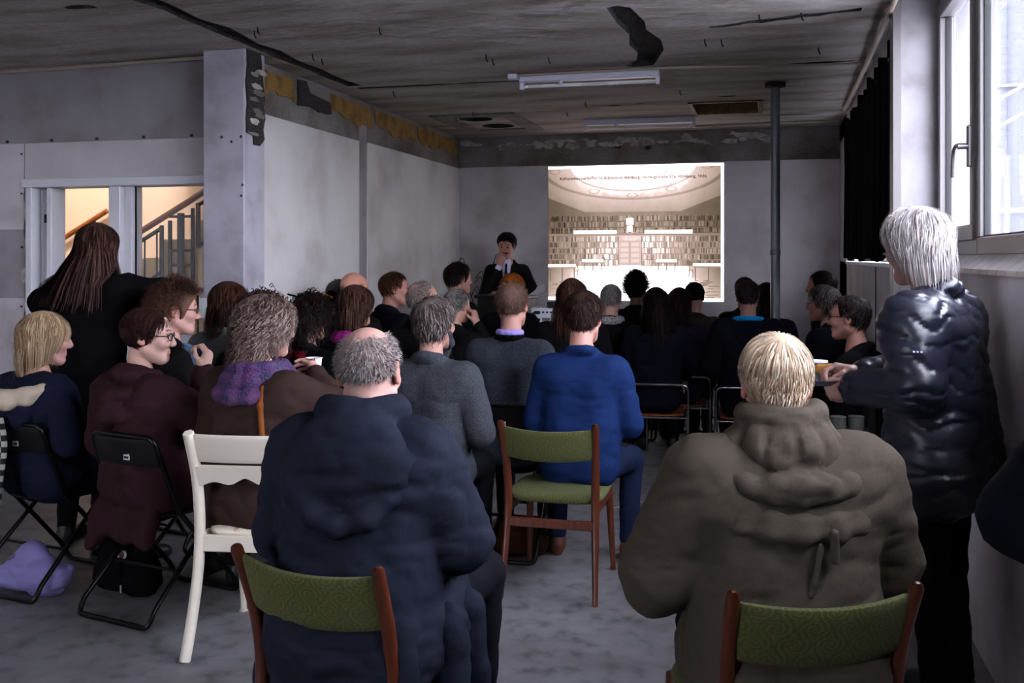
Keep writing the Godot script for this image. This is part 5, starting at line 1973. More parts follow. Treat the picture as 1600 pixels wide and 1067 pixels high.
	hair_of(b, {"n": 2400, "width": 0.0040, "len0": 0.17, "len1": 0.26, "steps": 16, "cling": 0.4, "thick": 0.030, "mess": 0.35, "grav": 0.40, "curl": 0.012, "curl_f": 110.0, "crown": Vector3(0, 0.9, 0.2), "cols": [lin(0.42, 0.34, 0.31), lin(0.30, 0.23, 0.21), lin(0.55, 0.48, 0.45), lin(0.22, 0.16, 0.15)], "base_low": 0.10, "low": -0.75, "base_thick": 0.022, "drape": 0.10})
	q = part(b, "scarf", mats.purple_scarf, 0.010, 0.008, "purple and green woollen scarf")
	for r in 3:
		var ring := []
		for a in 13:
			var th := TAU * a / 12.0
			ring.append(Vector3(cos(th) * (0.10 + r * 0.030), b.J.hy - 0.165 - r * 0.042 - 0.012 * r * sin(th), 0.05 + sin(th) * (0.10 + r * 0.030)))
		q.chain(ring, 0.032, 0.02)
	q = part(b, "bag_strap", mats.strap_tan, 0.006, 0.0, "tan leather strap")
	q.chain([Vector3(0.125, b.J.hy - 0.20, 0.10), Vector3(0.12, b.J.hy - 0.235, 0.155), Vector3(0.13, b.J.hy - 0.30, 0.188), Vector3(0.15, b.J.hy - 0.42, 0.20)], 0.012, 0.012)
	q = part(b, "cuff", mats.blue_knit, 0.007, 0.0)
	var wv: Vector3 = b.J.wrR
	var ev: Vector3 = b.J.elR
	q.cap(wv.lerp(ev, -0.02), wv.lerp(ev, 0.06), 0.036, 0.038, 0.01)

	# --- bearded man in tweed
	b = person({"at": Vector3(-1.585, 1.345, -4.60), "yaw": -6.0, "head": [-8, 2, 0], "sw": 0.185, "bulk": 0.030, "cell": 0.012, "fold": 0.0062, "collar": 0.024, "skin": lin(0.76, 0.56, 0.50),
		"top": "tweed_jacket", "top_mat": mats.grey_tweed, "leg_mat": mats.dark_trousers, "skirt": 0.3, "seat": 0.44,
		"label": "shaggy-haired bearded man in grey tweed jacket on folding chair"})
	hair_of(b, {"n": 3600, "width": 0.0026, "len0": 0.07, "len1": 0.14, "steps": 9, "hug": 0.3, "cling": 0.3, "thick": 0.024, "mess": 0.28, "grav": 0.45, "cols": [lin(0.36, 0.32, 0.31), lin(0.26, 0.22, 0.21), lin(0.52, 0.48, 0.47), lin(0.20, 0.16, 0.15)], "base_low": 0.05, "low": -0.72, "base_thick": 0.012})
	q = part(b, "beard", mats.grey_tweed, 0.008, 0.004, "grey beard")
	q.chain([b.hx * Vector3(0.062, -0.05, -0.02), b.hx * Vector3(0.040, -0.10, -0.07), b.hx * Vector3(0, -0.13, -0.095), b.hx * Vector3(-0.040, -0.10, -0.07), b.hx * Vector3(-0.062, -0.05, -0.02)], 0.022, 0.02)
	q.cap(b.hx * Vector3(0, -0.12, -0.085), b.hx * Vector3(0, -0.19, -0.085), 0.030, 0.018, 0.02)

	# --- man in the grey pullover with checked collar
	b = person({"at": Vector3(-1.36, 1.41, -5.23), "yaw": 0.0, "head": [-2, 4, 0], "sw": 0.175, "bulk": 0.020, "cell": 0.013, "fold": 0.0043, "collar": 0.0, "skin": lin(0.80, 0.58, 0.52),
		"top": "pullover", "top_mat": mats.grey_knit, "leg_mat": mats.dark_trousers, "label": "man with cropped brown hair, grey pullover and lilac checked shirt collar"})
	hair_of(b, {"n": 2600, "width": 0.0026, "len0": 0.016, "len1": 0.035, "steps": 4, "thick": 0.008, "mess": 0.4, "cols": [lin(0.34, 0.25, 0.22), lin(0.42, 0.32, 0.28), lin(0.24, 0.17, 0.15)], "base_low": 0.0})
	q = part(b, "shirt_collar", mats.lilac_shirt, 0.007, 0.0, "lilac and white checked shirt collar")
	var rc := []
	for a in 9:
		var th := PI * (a / 8.0) * 1.2 - 0.1 * PI
		rc.append(b.J.neck + Vector3(cos(th) * 0.060, 0.045, 0.0 + sin(th) * 0.058))
	q.chain(rc, 0.016, 0.012)
	q = part(b, "neckline", mats.black_lining, 0.007, 0.0)
	var rn := []
	for a in 9:
		var th := PI * (a / 8.0) * 1.2 - 0.1 * PI
		rn.append(b.J.neck + Vector3(cos(th) * 0.070, 0.018, 0.004 + sin(th) * 0.068))
	q.chain(rn, 0.016, 0.012)

	# --- man in the blue pullover on the middle green chair
	b = person({"at": Vector3(-0.90, 1.37, -4.88), "own_chair": true, "yaw": 0.0, "head": [-8, -2, 0], "sw": 0.165, "bulk": 0.024, "cell": 0.012, "fold": 0.0068, "collar": 0.020, "skin": lin(0.80, 0.58, 0.52), "feet": 0.05,
		"top": "pullover", "top_mat": mats.blue_knit, "leg_mat": mats.blue_denim, "shoe_mat": mats.shoe_brown, "knees": 0.19,
		"label": "dark-haired man in bright blue pullover and jeans on the middle green chair"})
	hair_of(b, {"n": 3600, "width": 0.0026, "len0": 0.05, "len1": 0.10, "steps": 8, "hug": 0.3, "cling": 0.35, "thick": 0.020, "mess": 0.32, "grav": 0.35, "cols": [lin(0.17, 0.11, 0.10), lin(0.22, 0.15, 0.14), lin(0.12, 0.08, 0.07)], "base_low": 0.02, "base_thick": 0.010})

	# --- standing woman with long hair in black
	b = person({"at": Vector3(-3.62, 1.735, -4.78), "yaw": 4.0, "head": [-6, -4, -3], "stand": true, "sw": 0.175, "bulk": 0.035, "cell": 0.014, "male": false, "collar": 0.0, "fold": 0.0062,
		"top": "coat", "top_mat": mats.black_wool, "leg_mat": mats.black_wool, "skirt": 0.35,
		"arms": {"L": {"el": Vector3(-0.36, 1.30, -0.02), "wr": Vector3(-0.12, 1.28, -0.24)}, "R": {"el": Vector3(0.32, 1.36, -0.10), "wr": Vector3(0.10, 1.33, -0.26)}},
		"label": "woman with long brown hair in black coat standing before the stairwell doorway"})
	hair_of(b, {"n": 2600, "width": 0.0055, "len0": 0.34, "len1": 0.46, "steps": 12, "hug": -0.16, "cling": 0.55, "thick": 0.016, "mess": 0.12, "grav": 0.7, "crown": Vector3(0, 0.95, 0.1), "cols": [lin(0.20, 0.13, 0.12), lin(0.27, 0.18, 0.16), lin(0.14, 0.09, 0.09), lin(0.33, 0.24, 0.22)], "base_low": 0.12, "low": -0.75, "drape": 0.19})
	q = part(b, "upturned_collar", mats.black_wool, 0.012, 0.006)
	q.chain([Vector3(0.09, b.J.hy - 0.20, 0.02), Vector3(0.16, b.J.hy - 0.19, -0.04), Vector3(0.21, b.J.hy - 0.20, -0.06)], 0.035, 0.03)

	# --- curly man with glasses
	b = person({"at": Vector3(-3.05, 1.39, -4.66), "yaw": -22.0, "head": [-36, -2, 0], "cell": 0.016, "sw": 0.17, "bulk": 0.025, "skin": lin(0.78, 0.58, 0.54), "face": true, "collar": 0.03,
		"top": "jacket", "top_mat": mats.black_suit, "leg_mat": mats.dark_trousers, "label": "man with frizzy brown curls and glasses in black jacket beside the doorway"})
	hair_of(b, {"n": 2000, "width": 0.0032, "len0": 0.08, "len1": 0.14, "steps": 16, "cling": 0.12, "thick": 0.030, "mess": 0.5, "grav": 0.15, "curl": 0.009, "curl_f": 170.0, "lift": 0.5, "cols": [lin(0.36, 0.24, 0.20), lin(0.28, 0.18, 0.15), lin(0.44, 0.32, 0.27)], "base_low": 0.04, "base_thick": 0.022})
	glasses(b, mats.black_plastic)

	# --- the rows in front
	crowd()
	finish_people()


func crowd():
	var brown := [lin(0.22, 0.14, 0.11), lin(0.28, 0.18, 0.14), lin(0.16, 0.10, 0.08)]
	var dark := [lin(0.10, 0.07, 0.07), lin(0.14, 0.10, 0.09), lin(0.07, 0.05, 0.05)]
	var grey_h := [lin(0.42, 0.41, 0.40), lin(0.32, 0.31, 0.30), lin(0.54, 0.52, 0.51)]
	var straight := {"n": 900, "width": 0.006, "len0": 0.22, "len1": 0.32, "steps": 9, "cling": 0.6, "hug": 0.08, "thick": 0.018, "mess": 0.10, "grav": 0.7, "crown": Vector3(0, 0.95, 0.1), "base_low": 0.10, "low": -0.75, "drape": 0.12}
	var short := {"n": 900, "width": 0.0050, "len0": 0.04, "len1": 0.07, "steps": 5, "hug": 0.35, "cling": 0.6, "thick": 0.011, "mess": 0.25, "grav": 0.3, "base_low": 0.01}
	var curly := {"n": 900, "width": 0.0050, "len0": 0.14, "len1": 0.22, "steps": 14, "cling": 0.2, "thick": 0.032, "mess": 0.4, "grav": 0.35, "curl": 0.011, "curl_f": 130.0, "base_low": 0.10, "low": -0.75, "base_thick": 0.022, "drape": 0.08}
	var b: Body
	var q: Blob

	b = person({"at": Vector3(-3.09, 1.40, -5.27), "yaw": -14.0, "head": [-20, -6, 0], "male": false, "top_mat": mats.grey_jacket, "leg_mat": mats.dark_trousers, "bulk": 0.03, "label": "brown-haired woman in grey jacket seated against the square column"})
	hair_of(b, with(straight, {"cols": brown, "len1": 0.26}))
	b = person({"at": Vector3(-2.70, 1.345, -4.92), "yaw": -12.0, "head": [-10, -4, 0], "male": false, "top_mat": mats.black_wool, "leg_mat": mats.dark_trousers, "bulk": 0.02, "label": "woman with wavy dark brown hair seated behind the purple scarf woman, in black"})
	hair_of(b, with(curly, {"cols": [lin(0.18, 0.11, 0.08), lin(0.26, 0.17, 0.11), lin(0.12, 0.08, 0.06)]}))
	b = person({"at": Vector3(-2.66, 1.305, -5.45), "yaw": -12.0, "head": [-4, -2, 0], "male": false, "top_mat": mats.black_wool, "leg_mat": mats.dark_trousers, "bulk": 0.02, "label": "woman with black curly hair and dark red scarf in black cardigan"})
	hair_of(b, with(curly, {"cols": dark, "thick": 0.042}))
	q = part(b, "scarf", mats.red_scarf, 0.013, 0.008, "dark red scarf")
	q.chain([Vector3(-0.10, b.J.hy - 0.19, 0.03), Vector3(-0.07, b.J.hy - 0.20, 0.11), Vector3(0.02, b.J.hy - 0.22, 0.13), Vector3(0.09, b.J.hy - 0.20, 0.06)], 0.032, 0.03)
	b = person({"at": Vector3(-2.56, 1.36, -5.90), "yaw": -14.0, "head": [-12, -2, 0], "male": false, "top_mat": mats.black_wool, "leg_mat": mats.dark_trousers, "bulk": 0.025, "label": "woman with brown bob and magenta scarf seated before the bald man"})
	hair_of(b, with(straight, {"cols": [lin(0.22, 0.14, 0.12), lin(0.32, 0.22, 0.18), lin(0.15, 0.10, 0.09)], "len0": 0.18, "len1": 0.24, "thick": 0.032, "n": 1300}))
	q = part(b, "scarf", mats.magenta_scarf, 0.011, 0.008, "magenta scarf wound round the neck")
	for r in 2:
		var ring := []
		for a in 11:
			var th := TAU * a / 10.0
			ring.append(Vector3(cos(th) * (0.09 + 0.02 * r), b.J.hy - 0.175 - 0.035 * r, 0.05 + sin(th) * (0.085 + 0.02 * r)))
		q.chain(ring, 0.027, 0.02)
	b = person({"at": Vector3(-2.82, 1.448, -6.46), "yaw": -8.0, "head": [-6, 0, 0], "top_mat": mats.black_suit, "leg_mat": mats.dark_trousers, "bulk": 0.02, "hs": 1.05, "cell": 0.0159, "skin": lin(0.80, 0.56, 0.48), "label": "bald man in dark jacket seated beside the wall panel joint"})
	hair_of(b, {"n": 300, "width": 0.002, "len0": 0.006, "len1": 0.010, "steps": 2, "thick": 0.002, "bald": 0.1, "cols": grey_h, "no_base": true})
	b = person({"at": Vector3(-3.02, 1.38, -6.66), "yaw": -8.0, "head": [0, 0, 0], "male": false, "top_mat": mats.dark_navy, "leg_mat": mats.dark_trousers, "hs": 0.97, "label": "grey-haired woman with pinned-up hair and gold clip beside the bald man"})
	hair_of(b, with(short, {"cols": [lin(0.34, 0.33, 0.32), lin(0.20, 0.19, 0.19)], "thick": 0.02}))
	q = part(b, "bun", mats.black_lining, 0.008, 0.004, "pinned-up dark hair")
	q.ell(b.hx * Vector3(0, 0.0, 0.12), Vector3(0.05, 0.055, 0.045), 0.02)
	obj("hair_clip", tubem(curve([b.hx * Vector3(-0.04, 0.03, 0.16), b.hx * Vector3(0, 0.02, 0.178), b.hx * Vector3(0.04, 0.0, 0.16)], 4), 0.007, 6), mat("gold", Color(0.7, 0.5, 0.15), 0.35, 0.8), b.node)
	b = person({"at": Vector3(-2.70, 1.437, -6.92), "yaw": -30.0, "head": [-28, 0, 0], "top_mat": mats.dark_navy, "leg_mat": mats.dark_trousers, "bulk": 0.03, "collar": 0.035, "skin": lin(0.74, 0.52, 0.46), "cell": 0.0159, "label": "man with short auburn hair turned sideways, navy coat with raised collar"})
	hair_of(b, with(short, {"cols": [lin(0.26, 0.15, 0.11), lin(0.20, 0.12, 0.09), lin(0.32, 0.20, 0.14)], "len1": 0.09, "lift": 0.2}))
	b = person({"at": Vector3(-2.265, 1.391, -6.33), "yaw": -16.0, "head": [-22, 14, 0], "top_mat": mats.black_suit, "leg_mat": mats.dark_trousers, "skin": lin(0.76, 0.56, 0.50), "cell": 0.0159, "label": "man with thinning grey hair and bare crown looking up, in black"})
	hair_of(b, {"n": 1300, "width": 0.003, "len0": 0.02, "len1": 0.035, "steps": 3, "thick": 0.006, "bald": 0.9, "bald_dir": Vector3(0, 0.8, 0.5), "mess": 0.3, "cols": grey_h, "no_base": true})
	b = person({"at": Vector3(-2.26, 1.312, -7.06), "yaw": -12.0, "head": [-10, 0, 0], "top_mat": mats.black_suit, "leg_mat": mats.dark_trousers, "collar": 0.025,
		"arms": {"R": {"el": Vector3(0.26, 0.86, -0.06), "wr": Vector3(0.14, 1.06, -0.05), "along": Vector3(-0.25, 1, 0.0), "palm": Vector3(-1, 0, 0), "hand": "grip"}}, "label": "grey-haired man in black suit with fist raised at his cheek"})
	hair_of(b, with(short, {"cols": grey_h, "n": 1200}))
	q = part(b, "shirt_cuff", mats.white_shirt, 0.009, 0.0)
	q.cap(Vector3(0.15, 1.035, -0.05), Vector3(0.145, 1.05, -0.05), 0.036, -1, 0.01)
	b = person({"at": Vector3(-2.49, 1.497, -7.82), "yaw": -24.0, "head": [-22, 0, 0], "seat": 0.52, "top_mat": mats.black_suit, "leg_mat": mats.dark_trousers, "bulk": 0.02, "skin": lin(0.72, 0.52, 0.46), "cell": 0.0159, "label": "dark-haired man in black suit sitting upright near the speaker"})
	hair_of(b, with(short, {"cols": dark, "len1": 0.10, "thick": 0.024, "lift": 0.15, "n": 1300}))
	b = person({"at": Vector3(-1.985, 1.413, -7.65), "yaw": -6.0, "head": [0, -4, 0], "male": false, "top_mat": mats.black_wool, "leg_mat": mats.dark_trousers, "label": "person with ginger hair seated just before the standing speaker"})
	hair_of(b, with(short, {"cols": [lin(0.50, 0.27, 0.10), lin(0.40, 0.20, 0.08), lin(0.58, 0.34, 0.14)], "len1": 0.10, "thick": 0.022}))
	b = person({"at": Vector3(-1.33, 1.40, -6.76), "yaw": 2.0, "head": [2, -2, 0], "male": false, "top_mat": mats.black_wool, "leg_mat": mats.dark_trousers, "bulk": 0.03, "sw": 0.175, "label": "woman with long straight brown hair in black coat beside the white projector"})
	hair_of(b, with(straight, {"cols": [lin(0.24, 0.15, 0.12), lin(0.34, 0.23, 0.19), lin(0.17, 0.10, 0.09)], "len0": 0.32, "len1": 0.42, "n": 1400}))
	b = person({"at": Vector3(-1.275, 1.325, -8.14), "yaw": 2.0, "head": [4, 0, 0], "top_mat": mats.black_suit, "leg_mat": mats.dark_trousers, "bulk": 0.02, "label": "man with neat grey hair and black and white patterned scarf"})
	hair_of(b, with(short, {"cols": grey_h, "n": 1200, "thick": 0.010}))
	q = part(b, "scarf", mats.zebra_scarf, 0.011, 0.006, "black and white patterned scarf")
	var ring := []
	for a in 11:
		var th := TAU * a / 10.0
		ring.append(Vector3(cos(th) * 0.085, b.J.hy - 0.165, 0.045 + sin(th) * 0.08))
	q.chain(ring, 0.032, 0.02)
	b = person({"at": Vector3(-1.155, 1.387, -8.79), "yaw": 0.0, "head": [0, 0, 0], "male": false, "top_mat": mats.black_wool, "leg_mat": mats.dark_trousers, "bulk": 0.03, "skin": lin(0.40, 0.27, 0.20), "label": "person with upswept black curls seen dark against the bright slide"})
	hair_of(b, with(curly, {"cols": [lin(0.06, 0.04, 0.04), lin(0.09, 0.06, 0.05)], "len0": 0.08, "len1": 0.13, "grav": -0.25, "lift": 0.6, "drape": 0.0, "low": -0.55, "base_low": 0.0, "curl_f": 200.0}))
	b = person({"at": Vector3(-0.87, 1.31, -7.82), "yaw": 4.0, "head": [4, -6, 3], "male": false, "seat": 0.38, "top": "hooded_jacket", "top_mat": mats.dark_navy, "leg_mat": mats.dark_trousers, "bulk": 0.03, "sw": 0.175, "cell": 0.0159,
		"arms": {"R": {"el": Vector3(0.27, 0.75, 0.05), "wr": Vector3(0.22, 0.62, -0.10)}}, "label": "woman with long black hair in dark hooded jacket on low chrome chair"})
	hair_of(b, with(straight, {"cols": [lin(0.11, 0.08, 0.08), lin(0.17, 0.12, 0.12), lin(0.08, 0.06, 0.06)], "len0": 0.30, "len1": 0.40, "n": 1200}))
	q = part(b, "hood", mats.dark_navy, 0.014, 0.008)
	q.cap(Vector3(-0.09, b.J.hy - 0.26, 0.14), Vector3(0.09, b.J.hy - 0.26, 0.14), 0.05, -1, 0.04)
	q.cap(Vector3(0.0, b.J.hy - 0.34, 0.16), Vector3(0.02, b.J.hy - 0.40, 0.16), 0.055, 0.04, 0.05)
	b = person({"at": Vector3(-0.74, 1.295, -8.35), "yaw": 4.0, "head": [6, -2, 0], "male": false, "seat": 0.38, "top_mat": mats.plum_jacket, "leg_mat": mats.dark_trousers, "bulk": 0.03, "label": "woman with loose dark hair in plum-grey jacket beside the capped man"})
	hair_of(b, with(straight, {"cols": [lin(0.13, 0.09, 0.09), lin(0.20, 0.13, 0.12), lin(0.09, 0.06, 0.06)], "len0": 0.22, "len1": 0.30}))
	b = person({"at": Vector3(-0.645, 1.33, -8.75), "yaw": 6.0, "head": [2, 0, 0], "top_mat": mats.olive_coat, "leg_mat": mats.dark_trousers, "bulk": 0.035, "label": "man in black knitted cap and dark olive coat before the slide"})
	q = part(b, "knitted_cap", mats.black_lining, 0.009, 0.002, "black knitted cap")
	q.ell(b.hx * Vector3(0, 0.035, 0.014), Vector3(0.088, 0.095, 0.108), 0.02)
	q.ell(b.hx * Vector3(0, -0.12, -0.06), Vector3(0.14, 0.12, 0.12), 0.01, true)
	b = person({"at": Vector3(-0.175, 1.37, -7.78), "yaw": 6.0, "head": [2, -2, 0], "seat": 0.38, "top_mat": mats.dark_navy, "leg_mat": mats.dark_trousers, "bulk": 0.045, "sw": 0.185, "cell": 0.0159, "collar": 0.0, "skin": lin(0.66, 0.46, 0.40), "label": "dark-haired man in black hooded jacket with turquoise collar lining"})
	hair_of(b, with(short, {"cols": [lin(0.16, 0.12, 0.13), lin(0.22, 0.17, 0.18), lin(0.10, 0.08, 0.08)], "n": 1500, "thick": 0.014}))
	q = part(b, "collar_lining", mats.turquoise, 0.008, 0.0, "turquoise collar lining")
	var rt := []
	for a in 9:
		var th := PI * (a / 8.0)
		rt.append(Vector3(cos(th) * 0.105, b.J.hy - 0.175 + 0.02 * sin(th), 0.045 + sin(th) * 0.105))
	q.chain(rt, 0.018, 0.012)
	q = part(b, "hood", mats.dark_navy, 0.014, 0.010)
	var rh := []
	for a in 9:
		var th := PI * (a / 8.0) * 1.1 - 0.05 * PI
		rh.append(Vector3(cos(th) * 0.15, b.J.hy - 0.235 - 0.03 * sin(th), 0.05 + sin(th) * 0.13))
	q.chain(rh, 0.042, 0.03)
	q.cap(Vector3(-0.06, b.J.hy - 0.31, 0.18), Vector3(0.07, b.J.hy - 0.31, 0.18), 0.05, -1, 0.05)
	b = person({"at": Vector3(-0.04, 1.335, -8.62), "yaw": 8.0, "head": [0, 0, 0], "male": false, "top_mat": mats.dark_navy, "leg_mat": mats.dark_trousers, "label": "woman with dark tied hair half hidden beside the standing pipe"})
	hair_of(b, with(straight, {"cols": dark, "len0": 0.2, "len1": 0.28}))
	b = person({"at": Vector3(-0.23, 1.37, -9.10), "yaw": 8.0, "head": [0, 0, 0], "top_mat": mats.black_suit, "leg_mat": mats.dark_trousers, "label": "dark-haired person in the front row behind the turquoise collar man"})
	hair_of(b, with(short, {"cols": dark}))
	b = person({"at": Vector3(0.36, 1.34, -7.42), "yaw": 62.0, "head": [14, 0, 0], "male": false, "top_mat": mats.dark_navy, "leg_mat": mats.dark_trousers, "bulk": 0.04, "collar": 0.04, "face": true, "skin": lin(0.66, 0.46, 0.40), "label": "grey-streaked person with glasses turned sideways in black jacket by the parapet"})
	hair_of(b, with(short, {"cols": [lin(0.42, 0.38, 0.38), lin(0.24, 0.20, 0.20), lin(0.16, 0.13, 0.13)], "len0": 0.08, "len1": 0.14, "thick": 0.022, "n": 1300}))
	glasses(b, mats.handle_metal)
	b = person({"at": Vector3(0.38, 1.44, -8.15), "yaw": 70.0, "head": [4, 0, 0], "top_mat": mats.black_suit, "leg_mat": mats.dark_trousers, "face": true, "skin": lin(0.60, 0.40, 0.34), "label": "dark-haired man in black seated sideways against the far parapet"})
	hair_of(b, with(short, {"cols": dark, "thick": 0.012}))
	b = person({"at": Vector3(0.41, 1.34, -5.68), "yaw": 66.0, "head": [6, 0, 0], "male": false, "top_mat": mats.black_wool, "leg_mat": mats.dark_trousers, "face": true, "skin": lin(0.66, 0.46, 0.40), "hs": 0.97, "label": "woman with dark-rimmed glasses and tied dark hair facing sideways by the pier"})
	hair_of(b, with(short, {"cols": dark, "thick": 0.010, "len1": 0.10, "front": 0.58}))
	glasses(b, mats.black_plastic)
	# visitor at the window wall, only an arm in view
	b = person({"at": Vector3(0.55, 1.74, -1.72), "yaw": 84.0, "head": [0, 0, 0], "stand": true, "cell": 0.0159, "bulk": 0.04, "lean": 0.02, "top_mat": mats.dark_navy, "leg_mat": mats.dark_trousers, "fold": 0.0074, "sw": 0.18,
		"arms": {"R": {"el": Vector3(0.38, 1.05, -0.12), "wr": Vector3(0.20, 0.93, 0.10)}}, "label": "person in dark navy jacket standing against the wall under the window, elbow bent"})
	hair_of(b, with(short, {"cols": dark}))
	# the speaker
	b = person({"at": Vector3(-2.56, 1.79, -9.62), "yaw": 190.0, "head": [-8, -14, 3], "stand": true, "cell": 0.0159, "face": true, "bulk": 0.010, "sw": 0.165, "top": "suit_jacket", "top_mat": mats.black_suit, "leg_mat": mats.black_suit, "skirt": 0.12, "skin": lin(0.70, 0.50, 0.43), "fold": 0.0037,
		"arms": {"R": {"el": Vector3(0.20, 1.17, -0.16), "wr": Vector3(0.055, 1.475, -0.16), "along": Vector3(-0.25, 1, -0.05), "palm": Vector3(0, 0.0, 1), "hand": "grip", "cuff": 0.16}, "L": {"el": Vector3(-0.27, 1.22, -0.02), "wr": Vector3(0.02, 1.17, -0.22), "along": Vector3(1, 0, -0.2), "palm": Vector3(0, -0.3, 1)}},
		"label": "speaker in black suit standing with one hand at his chin"})
	hair_of(b, with(short, {"cols": dark, "len0": 0.05, "len1": 0.09, "thick": 0.020, "lift": 0.1, "n": 1600, "mess": 0.3}))
	q = part(b, "shirt", mats.white_shirt, 0.008, 0.0, "white shirt front with collar")
	q.cap(Vector3(0, b.J.hy - 0.17, -0.005), Vector3(0, b.J.hy - 0.34, -0.052), 0.05, 0.03, 0.02)
	q = part(b, "tie", mats.navy_wool, 0.006, 0.0, "dark tie")
	q.chain([Vector3(0, b.J.hy - 0.19, -0.052), Vector3(0, b.J.hy - 0.27, -0.078), Vector3(0, b.J.hy - 0.36, -0.092)], [0.012, 0.012, 0.016], 0.01)
	q = part(b, "shirt_cuff", mats.white_shirt, 0.007, 0.0, "white shirt cuff")
	var w0: Vector3 = b.J.wrR
	var e0: Vector3 = b.J.elR
	q.cap(w0.lerp(e0, 0.02), w0.lerp(e0, 0.17), 0.030, 0.034, 0.01)
	q = part(b, "moustache", mats.black_lining, 0.004, 0.0, "dark moustache")
	q.chain([b.hx * Vector3(-0.026, -0.058, -0.092), b.hx * Vector3(0, -0.053, -0.103), b.hx * Vector3(0.026, -0.058, -0.092)], 0.006, 0.006)


func with(a: Dictionary, o: Dictionary) -> Dictionary:
	var d := a.duplicate()
	d.merge(o, true)
	return d


# ---------------------------------------------------------------- chairs
func pillow(m: MB, hx: float, hz: float, y0: float, y1: float, c := Vector3.ZERO, crown := 0.006, power := 5.0) -> void:
	var rows := []
	for pr in [[0.02, y0], [0.9, y0], [0.975, y0 + 0.006], [1.0, (y0 + y1) * 0.5], [0.975, y1 - 0.007], [0.9, y1], [0.6, y1 + crown * 0.7], [0.3, y1 + crown], [0.02, y1 + crown]]:
		var row := []
		for k in 40:
			var a := TAU * k / 40
			var ca := cos(a)
			var sa := sin(a)
			var r: float = pow(pow(absf(ca), power) + pow(absf(sa), power), -1.0 / power)
			row.append(c + Vector3(ca * r * hx * pr[0], pr[1], sa * r * hz * pr[0]))
		rows.append(row)
	m.grid(rows, true, true)


func back_panel(hx: float, y0: float, y1: float, thick: float, bow: float, z: float, rake: float, dip := 0.0) -> ArrayMesh:
	# curved upholstered panel between two posts; the middle bows backwards
	var m := MB.new()
	var rows := []
	var n := 21
	for i in n:
		var t := lerpf(-1.0, 1.0, i / float(n - 1))
		var zc := z + bow * (1.0 - t * t)
		var yd := -dip * (1.0 - t * t)
		var row := []
		for k in 20:
			var a := TAU * k / 20
			var r: float = pow(pow(absf(cos(a)), 6.0) + pow(absf(sin(a)), 6.0), -1.0 / 6.0)
			var yy := (y0 + y1) * 0.5 + sin(a) * r * (y1 - y0) * 0.5
			var fade := 1.0 - 0.35 * pow(absf(t), 8.0)
			row.append(Vector3(t * hx, yy + yd, zc + cos(a) * r * thick * 0.5 * fade + (yy - y0) * rake))
		rows.append(row)
	m.grid(rows, true)
	for e in [0, n - 1]:
		var c := Vector3.ZERO
		for p in rows[e]:
			c += p / 20.0
		for k in 20:
			var o := Vector3(-1 if e == 0 else 1, 0, 0)
			m.tri(c, rows[e][k], rows[e][(k + 1) % 20], o, o, o)
	return m.mesh()


func green_chair() -> Node3D:
	var o := thing("dining_chair", "teak chair with moss green upholstery, the man in blue pullover on it", "chair", Vector3.ZERO, 0, "green upholstered teak chairs")
	for s in [-1.0, 1.0]:
		var post := []
		var rad := []
		for p in curve([Vector3(s * 0.218, 0.0, 0.285), Vector3(s * 0.208, 0.25, 0.225), Vector3(s * 0.204, 0.44, 0.20), Vector3(s * 0.208, 0.62, 0.222), Vector3(s * 0.218, 0.80, 0.285)], 6):
			post.append(p)
			rad.append(lerpf(0.0125, 0.020, minf(1.0, p.y / 0.42)) if p.y < 0.5 else lerpf(0.020, 0.0165, (p.y - 0.5) / 0.3))
		post.append(post[-1] + Vector3(0, 0.008, 0.003)); rad.append(0.013)
		post.append(post[-1] + Vector3(0, 0.004, 0.001)); rad.append(0.005)
		obj("back_post", tubem(post, rad, 12), mats.teak, o)
		obj("leg", tubem([Vector3(s * 0.215, 0, -0.262), Vector3(s * 0.207, 0.2, -0.24), Vector3(s * 0.20, 0.42, -0.22)], [0.0125, 0.0165, 0.0195], 12), mats.teak, o)
		obj("side_rail", boxm(Vector3(s * 0.20 - 0.011, 0.375, -0.215), Vector3(s * 0.20 + 0.011, 0.425, 0.195), 0.004), mats.teak, o)
	obj("front_rail", boxm(Vector3(-0.19, 0.375, -0.228), Vector3(0.19, 0.425, -0.206), 0.004), mats.teak, o)
	obj("stretcher", boxm(Vector3(-0.205, 0.315, 0.205), Vector3(0.205, 0.358, 0.224), 0.004), mats.teak, o)
	obj("backrest", back_panel(0.208, 0.64, 0.785, 0.034, 0.045, 0.222, 0.35, 0.012), mats.green_fabric, o)
	var m := MB.new()
	pillow(m, 0.228, 0.222, 0.422, 0.468, Vector3(0, 0, -0.02), 0.010)
	obj("seat", m.mesh(), mats.green_fabric, o)
	return o


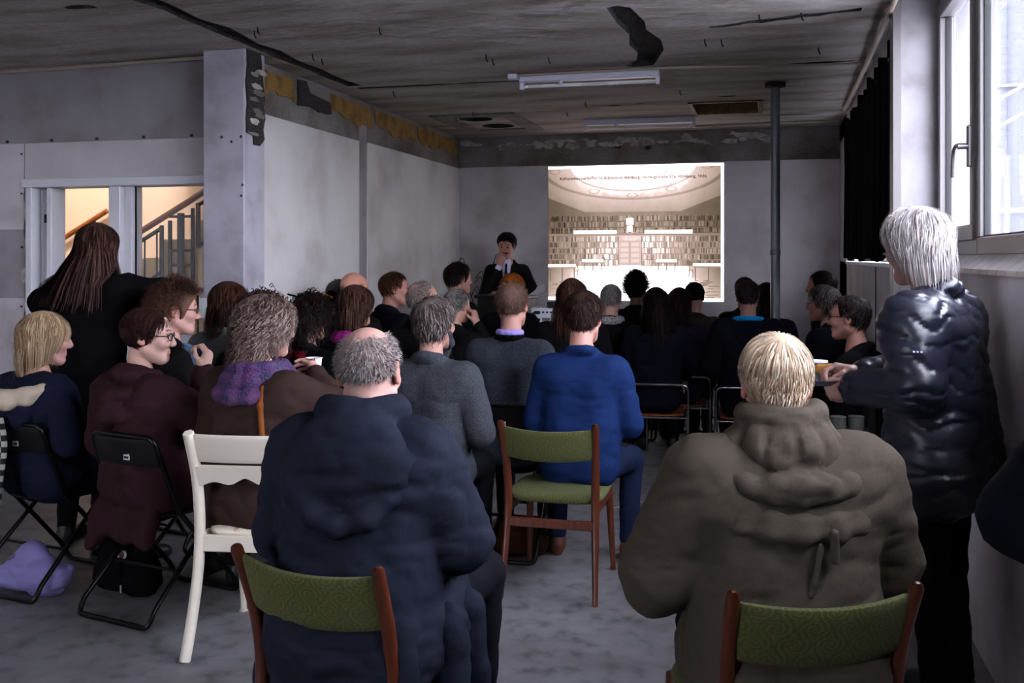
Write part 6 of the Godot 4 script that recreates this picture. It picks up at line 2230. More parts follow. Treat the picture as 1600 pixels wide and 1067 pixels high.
func white_chair() -> Node3D:
	var o := thing("white_chair", "cream painted wooden chair with scalloped back rail and floral seat", "chair", Vector3.ZERO)
	for s in [-1.0, 1.0]:
		var m := MB.new()
		m.tube(curve([Vector3(s * 0.212, 0, 0.315), Vector3(s * 0.207, 0.14, 0.265), Vector3(s * 0.203, 0.32, 0.215), Vector3(s * 0.202, 0.50, 0.200), Vector3(s * 0.205, 0.70, 0.225), Vector3(s * 0.212, 0.875, 0.285)], 6), 0.021, 6, false, 1.15, Vector3(0.0, 0.0, 1.0))
		obj("back_post", m.mesh(), mats.cream_paint, o)
		obj("leg", tubem(curve([Vector3(s * 0.20, 0, -0.245), Vector3(s * 0.192, 0.06, -0.225), Vector3(s * 0.197, 0.22, -0.215), Vector3(s * 0.205, 0.40, -0.225)], 5), [0.020, 0.015, 0.0135, 0.013, 0.013, 0.013, 0.0135, 0.014, 0.015, 0.016, 0.017, 0.018, 0.019, 0.020, 0.021, 0.022], 10), mats.cream_paint, o)
		obj("side_apron", boxm(Vector3(s * 0.20 - 0.012, 0.395, -0.22), Vector3(s * 0.20 + 0.012, 0.46, 0.20), 0.004), mats.cream_paint, o)
	obj("top_rail", back_panel(0.205, 0.755, 0.868, 0.022, 0.02, 0.235, 0.33), mats.cream_paint, o)
	# lower rail with a scalloped edge
	var poly := PackedVector2Array([Vector2(-0.2, 0.752), Vector2(0.2, 0.752)])
	for i in 33:
		var t := 1.0 - i / 32.0 * 2.0
		var y := 0.672 + 0.022 * (1.0 - absf(t)) + 0.012 * cos(t * PI * 3.0) * (1.0 - absf(t) * 0.5)
		poly.append(Vector2(t * 0.2, y))
	var mp := MB.new()
	mp.prism(poly, 0.018, Transform3D(Basis(Vector3.RIGHT, 0.28), Vector3(0, 0.02, 0.03)))
	obj("scalloped_rail", mp.mesh(), mats.cream_paint, o)
	obj("front_apron", boxm(Vector3(-0.2, 0.395, -0.235), Vector3(0.2, 0.46, -0.213), 0.004), mats.cream_paint, o)
	obj("rear_apron", boxm(Vector3(-0.2, 0.395, 0.19), Vector3(0.2, 0.46, 0.212), 0.004), mats.cream_paint, o)
	var m := MB.new()
	pillow(m, 0.195, 0.205, 0.45, 0.482, Vector3(0, 0, -0.01), 0.012)
	obj("seat", m.mesh(), mats.floral, o)
	return o


func folding_chair() -> Node3D:
	var o := thing("folding_chair", "black folding chair", "chair", Vector3.ZERO, 0, "black folding chairs")
	var r := 0.0115
	obj("rear_leg_frame", tubem([Vector3(-0.185, 0.43, -0.15), Vector3(-0.21, 0.075, 0.245)] + arc(Vector3(-0.21, 0.045, 0.262), Vector3(-0.18, 0.013, 0.28), Vector3(-0.21, 0.013, 0.28)) + arc(Vector3(0.18, 0.013, 0.28), Vector3(0.21, 0.045, 0.262), Vector3(0.21, 0.013, 0.28)) + [Vector3(0.21, 0.075, 0.245), Vector3(0.185, 0.43, -0.15)], r, 10), mats.black_tube, o)
	obj("back_frame", tubem([Vector3(-0.195, 0.10, -0.22)] + arc(Vector3(-0.195, 0.05, -0.25), Vector3(-0.165, 0.013, -0.27), Vector3(-0.195, 0.013, -0.27)) + arc(Vector3(0.165, 0.013, -0.27), Vector3(0.195, 0.05, -0.25), Vector3(0.195, 0.013, -0.27)) + [Vector3(0.195, 0.10, -0.22), Vector3(0.195, 0.46, 0.10), Vector3(0.192, 0.70, 0.195)] + arc(Vector3(0.19, 0.735, 0.208), Vector3(0.15, 0.79, 0.228), Vector3(0.188, 0.787, 0.226)) + arc(Vector3(-0.15, 0.79, 0.228), Vector3(-0.19, 0.735, 0.208), Vector3(-0.188, 0.787, 0.226)) + [Vector3(-0.192, 0.70, 0.195), Vector3(-0.195, 0.46, 0.10), Vector3(-0.195, 0.10, -0.22)], r, 10), mats.black_tube, o)
	obj("crossbar", tubem([Vector3(-0.2, 0.20, 0.10), Vector3(0.2, 0.20, 0.10)], 0.008, 8), mats.black_tube, o)
	var back := obj("backrest", back_panel(0.182, 0.66, 0.782, 0.014, 0.022, 0.188, 0.30), mats.black_plastic, o)
	obj("sticker", boxm(Vector3(0.012, 0.688, 0.228), Vector3(0.046, 0.738, 0.232)), mats.sticker, back)
	obj("sticker_ring", ring_mesh(0.0105, 0.0028, Transform3D(Basis(Vector3.RIGHT, PI / 2), Vector3(0.029, 0.722, 0.2325))), mats.black_plastic, back)
	obj("sticker_bar", boxm(Vector3(0.016, 0.694, 0.2315), Vector3(0.042, 0.704, 0.2330)), mats.black_plastic, back)
	for s in [-1.0, 1.0]:
		obj("rivet", lathe([Vector2(0.007, 0), Vector2(0.005, 0.003), Vector2(0.0, 0.004)], 8), mats.chrome, back).transform = Transform3D(Basis(Vector3.RIGHT, PI / 2), Vector3(s * 0.14, 0.73, 0.212))
	var m := MB.new()
	pillow(m, 0.182, 0.195, 0.428, 0.446, Vector3(0, 0, -0.03), 0.004, 2.6)
	obj("seat", m.mesh(), mats.black_plastic, o)
	return o


func arc(a: Vector3, b: Vector3, c: Vector3) -> Array:
	var out := []
	for i in 6:
		var t := i / 5.0
		out.append(a.lerp(c, t).lerp(c.lerp(b, t), t))
	return out


func ring_mesh(r: float, w: float, xf: Transform3D) -> ArrayMesh:
	var pts := []
	for k in 14:
		pts.append(xf * Vector3(cos(TAU * k / 14) * r, 0, sin(TAU * k / 14) * r))
	return tubem(pts, w * 0.5, 5, true)


func chrome_chair() -> Node3D:
	var o := thing("chrome_chair", "low chrome tube chair", "chair", Vector3.ZERO, 0, "low chrome chairs")
	obj("rear_frame", tubem([Vector3(-0.25, 0.0, 0.22), Vector3(-0.25, 0.5, 0.23)] + arc(Vector3(-0.25, 0.54, 0.232), Vector3(-0.20, 0.60, 0.236), Vector3(-0.25, 0.60, 0.236)) + arc(Vector3(0.20, 0.60, 0.236), Vector3(0.25, 0.54, 0.232), Vector3(0.25, 0.60, 0.236)) + [Vector3(0.25, 0.5, 0.23), Vector3(0.25, 0.0, 0.22)], 0.0105, 10), mats.chrome, o)
	for s in [-1.0, 1.0]:
		obj("leg", tubem([Vector3(s * 0.235, 0, -0.24), Vector3(s * 0.23, 0.36, -0.20)], 0.0105, 10), mats.chrome, o)
		obj("side_tube", tubem([Vector3(s * 0.23, 0.355, -0.20), Vector3(s * 0.247, 0.35, 0.225)], 0.0095, 10), mats.chrome, o)
	obj("rear_tube", tubem([Vector3(-0.247, 0.35, 0.225), Vector3(0.247, 0.35, 0.225)], 0.0085, 10), mats.chrome, o)
	var rows := []
	for i in 9:
		var t := i / 8.0
		var row := []
		for j in 13:
			var s := lerpf(-1.0, 1.0, j / 12.0)
			row.append(Vector3(s * 0.215, 0.368 + 0.012 * s * s - 0.010 * sin(t * PI) , lerpf(-0.21, 0.20, t)))
		rows.append(row)
	var m := MB.new()
	m.grid(rows, false, true)
	var low := []
	for r in rows:
		var q := []
		for p in r:
			q.append(p - Vector3(0, 0.012, 0))
		low.append(q)
	m.grid(low)
	for i in 8:
		for e in [0, 12]:
			m.face(rows[i][e], rows[i + 1][e], low[i + 1][e], low[i][e], Vector3(-1 if e == 0 else 1, 0, 0))
	for j in 12:
		m.face(rows[0][j], rows[0][j + 1], low[0][j + 1], low[0][j], Vector3.FORWARD)
		m.face(rows[8][j], rows[8][j + 1], low[8][j + 1], low[8][j], Vector3.BACK)
	obj("seat", m.mesh(), mats.plywood, o)
	return o


func swirl_tex() -> Texture2D:
	# woven scroll pattern of the green cover
	var im := Image.create(256, 256, false, Image.FORMAT_RGB8)
	var nz := FastNoiseLite.new()
	nz.seed = 6
	nz.frequency = 0.35
	for y in 256:
		for x in 256:
			var v := 0.0
			var gx := fposmod(x + (64.0 if int(y / 64.0) % 2 else 0.0), 128.0) - 64.0
			var gy := fposmod(float(y), 64.0) - 32.0
			var r := sqrt(gx * gx * 0.5 + gy * gy)
			var a := atan2(gy, gx)
			v = 0.5 + 0.5 * sin(r * 0.42 + a * 2.0)
			v = smoothstep(0.45, 0.75, v)
			var w := nz.get_noise_2d(x, y) * 0.10
			var k := lerpf(0.78, 1.0, v) + w
			im.set_pixel(x, y, Color(clampf(k, 0, 1), clampf(k, 0, 1), clampf(k * 0.95, 0, 1)))
	return ImageTexture.create_from_image(im)


func floral_tex() -> Texture2D:
	var im := Image.create(256, 256, false, Image.FORMAT_RGB8)
	im.fill(Color(0.86, 0.82, 0.74))
	var r := RandomNumberGenerator.new()
	r.seed = 8
	for k in 14:
		var cx := r.randi_range(20, 236)
		var cy := r.randi_range(20, 236)
		for p in 6:
			var a := TAU * p / 6
			for d in 60:
				var q := Vector2(cx, cy) + Vector2(cos(a), sin(a)) * 7.0 + Vector2(r.randfn(), r.randfn()) * 2.4
				im.set_pixel(clampi(int(q.x), 0, 255), clampi(int(q.y), 0, 255), Color(0.66, 0.26, 0.16))
		for d in 40:
			im.set_pixel(clampi(cx + d / 2, 0, 255), clampi(cy + 8 + int(4 * sin(d * 0.2)), 0, 255), Color(0.45, 0.42, 0.22))
	return ImageTexture.create_from_image(im)


func furniture():
	var gf := mat("green_fabric", Color(0.33, 0.34, 0.17), 0.95)
	gf.albedo_texture = swirl_tex()
	gf.uv1_triplanar = true
	gf.uv1_scale = Vector3(6, 6, 6)
	gf.normal_enabled = true
	gf.normal_texture = tex_weave_n
	gf.normal_scale = 0.5
	var fl := mat("floral", Color(1, 1, 1), 0.9)
	fl.albedo_texture = floral_tex()
	fl.uv1_triplanar = true
	fl.uv1_scale = Vector3(4, 4, 4)
	mat("cream_paint", Color(0.84, 0.80, 0.73), 0.45)
	mat("black_tube", Color(0.022, 0.022, 0.022), 0.3).metallic_specular = 0.35
	mat("sticker", Color(0.85, 0.85, 0.85), 0.6)
	var grp := "green upholstered teak chairs"
	var g := green_chair()
	g.position = Vector3(-0.975, 0, -4.66)
	copy(g, Vector3(-1.065, 0, -2.545), deg_to_rad(-11.6), "teak chair with moss green upholstery, the man in navy parka on it", grp)
	copy(g, Vector3(0.01, 0, -2.605), deg_to_rad(22.6), "teak chair with moss green upholstery, the person in olive parka on it", grp)
	var w := white_chair()
	w.position = Vector3(-2.01, 0, -3.72)
	w.rotation.y = deg_to_rad(8)


func chairs_for_people():
	var f := folding_chair()
	var c := chrome_chair()
	var used_f := false
	var used_c := false
	for b in folk:
		var s: Dictionary = b.s
		if s.get("stand", false) or s.get("own_chair", false):
			continue
		var words: PackedStringArray = String(s.label).replace(",", "").split(" ")
		var who := " ".join(words.slice(0, mini(words.size(), 8)))
		for e in [" in", " on", " the", " and", " with", " seated", " beside", " of", " a"]:
			who = who.trim_suffix(e)
		var turn: float = b.node.rotation.y
		var at: Vector3 = b.node.position + Basis(Vector3.UP, turn) * Vector3(0, 0, 0.02 + s.get("lean", 0.06))
		if s.has("chair_at"):
			at = s.chair_at
			turn = deg_to_rad(s.get("chair_turn", rad_to_deg(turn)))
		if s.get("seat", 0.45) < 0.4:
			var lab := "low chrome tube chair under the " + who
			if used_c:
				copy(c, at, turn, lab, "low chrome chairs")
			else:
				c.position = at
				c.rotation.y = turn
				c.set_meta("label", lab)
				used_c = true
		else:
			var lab := "black folding chair under the " + who
			if used_f:
				copy(f, at, turn, lab, "black folding chairs")
			else:
				f.position = at
				f.rotation.y = turn
				f.set_meta("label", lab)
				used_f = true


# ---------------------------------------------------------------- small things
func blob_thing(called: String, label: String, category: String, bl: Blob, m: Material) -> MeshInstance3D:
	bl.march()
	var o := obj(called, bl.out.mesh(), m)
	tag(o, label, category)
	return o


func bag(called: String, label: String, at: Vector3, turn: float) -> Node3D:
	return thing(called, label, "bag", at, turn)


func blob_part(called: String, bl: Blob, m: Material, parent: Node3D) -> MeshInstance3D:
	bl.march()
	return obj(called, bl.out.mesh(), m, parent)


func small_things():
	chairs_for_people()
	cloth("lilac_canvas", Color(0.50, 0.47, 0.66), 0.95, 0.5)
	cloth("dark_leather", Color(0.10, 0.06, 0.05), 0.5, 0.2)
	cloth("brown_leather", Color(0.20, 0.11, 0.06), 0.55, 0.3)
	cloth("grey_paper", Color(0.42, 0.42, 0.48), 0.9, 0.0)
	mat("paper_white", Color(0.85, 0.85, 0.86), 0.8)
	mat("blue_print", Color(0.10, 0.16, 0.55), 0.6)
	mat("bread", Color(0.62, 0.42, 0.18), 0.9)
	mat("red_yarn", Color(0.38, 0.07, 0.11), 0.95)
	mat("green_yarn", Color(0.06, 0.25, 0.22), 0.95)
	mat("tissue_blue", Color(0.36, 0.47, 0.58), 0.9)
	var q: Blob
	# lilac bag under the first folding chair
	var o := bag("shoulder_bag", "soft lilac canvas bag lying on the floor under a folding chair", Vector3(-3.33, 0, -3.93), deg_to_rad(-12))
	q = Blob.new()
	q.cell = 0.011
	q.fold = 0.012
	q.cap(Vector3(-0.12, 0.06, 0.03), Vector3(0.13, 0.06, 0.02), 0.062, 0.065, 0.05)
	q.cap(Vector3(-0.03, 0.15, 0.0), Vector3(0.10, 0.13, 0.0), 0.062, 0.05, 0.07)
	q.cap(Vector3(-0.16, 0.05, 0.06), Vector3(0.0, 0.19, 0.0), 0.035, 0.045, 0.05)
	q.cap(Vector3(0.15, 0.07, -0.02), Vector3(0.17, 0.10, -0.05), 0.05, 0.04, 0.05)
	q.cap(Vector3(0, -0.5, 0), Vector3(0, -0.51, 0), 0.5, 0.5, 0.01, true)
	blob_part("bag_body", q, mats.lilac_canvas, o)
	obj("strap", tubem(curve([Vector3(-0.17, 0.06, 0.07), Vector3(-0.20, 0.04, 0.10), Vector3(-0.22, 0.012, 0.13), Vector3(-0.25, 0.012, 0.11)], 5), 0.011, 8), mats.paper_white, o)
	obj("buckle", tubem([Vector3(-0.08, 0.155, 0.065), Vector3(-0.04, 0.175, 0.06)], 0.007, 6), mats.chrome, o)
	# black rucksack under the maroon coat
	o = bag("rucksack", "black rucksack with round pink badge on the floor under the maroon coat", Vector3(-2.90, 0, -4.02), deg_to_rad(-12))
	q = Blob.new()
	q.cell = 0.012
	q.fold = 0.009
	q.cap(Vector3(-0.10, 0.08, 0), Vector3(0.12, 0.08, 0.0), 0.08, 0.085, 0.05)
	q.cap(Vector3(-0.05, 0.16, 0), Vector3(0.09, 0.17, 0.0), 0.085, 0.075, 0.07)
	q.cap(Vector3(0, -0.5, 0), Vector3(0, -0.51, 0), 0.5, 0.5, 0.01, true)
	blob_part("bag_body", q, mats.black_wool, o)
	obj("badge", lathe([Vector2(0.0, 0.004), Vector2(0.022, 0.004), Vector2(0.026, 0.0)], 18), mats.sticker, o).transform = Transform3D(Basis(Vector3.RIGHT, PI / 2 - 0.35), Vector3(0.07, 0.20, 0.082))
	obj("badge_print", lathe([Vector2(0.0, 0.0055), Vector2(0.016, 0.0055), Vector2(0.017, 0.0)], 18), mat("badge_pink", Color(0.55, 0.2, 0.32), 0.6), o).transform = Transform3D(Basis(Vector3.RIGHT, PI / 2 - 0.35), Vector3(0.07, 0.20, 0.082))
	obj("zip_tag", boxm(Vector3(0.07, 0.035, 0.090), Vector3(0.077, 0.07, 0.097), 0.002), mats.sticker, o)
	# checked scarf with tassels over the first folding chair
	o = thing("checked_scarf", "black and white checked scarf with red and green tassels hanging on a folding chair", "scarf", Vector3(-3.40, 0, -3.86), deg_to_rad(-10))
	var rows := []
	for i in 16:
		var row := []
		for j in 10:
			var u := j / 9.0
			var v := i / 15.0
			row.append(Vector3(lerpf(-0.16, 0.06, u) + 0.015 * sin(v * 6.0), lerpf(0.83, 0.46, v) - 0.03 * u * v, 0.08 + 0.018 * sin(u * 9.0 + v * 3.0) + 0.02 * v))
		rows.append(row)
	var mb := MB.new()
	mb.grid(rows)
	var rb := []
	for r in rows:
		var rr := []
		for p in r:
			rr.append(p - Vector3(0, 0, 0.008))
		rb.append(rr)
	mb.grid(rb, false, true)
	obj("cloth", mb.mesh(), check_mat(), o)
	for k in 16:
		var x := -0.15 + k * 0.0135
		var y := 0.47 - 0.002 * k
		obj("tassel", tubem(curve([Vector3(x, y, 0.10), Vector3(x + 0.02 * sin(k * 2.1), y - 0.10, 0.115 + 0.01 * sin(k)), Vector3(x + 0.03 * sin(k * 1.3), y - 0.20 - 0.03 * sin(k * 1.7), 0.11)], 5), 0.0045, 6), mats.red_yarn if k % 3 else mats.green_yarn, o)
	# dark brown coat hung over the back of the tweed man's chair
	q = Blob.new()
	q.cell = 0.012
	q.fold = 0.014
	q.cap(Vector3(-0.17, 0.76, 0.30), Vector3(0.10, 0.775, 0.31), 0.030, 0.028, 0.03)
	q.cap(Vector3(-0.19, 0.72, 0.30), Vector3(-0.18, 0.44, 0.33), 0.040, 0.045, 0.05)
	q.cap(Vector3(-0.06, 0.72, 0.31), Vector3(-0.05, 0.40, 0.34), 0.032, 0.05, 0.05)
	q.cap(Vector3(0.04, 0.60, 0.32), Vector3(0.10, 0.42, 0.33), 0.045, 0.05, 0.06)
	q.cap(Vector3(0.13, 0.56, 0.30), Vector3(0.16, 0.46, 0.28), 0.04, 0.035, 0.05)
	var hc := thing("hung_coat", "dark brown coat hung over the back of a folding chair", "coat", Vector3(-1.585, 0, -4.60), deg_to_rad(-6))
	blob_part("coat_body", q, mats.brown_coat, hc)
	# brown leather bag by the middle chair
	o = bag("leather_bag", "brown leather bag on the floor behind the legs of the middle green chair", Vector3(-1.27, 0, -5.02), deg_to_rad(12))
	q = Blob.new()
	q.cell = 0.012
	q.fold = 0.007
	q.cap(Vector3(-0.09, 0.07, 0), Vector3(0.09, 0.07, 0), 0.07, 0.07, 0.04)
	q.cap(Vector3(-0.07, 0.15, 0), Vector3(0.06, 0.16, 0), 0.06, 0.05, 0.05)
	q.cap(Vector3(0, -0.5, 0), Vector3(0, -0.51, 0), 0.5, 0.5, 0.01, true)
	blob_part("bag_body", q, mats.brown_leather, o)
	obj("handle", tubem(curve([Vector3(-0.07, 0.2, 0), Vector3(-0.05, 0.27, 0.01), Vector3(0.05, 0.275, 0.0), Vector3(0.06, 0.2, 0)], 6), 0.008, 8), mats.brown_leather, o)
	# things in people's hands
	var gb: Body = folk[5]
	var gw: Vector3 = gb.node.transform * (gb.J.wrR + Vector3(-0.075, 0.015, -0.09))
	o = thing("paper_cup", "white paper cup in the hand of the purple scarf woman", "cup", gw)
	obj("cup", lathe([Vector2(0.0, -0.042), Vector2(0.027, -0.042), Vector2(0.036, 0.042), Vector2(0.039, 0.044), Vector2(0.036, 0.046), Vector2(0.033, 0.042), Vector2(0.025, -0.036), Vector2(0.0, -0.038)], 22), mats.paper_white, o)
	obj("spoon", tubem([Vector3(0.02, -0.02, 0.034), Vector3(0.028, 0.05, 0.05)], 0.003, 6), mats.grey_paper, o)
	var fb: Body = folk[4]
	var fw: Vector3 = fb.node.transform * (fb.J.wrR + Vector3(-0.07, 0.085, 0.0))
	q = Blob.new()
	q.cell = 0.005
	q.fold = 0.006
	q.cap(Vector3(-0.05, 0.035, -0.01), Vector3(0.03, 0.0, 0.0), 0.014, 0.026, 0.03)
	q.cap(Vector3(0.02, 0.0, 0.0), Vector3(0.03, -0.07, 0.01), 0.022, 0.016, 0.03)
	var ti := blob_thing("tissue", "crumpled pale blue tissue held up by the woman in maroon", "tissue", q, mats.tissue_blue)
	ti.position = fw
	var cb: Body = folk[2]
	var cw: Vector3 = cb.node.transform * (cb.J.wrL + Vector3(0.04, 0.0, -0.14))
	o = thing("paper_plate", "grey paper plate held by the man in down jacket", "plate", cw, deg_to_rad(60))
	obj("plate", lathe([Vector2(0.0, 0.0), Vector2(0.07, 0.0), Vector2(0.105, 0.02), Vector2(0.108, 0.022), Vector2(0.07, 0.005), Vector2(0.0, 0.004)], 28), mats.grey_paper, o)
	var cr: Vector3 = cb.node.transform * (cb.J.wrR + Vector3(-0.05, 0.012, -0.10))
	q = Blob.new()
	q.cell = 0.005
	q.grain = 0.003
	q.cap(Vector3(-0.03, 0, 0), Vector3(0.03, 0.005, 0.0), 0.020, 0.018, 0.02)
	blob_thing("bread_roll", "bitten bread roll in the hand of the man in down jacket", "bread", q, mats.bread).position = cr
	# black table by the pier with food tub, newspaper and tins
	o = thing("side_table", "small black table with cups and paper beside the pier", "table", Vector3(0.30, 0, -5.02))
	obj("top", boxm(Vector3(-0.17, 0.98, -0.17), Vector3(0.17, 1.01, 0.17), 0.006), mats.black_plastic, o)
	obj("shelf", boxm(Vector3(-0.16, 0.70, -0.16), Vector3(0.16, 0.72, 0.16), 0.004), mats.black_plastic, o)
	for sx in [-1, 1]:
		for sz in [-1, 1]:
			obj("leg", boxm(Vector3(sx * 0.15 - 0.014, 0, sz * 0.15 - 0.014), Vector3(sx * 0.15 + 0.014, 0.98, sz * 0.15 + 0.014), 0.003), mats.black_plastic, o)
	o = thing("food_tub", "blue and white plastic tub with a white straw on the black table", "tub", Vector3(0.21, 1.01, -4.98))
	obj("tub", lathe([Vector2(0.0, 0.0), Vector2(0.042, 0.0), Vector2(0.05, 0.045), Vector2(0.048, 0.045), Vector2(0.04, 0.006), Vector2(0.0, 0.006)], 20), mats.blue_print, o)
	obj("lid", lathe([Vector2(0.0, 0.052), Vector2(0.052, 0.05), Vector2(0.053, 0.042), Vector2(0.049, 0.042)], 20), mats.paper_white, o)
	obj("straw", tubem([Vector3(-0.02, 0.05, 0.01), Vector3(-0.075, 0.10, 0.01)], 0.004, 6), mats.paper_white, o)
	o = thing("newspaper", "folded newspaper hanging over the edge of the black table", "newspaper", Vector3(0.15, 1.015, -4.86))
	obj("sheet", boxm(Vector3(-0.05, -0.10, 0.015), Vector3(0.03, 0.0, 0.02), 0.001), mats.grey_paper, o)
	obj("fold", boxm(Vector3(-0.05, -0.002, -0.10), Vector3(0.03, 0.004, 0.02), 0.001), mats.grey_paper, o)
	for k in 3:
		var tin := obj("tin", lathe([Vector2(0.0, 0.0), Vector2(0.036, 0.0), Vector2(0.038, 0.004), Vector2(0.036, 0.01), Vector2(0.036, 0.085), Vector2(0.038, 0.09), Vector2(0.034, 0.092), Vector2(0.0, 0.09)], 20), mat("tin_grey", Color(0.42, 0.43, 0.40), 0.5, 0.3))
		tin.position = Vector3(0.22 + 0.082 * k, 0.72, -4.91 + 0.03 * (k % 2))
		tag(tin, ["pale tin on the table shelf, outermost of three", "pale tin between two others on the table shelf", "pale tin on the table shelf, innermost of three"][k], "tin", "tins on the black table shelf")
	# white projector box with cables on a stand, little camera beside it
	o = thing("projector", "white projector with sockets and black cables on a black stand", "projector", Vector3(-1.845, 0, -8.18), deg_to_rad(12))
	obj("case", boxm(Vector3(-0.115, 0.90, -0.15), Vector3(0.115, 1.135, 0.15), 0.012), mats.frame_white, o)
	for k in 4:
		obj("socket", boxm(Vector3(-0.02 + k * 0.032, 1.095, 0.149), Vector3(0.0 + k * 0.032, 1.108, 0.154), 0.002), mats.black_plastic, o)
	obj("grille", boxm(Vector3(-0.02, 1.03, 0.149), Vector3(0.045, 1.055, 0.153), 0.002), mats.frame_grey, o)
	for k in 2:
		var y := 1.10 - k * 0.06
		obj("plug", boxm(Vector3(-0.085, y - 0.012, 0.15), Vector3(-0.035, y + 0.012, 0.178), 0.005), mats.black_plastic, o)
		obj("cable", tubem(curve([Vector3(-0.085, y, 0.165), Vector3(-0.12, y - 0.03, 0.17), Vector3(-0.125, y - 0.15, 0.16), Vector3(-0.10, 0.72, 0.12)], 6), 0.005, 6), mats.black_plastic, o)
	obj("stand_top", boxm(Vector3(-0.2, 0.87, -0.2), Vector3(0.2, 0.90, 0.2), 0.006), mats.black_plastic, o)
	obj("stand_pole", tubem([Vector3(0, 0.03, 0), Vector3(0, 0.87, 0)], 0.025, 12), mats.black_metal, o)
	obj("stand_foot", lathe([Vector2(0.0, 0.0), Vector2(0.2, 0.0), Vector2(0.2, 0.015), Vector2(0.03, 0.035), Vector2(0.0, 0.035)], 22), mats.black_metal, o)
	o = thing("video_camera", "small black camera on a slim pole beside the projector", "camera", Vector3(-1.725, 0, -8.10))
	obj("pole", tubem([Vector3(0, 0, 0), Vector3(0, 1.14, 0)], 0.009, 8), mats.black_metal, o)
	obj("camera_body", boxm(Vector3(-0.075, 1.135, -0.04), Vector3(0.01, 1.185, 0.03), 0.005), mats.black_plastic, o)
	obj("foot", lathe([Vector2(0.0, 0.0), Vector2(0.11, 0.0), Vector2(0.1, 0.012), Vector2(0.0, 0.02)], 16), mats.black_metal, o)
	# lectern before the speaker
	o = thing("lectern", "black lectern standing in front of the speaker", "lectern", Vector3(-2.42, 0, -9.10), deg_to_rad(-8))
	obj("desk", boxm(Vector3(-0.27, 1.17, -0.16), Vector3(0.27, 1.20, 0.16), 0.006), mats.black_plastic, o)
	obj("front_panel", boxm(Vector3(-0.25, 0.03, 0.10), Vector3(0.25, 1.17, 0.12), 0.004), mats.black_plastic, o)
	for s in [-1, 1]:
		obj("side_panel", boxm(Vector3(s * 0.24 - 0.01, 0.03, -0.12), Vector3(s * 0.24 + 0.01, 1.17, 0.10), 0.004), mats.black_plastic, o)
	obj("base", boxm(Vector3(-0.27, 0, -0.15), Vector3(0.27, 0.03, 0.15), 0.004), mats.black_plastic, o)
	# sheet of paper tucked under the speaker's arm
	var sp: Body = folk[folk.size() - 1]
	var paper := obj("paper_sheet", boxm(Vector3(-0.10, -0.0015, -0.07), Vector3(0.10, 0.0015, 0.07)), mats.paper_white)
	paper.position = sp.node.transform * Vector3(-0.30, 1.22, -0.10)
	paper.rotation = Vector3(0.5, 0.4, 0.5)
	tag(paper, "white sheet of paper held under the speaker's arm", "paper")
	# dry twigs in a vase behind the speaker
	o = thing("twig_vase", "tall vase of dry dark twigs behind the speaker", "plant", Vector3(-3.0, 0, -10.28))
	obj("vase", lathe([Vector2(0.0, 0.0), Vector2(0.09, 0.0), Vector2(0.12, 0.2), Vector2(0.11, 0.5), Vector2(0.06, 0.75), Vector2(0.07, 0.82), Vector2(0.06, 0.82), Vector2(0.05, 0.76), Vector2(0.0, 0.7)], 18), mats.black_plastic, o)
	var r := RandomNumberGenerator.new()
	r.seed = 40
	mat("twig", Color(0.10, 0.08, 0.07), 0.9)
	for k in 26:
		var a := r.randf_range(-0.55, 1.0)
		var l := r.randf_range(0.35, 0.85)
		var d := Vector3(sin(a) * 0.5, 1, r.randf_range(-0.25, 0.3)).normalized()
		var tip := Vector3(0, 0.78, 0) + d * l
		obj("twig", tubem(curve([Vector3(0, 0.72, 0), Vector3(0, 0.78, 0) + d * l * 0.5 + Vector3(r.randf_range(-0.03, 0.03), 0, 0), tip, tip + Vector3(signf(a) * 0.08, -r.randf_range(0.02, 0.14), 0)], 4), 0.0045, 5), mats.twig, o)
		for j in 3:
			var lm := MB.new()
			var lp := tip + Vector3(r.randf_range(-0.05, 0.05), r.randf_range(-0.12, 0.02), r.randf_range(-0.03, 0.03))
			lm.tube([lp, lp + Vector3(r.randf_range(-0.03, 0.03), -0.035, 0.01), lp + Vector3(r.randf_range(-0.05, 0.05), -0.07, 0.0)], [0.003, 0.012, 0.002], 5, false, 0.3)
			obj("leaf", lm.mesh(), mats.twig, o)
	o = thing("microphone_stand", "slim black microphone stand with slanting boom beside the left wall", "stand", Vector3(-3.12, 0, -6.30))
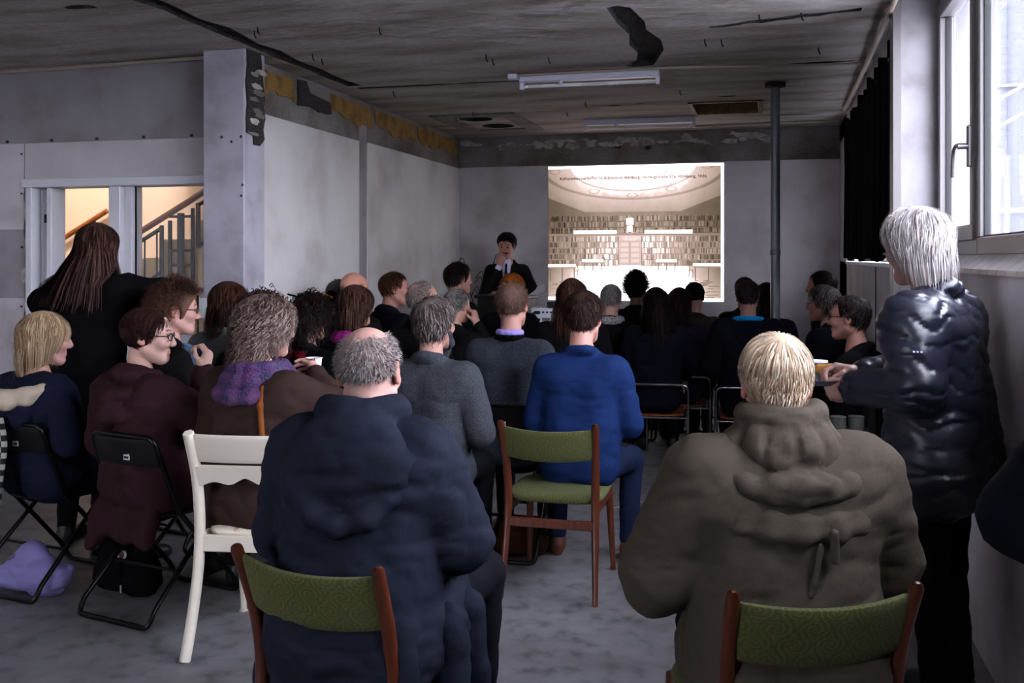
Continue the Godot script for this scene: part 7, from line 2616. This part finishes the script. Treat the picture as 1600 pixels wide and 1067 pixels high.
	obj("pole", tubem([Vector3(0, 0.02, 0), Vector3(0, 1.27, 0)], 0.009, 8), mats.black_metal, o)
	obj("boom", tubem([Vector3(-0.12, 1.30, 0.02), Vector3(0.30, 1.19, -0.03)], 0.007, 8), mats.black_metal, o)
	obj("foot", lathe([Vector2(0.0, 0.0), Vector2(0.12, 0.0), Vector2(0.11, 0.015), Vector2(0.0, 0.03)], 18), mats.black_metal, o)
	# papers on the floor by the window wall, thin cable near the chairs, notice on the column
	for k in 3:
		var pm := obj("flyer", boxm(Vector3(-0.10, 0.0, -0.07), Vector3(0.10, 0.002, 0.07)), [mats.paper_white, mats.blue_print, mats.grey_paper][k])
		pm.position = Vector3([0.62, 0.55, 0.70][k], 0.003 + 0.004 * k, [-3.36, -3.42, -3.30][k])
		pm.rotation = Vector3(0.0, 0.5 + k * 0.6, 0.0)
		tag(pm, ["white flyer on the floor at the foot of the window wall", "blue flyer on the floor at the foot of the window wall", "grey flyer on the floor at the foot of the window wall"][k], "paper", "flyers on the floor")
	tag(obj("floor_cable", tubem(curve([Vector3(-0.95, 0.006, -6.1), Vector3(-0.72, 0.006, -6.35), Vector3(-0.45, 0.006, -6.25), Vector3(-0.1, 0.006, -6.5), Vector3(0.2, 0.006, -6.6)], 8), 0.005, 6), mats.cable_beige), "thin pale cable lying on the concrete floor between the chairs", "cable")
	tag(obj("notice", boxm(Vector3(-3.60, 1.16, -5.755), Vector3(-3.545, 1.29, -5.752)), mats.paper_white), "small white notice fixed to the edge of the column", "notice")


func check_mat() -> StandardMaterial3D:
	var im := Image.create(64, 64, false, Image.FORMAT_RGB8)
	for y in 64:
		for x in 64:
			var on := (int(x / 8.0) + int(y / 8.0)) % 2 == 0
			im.set_pixel(x, y, Color(0.62, 0.62, 0.58) if on else Color(0.05, 0.06, 0.06))
	var m := mat("checked_cloth", Color(1, 1, 1), 0.95)
	m.albedo_texture = ImageTexture.create_from_image(im)
	m.uv1_scale = Vector3(1.2, 2.0, 1)
	return m
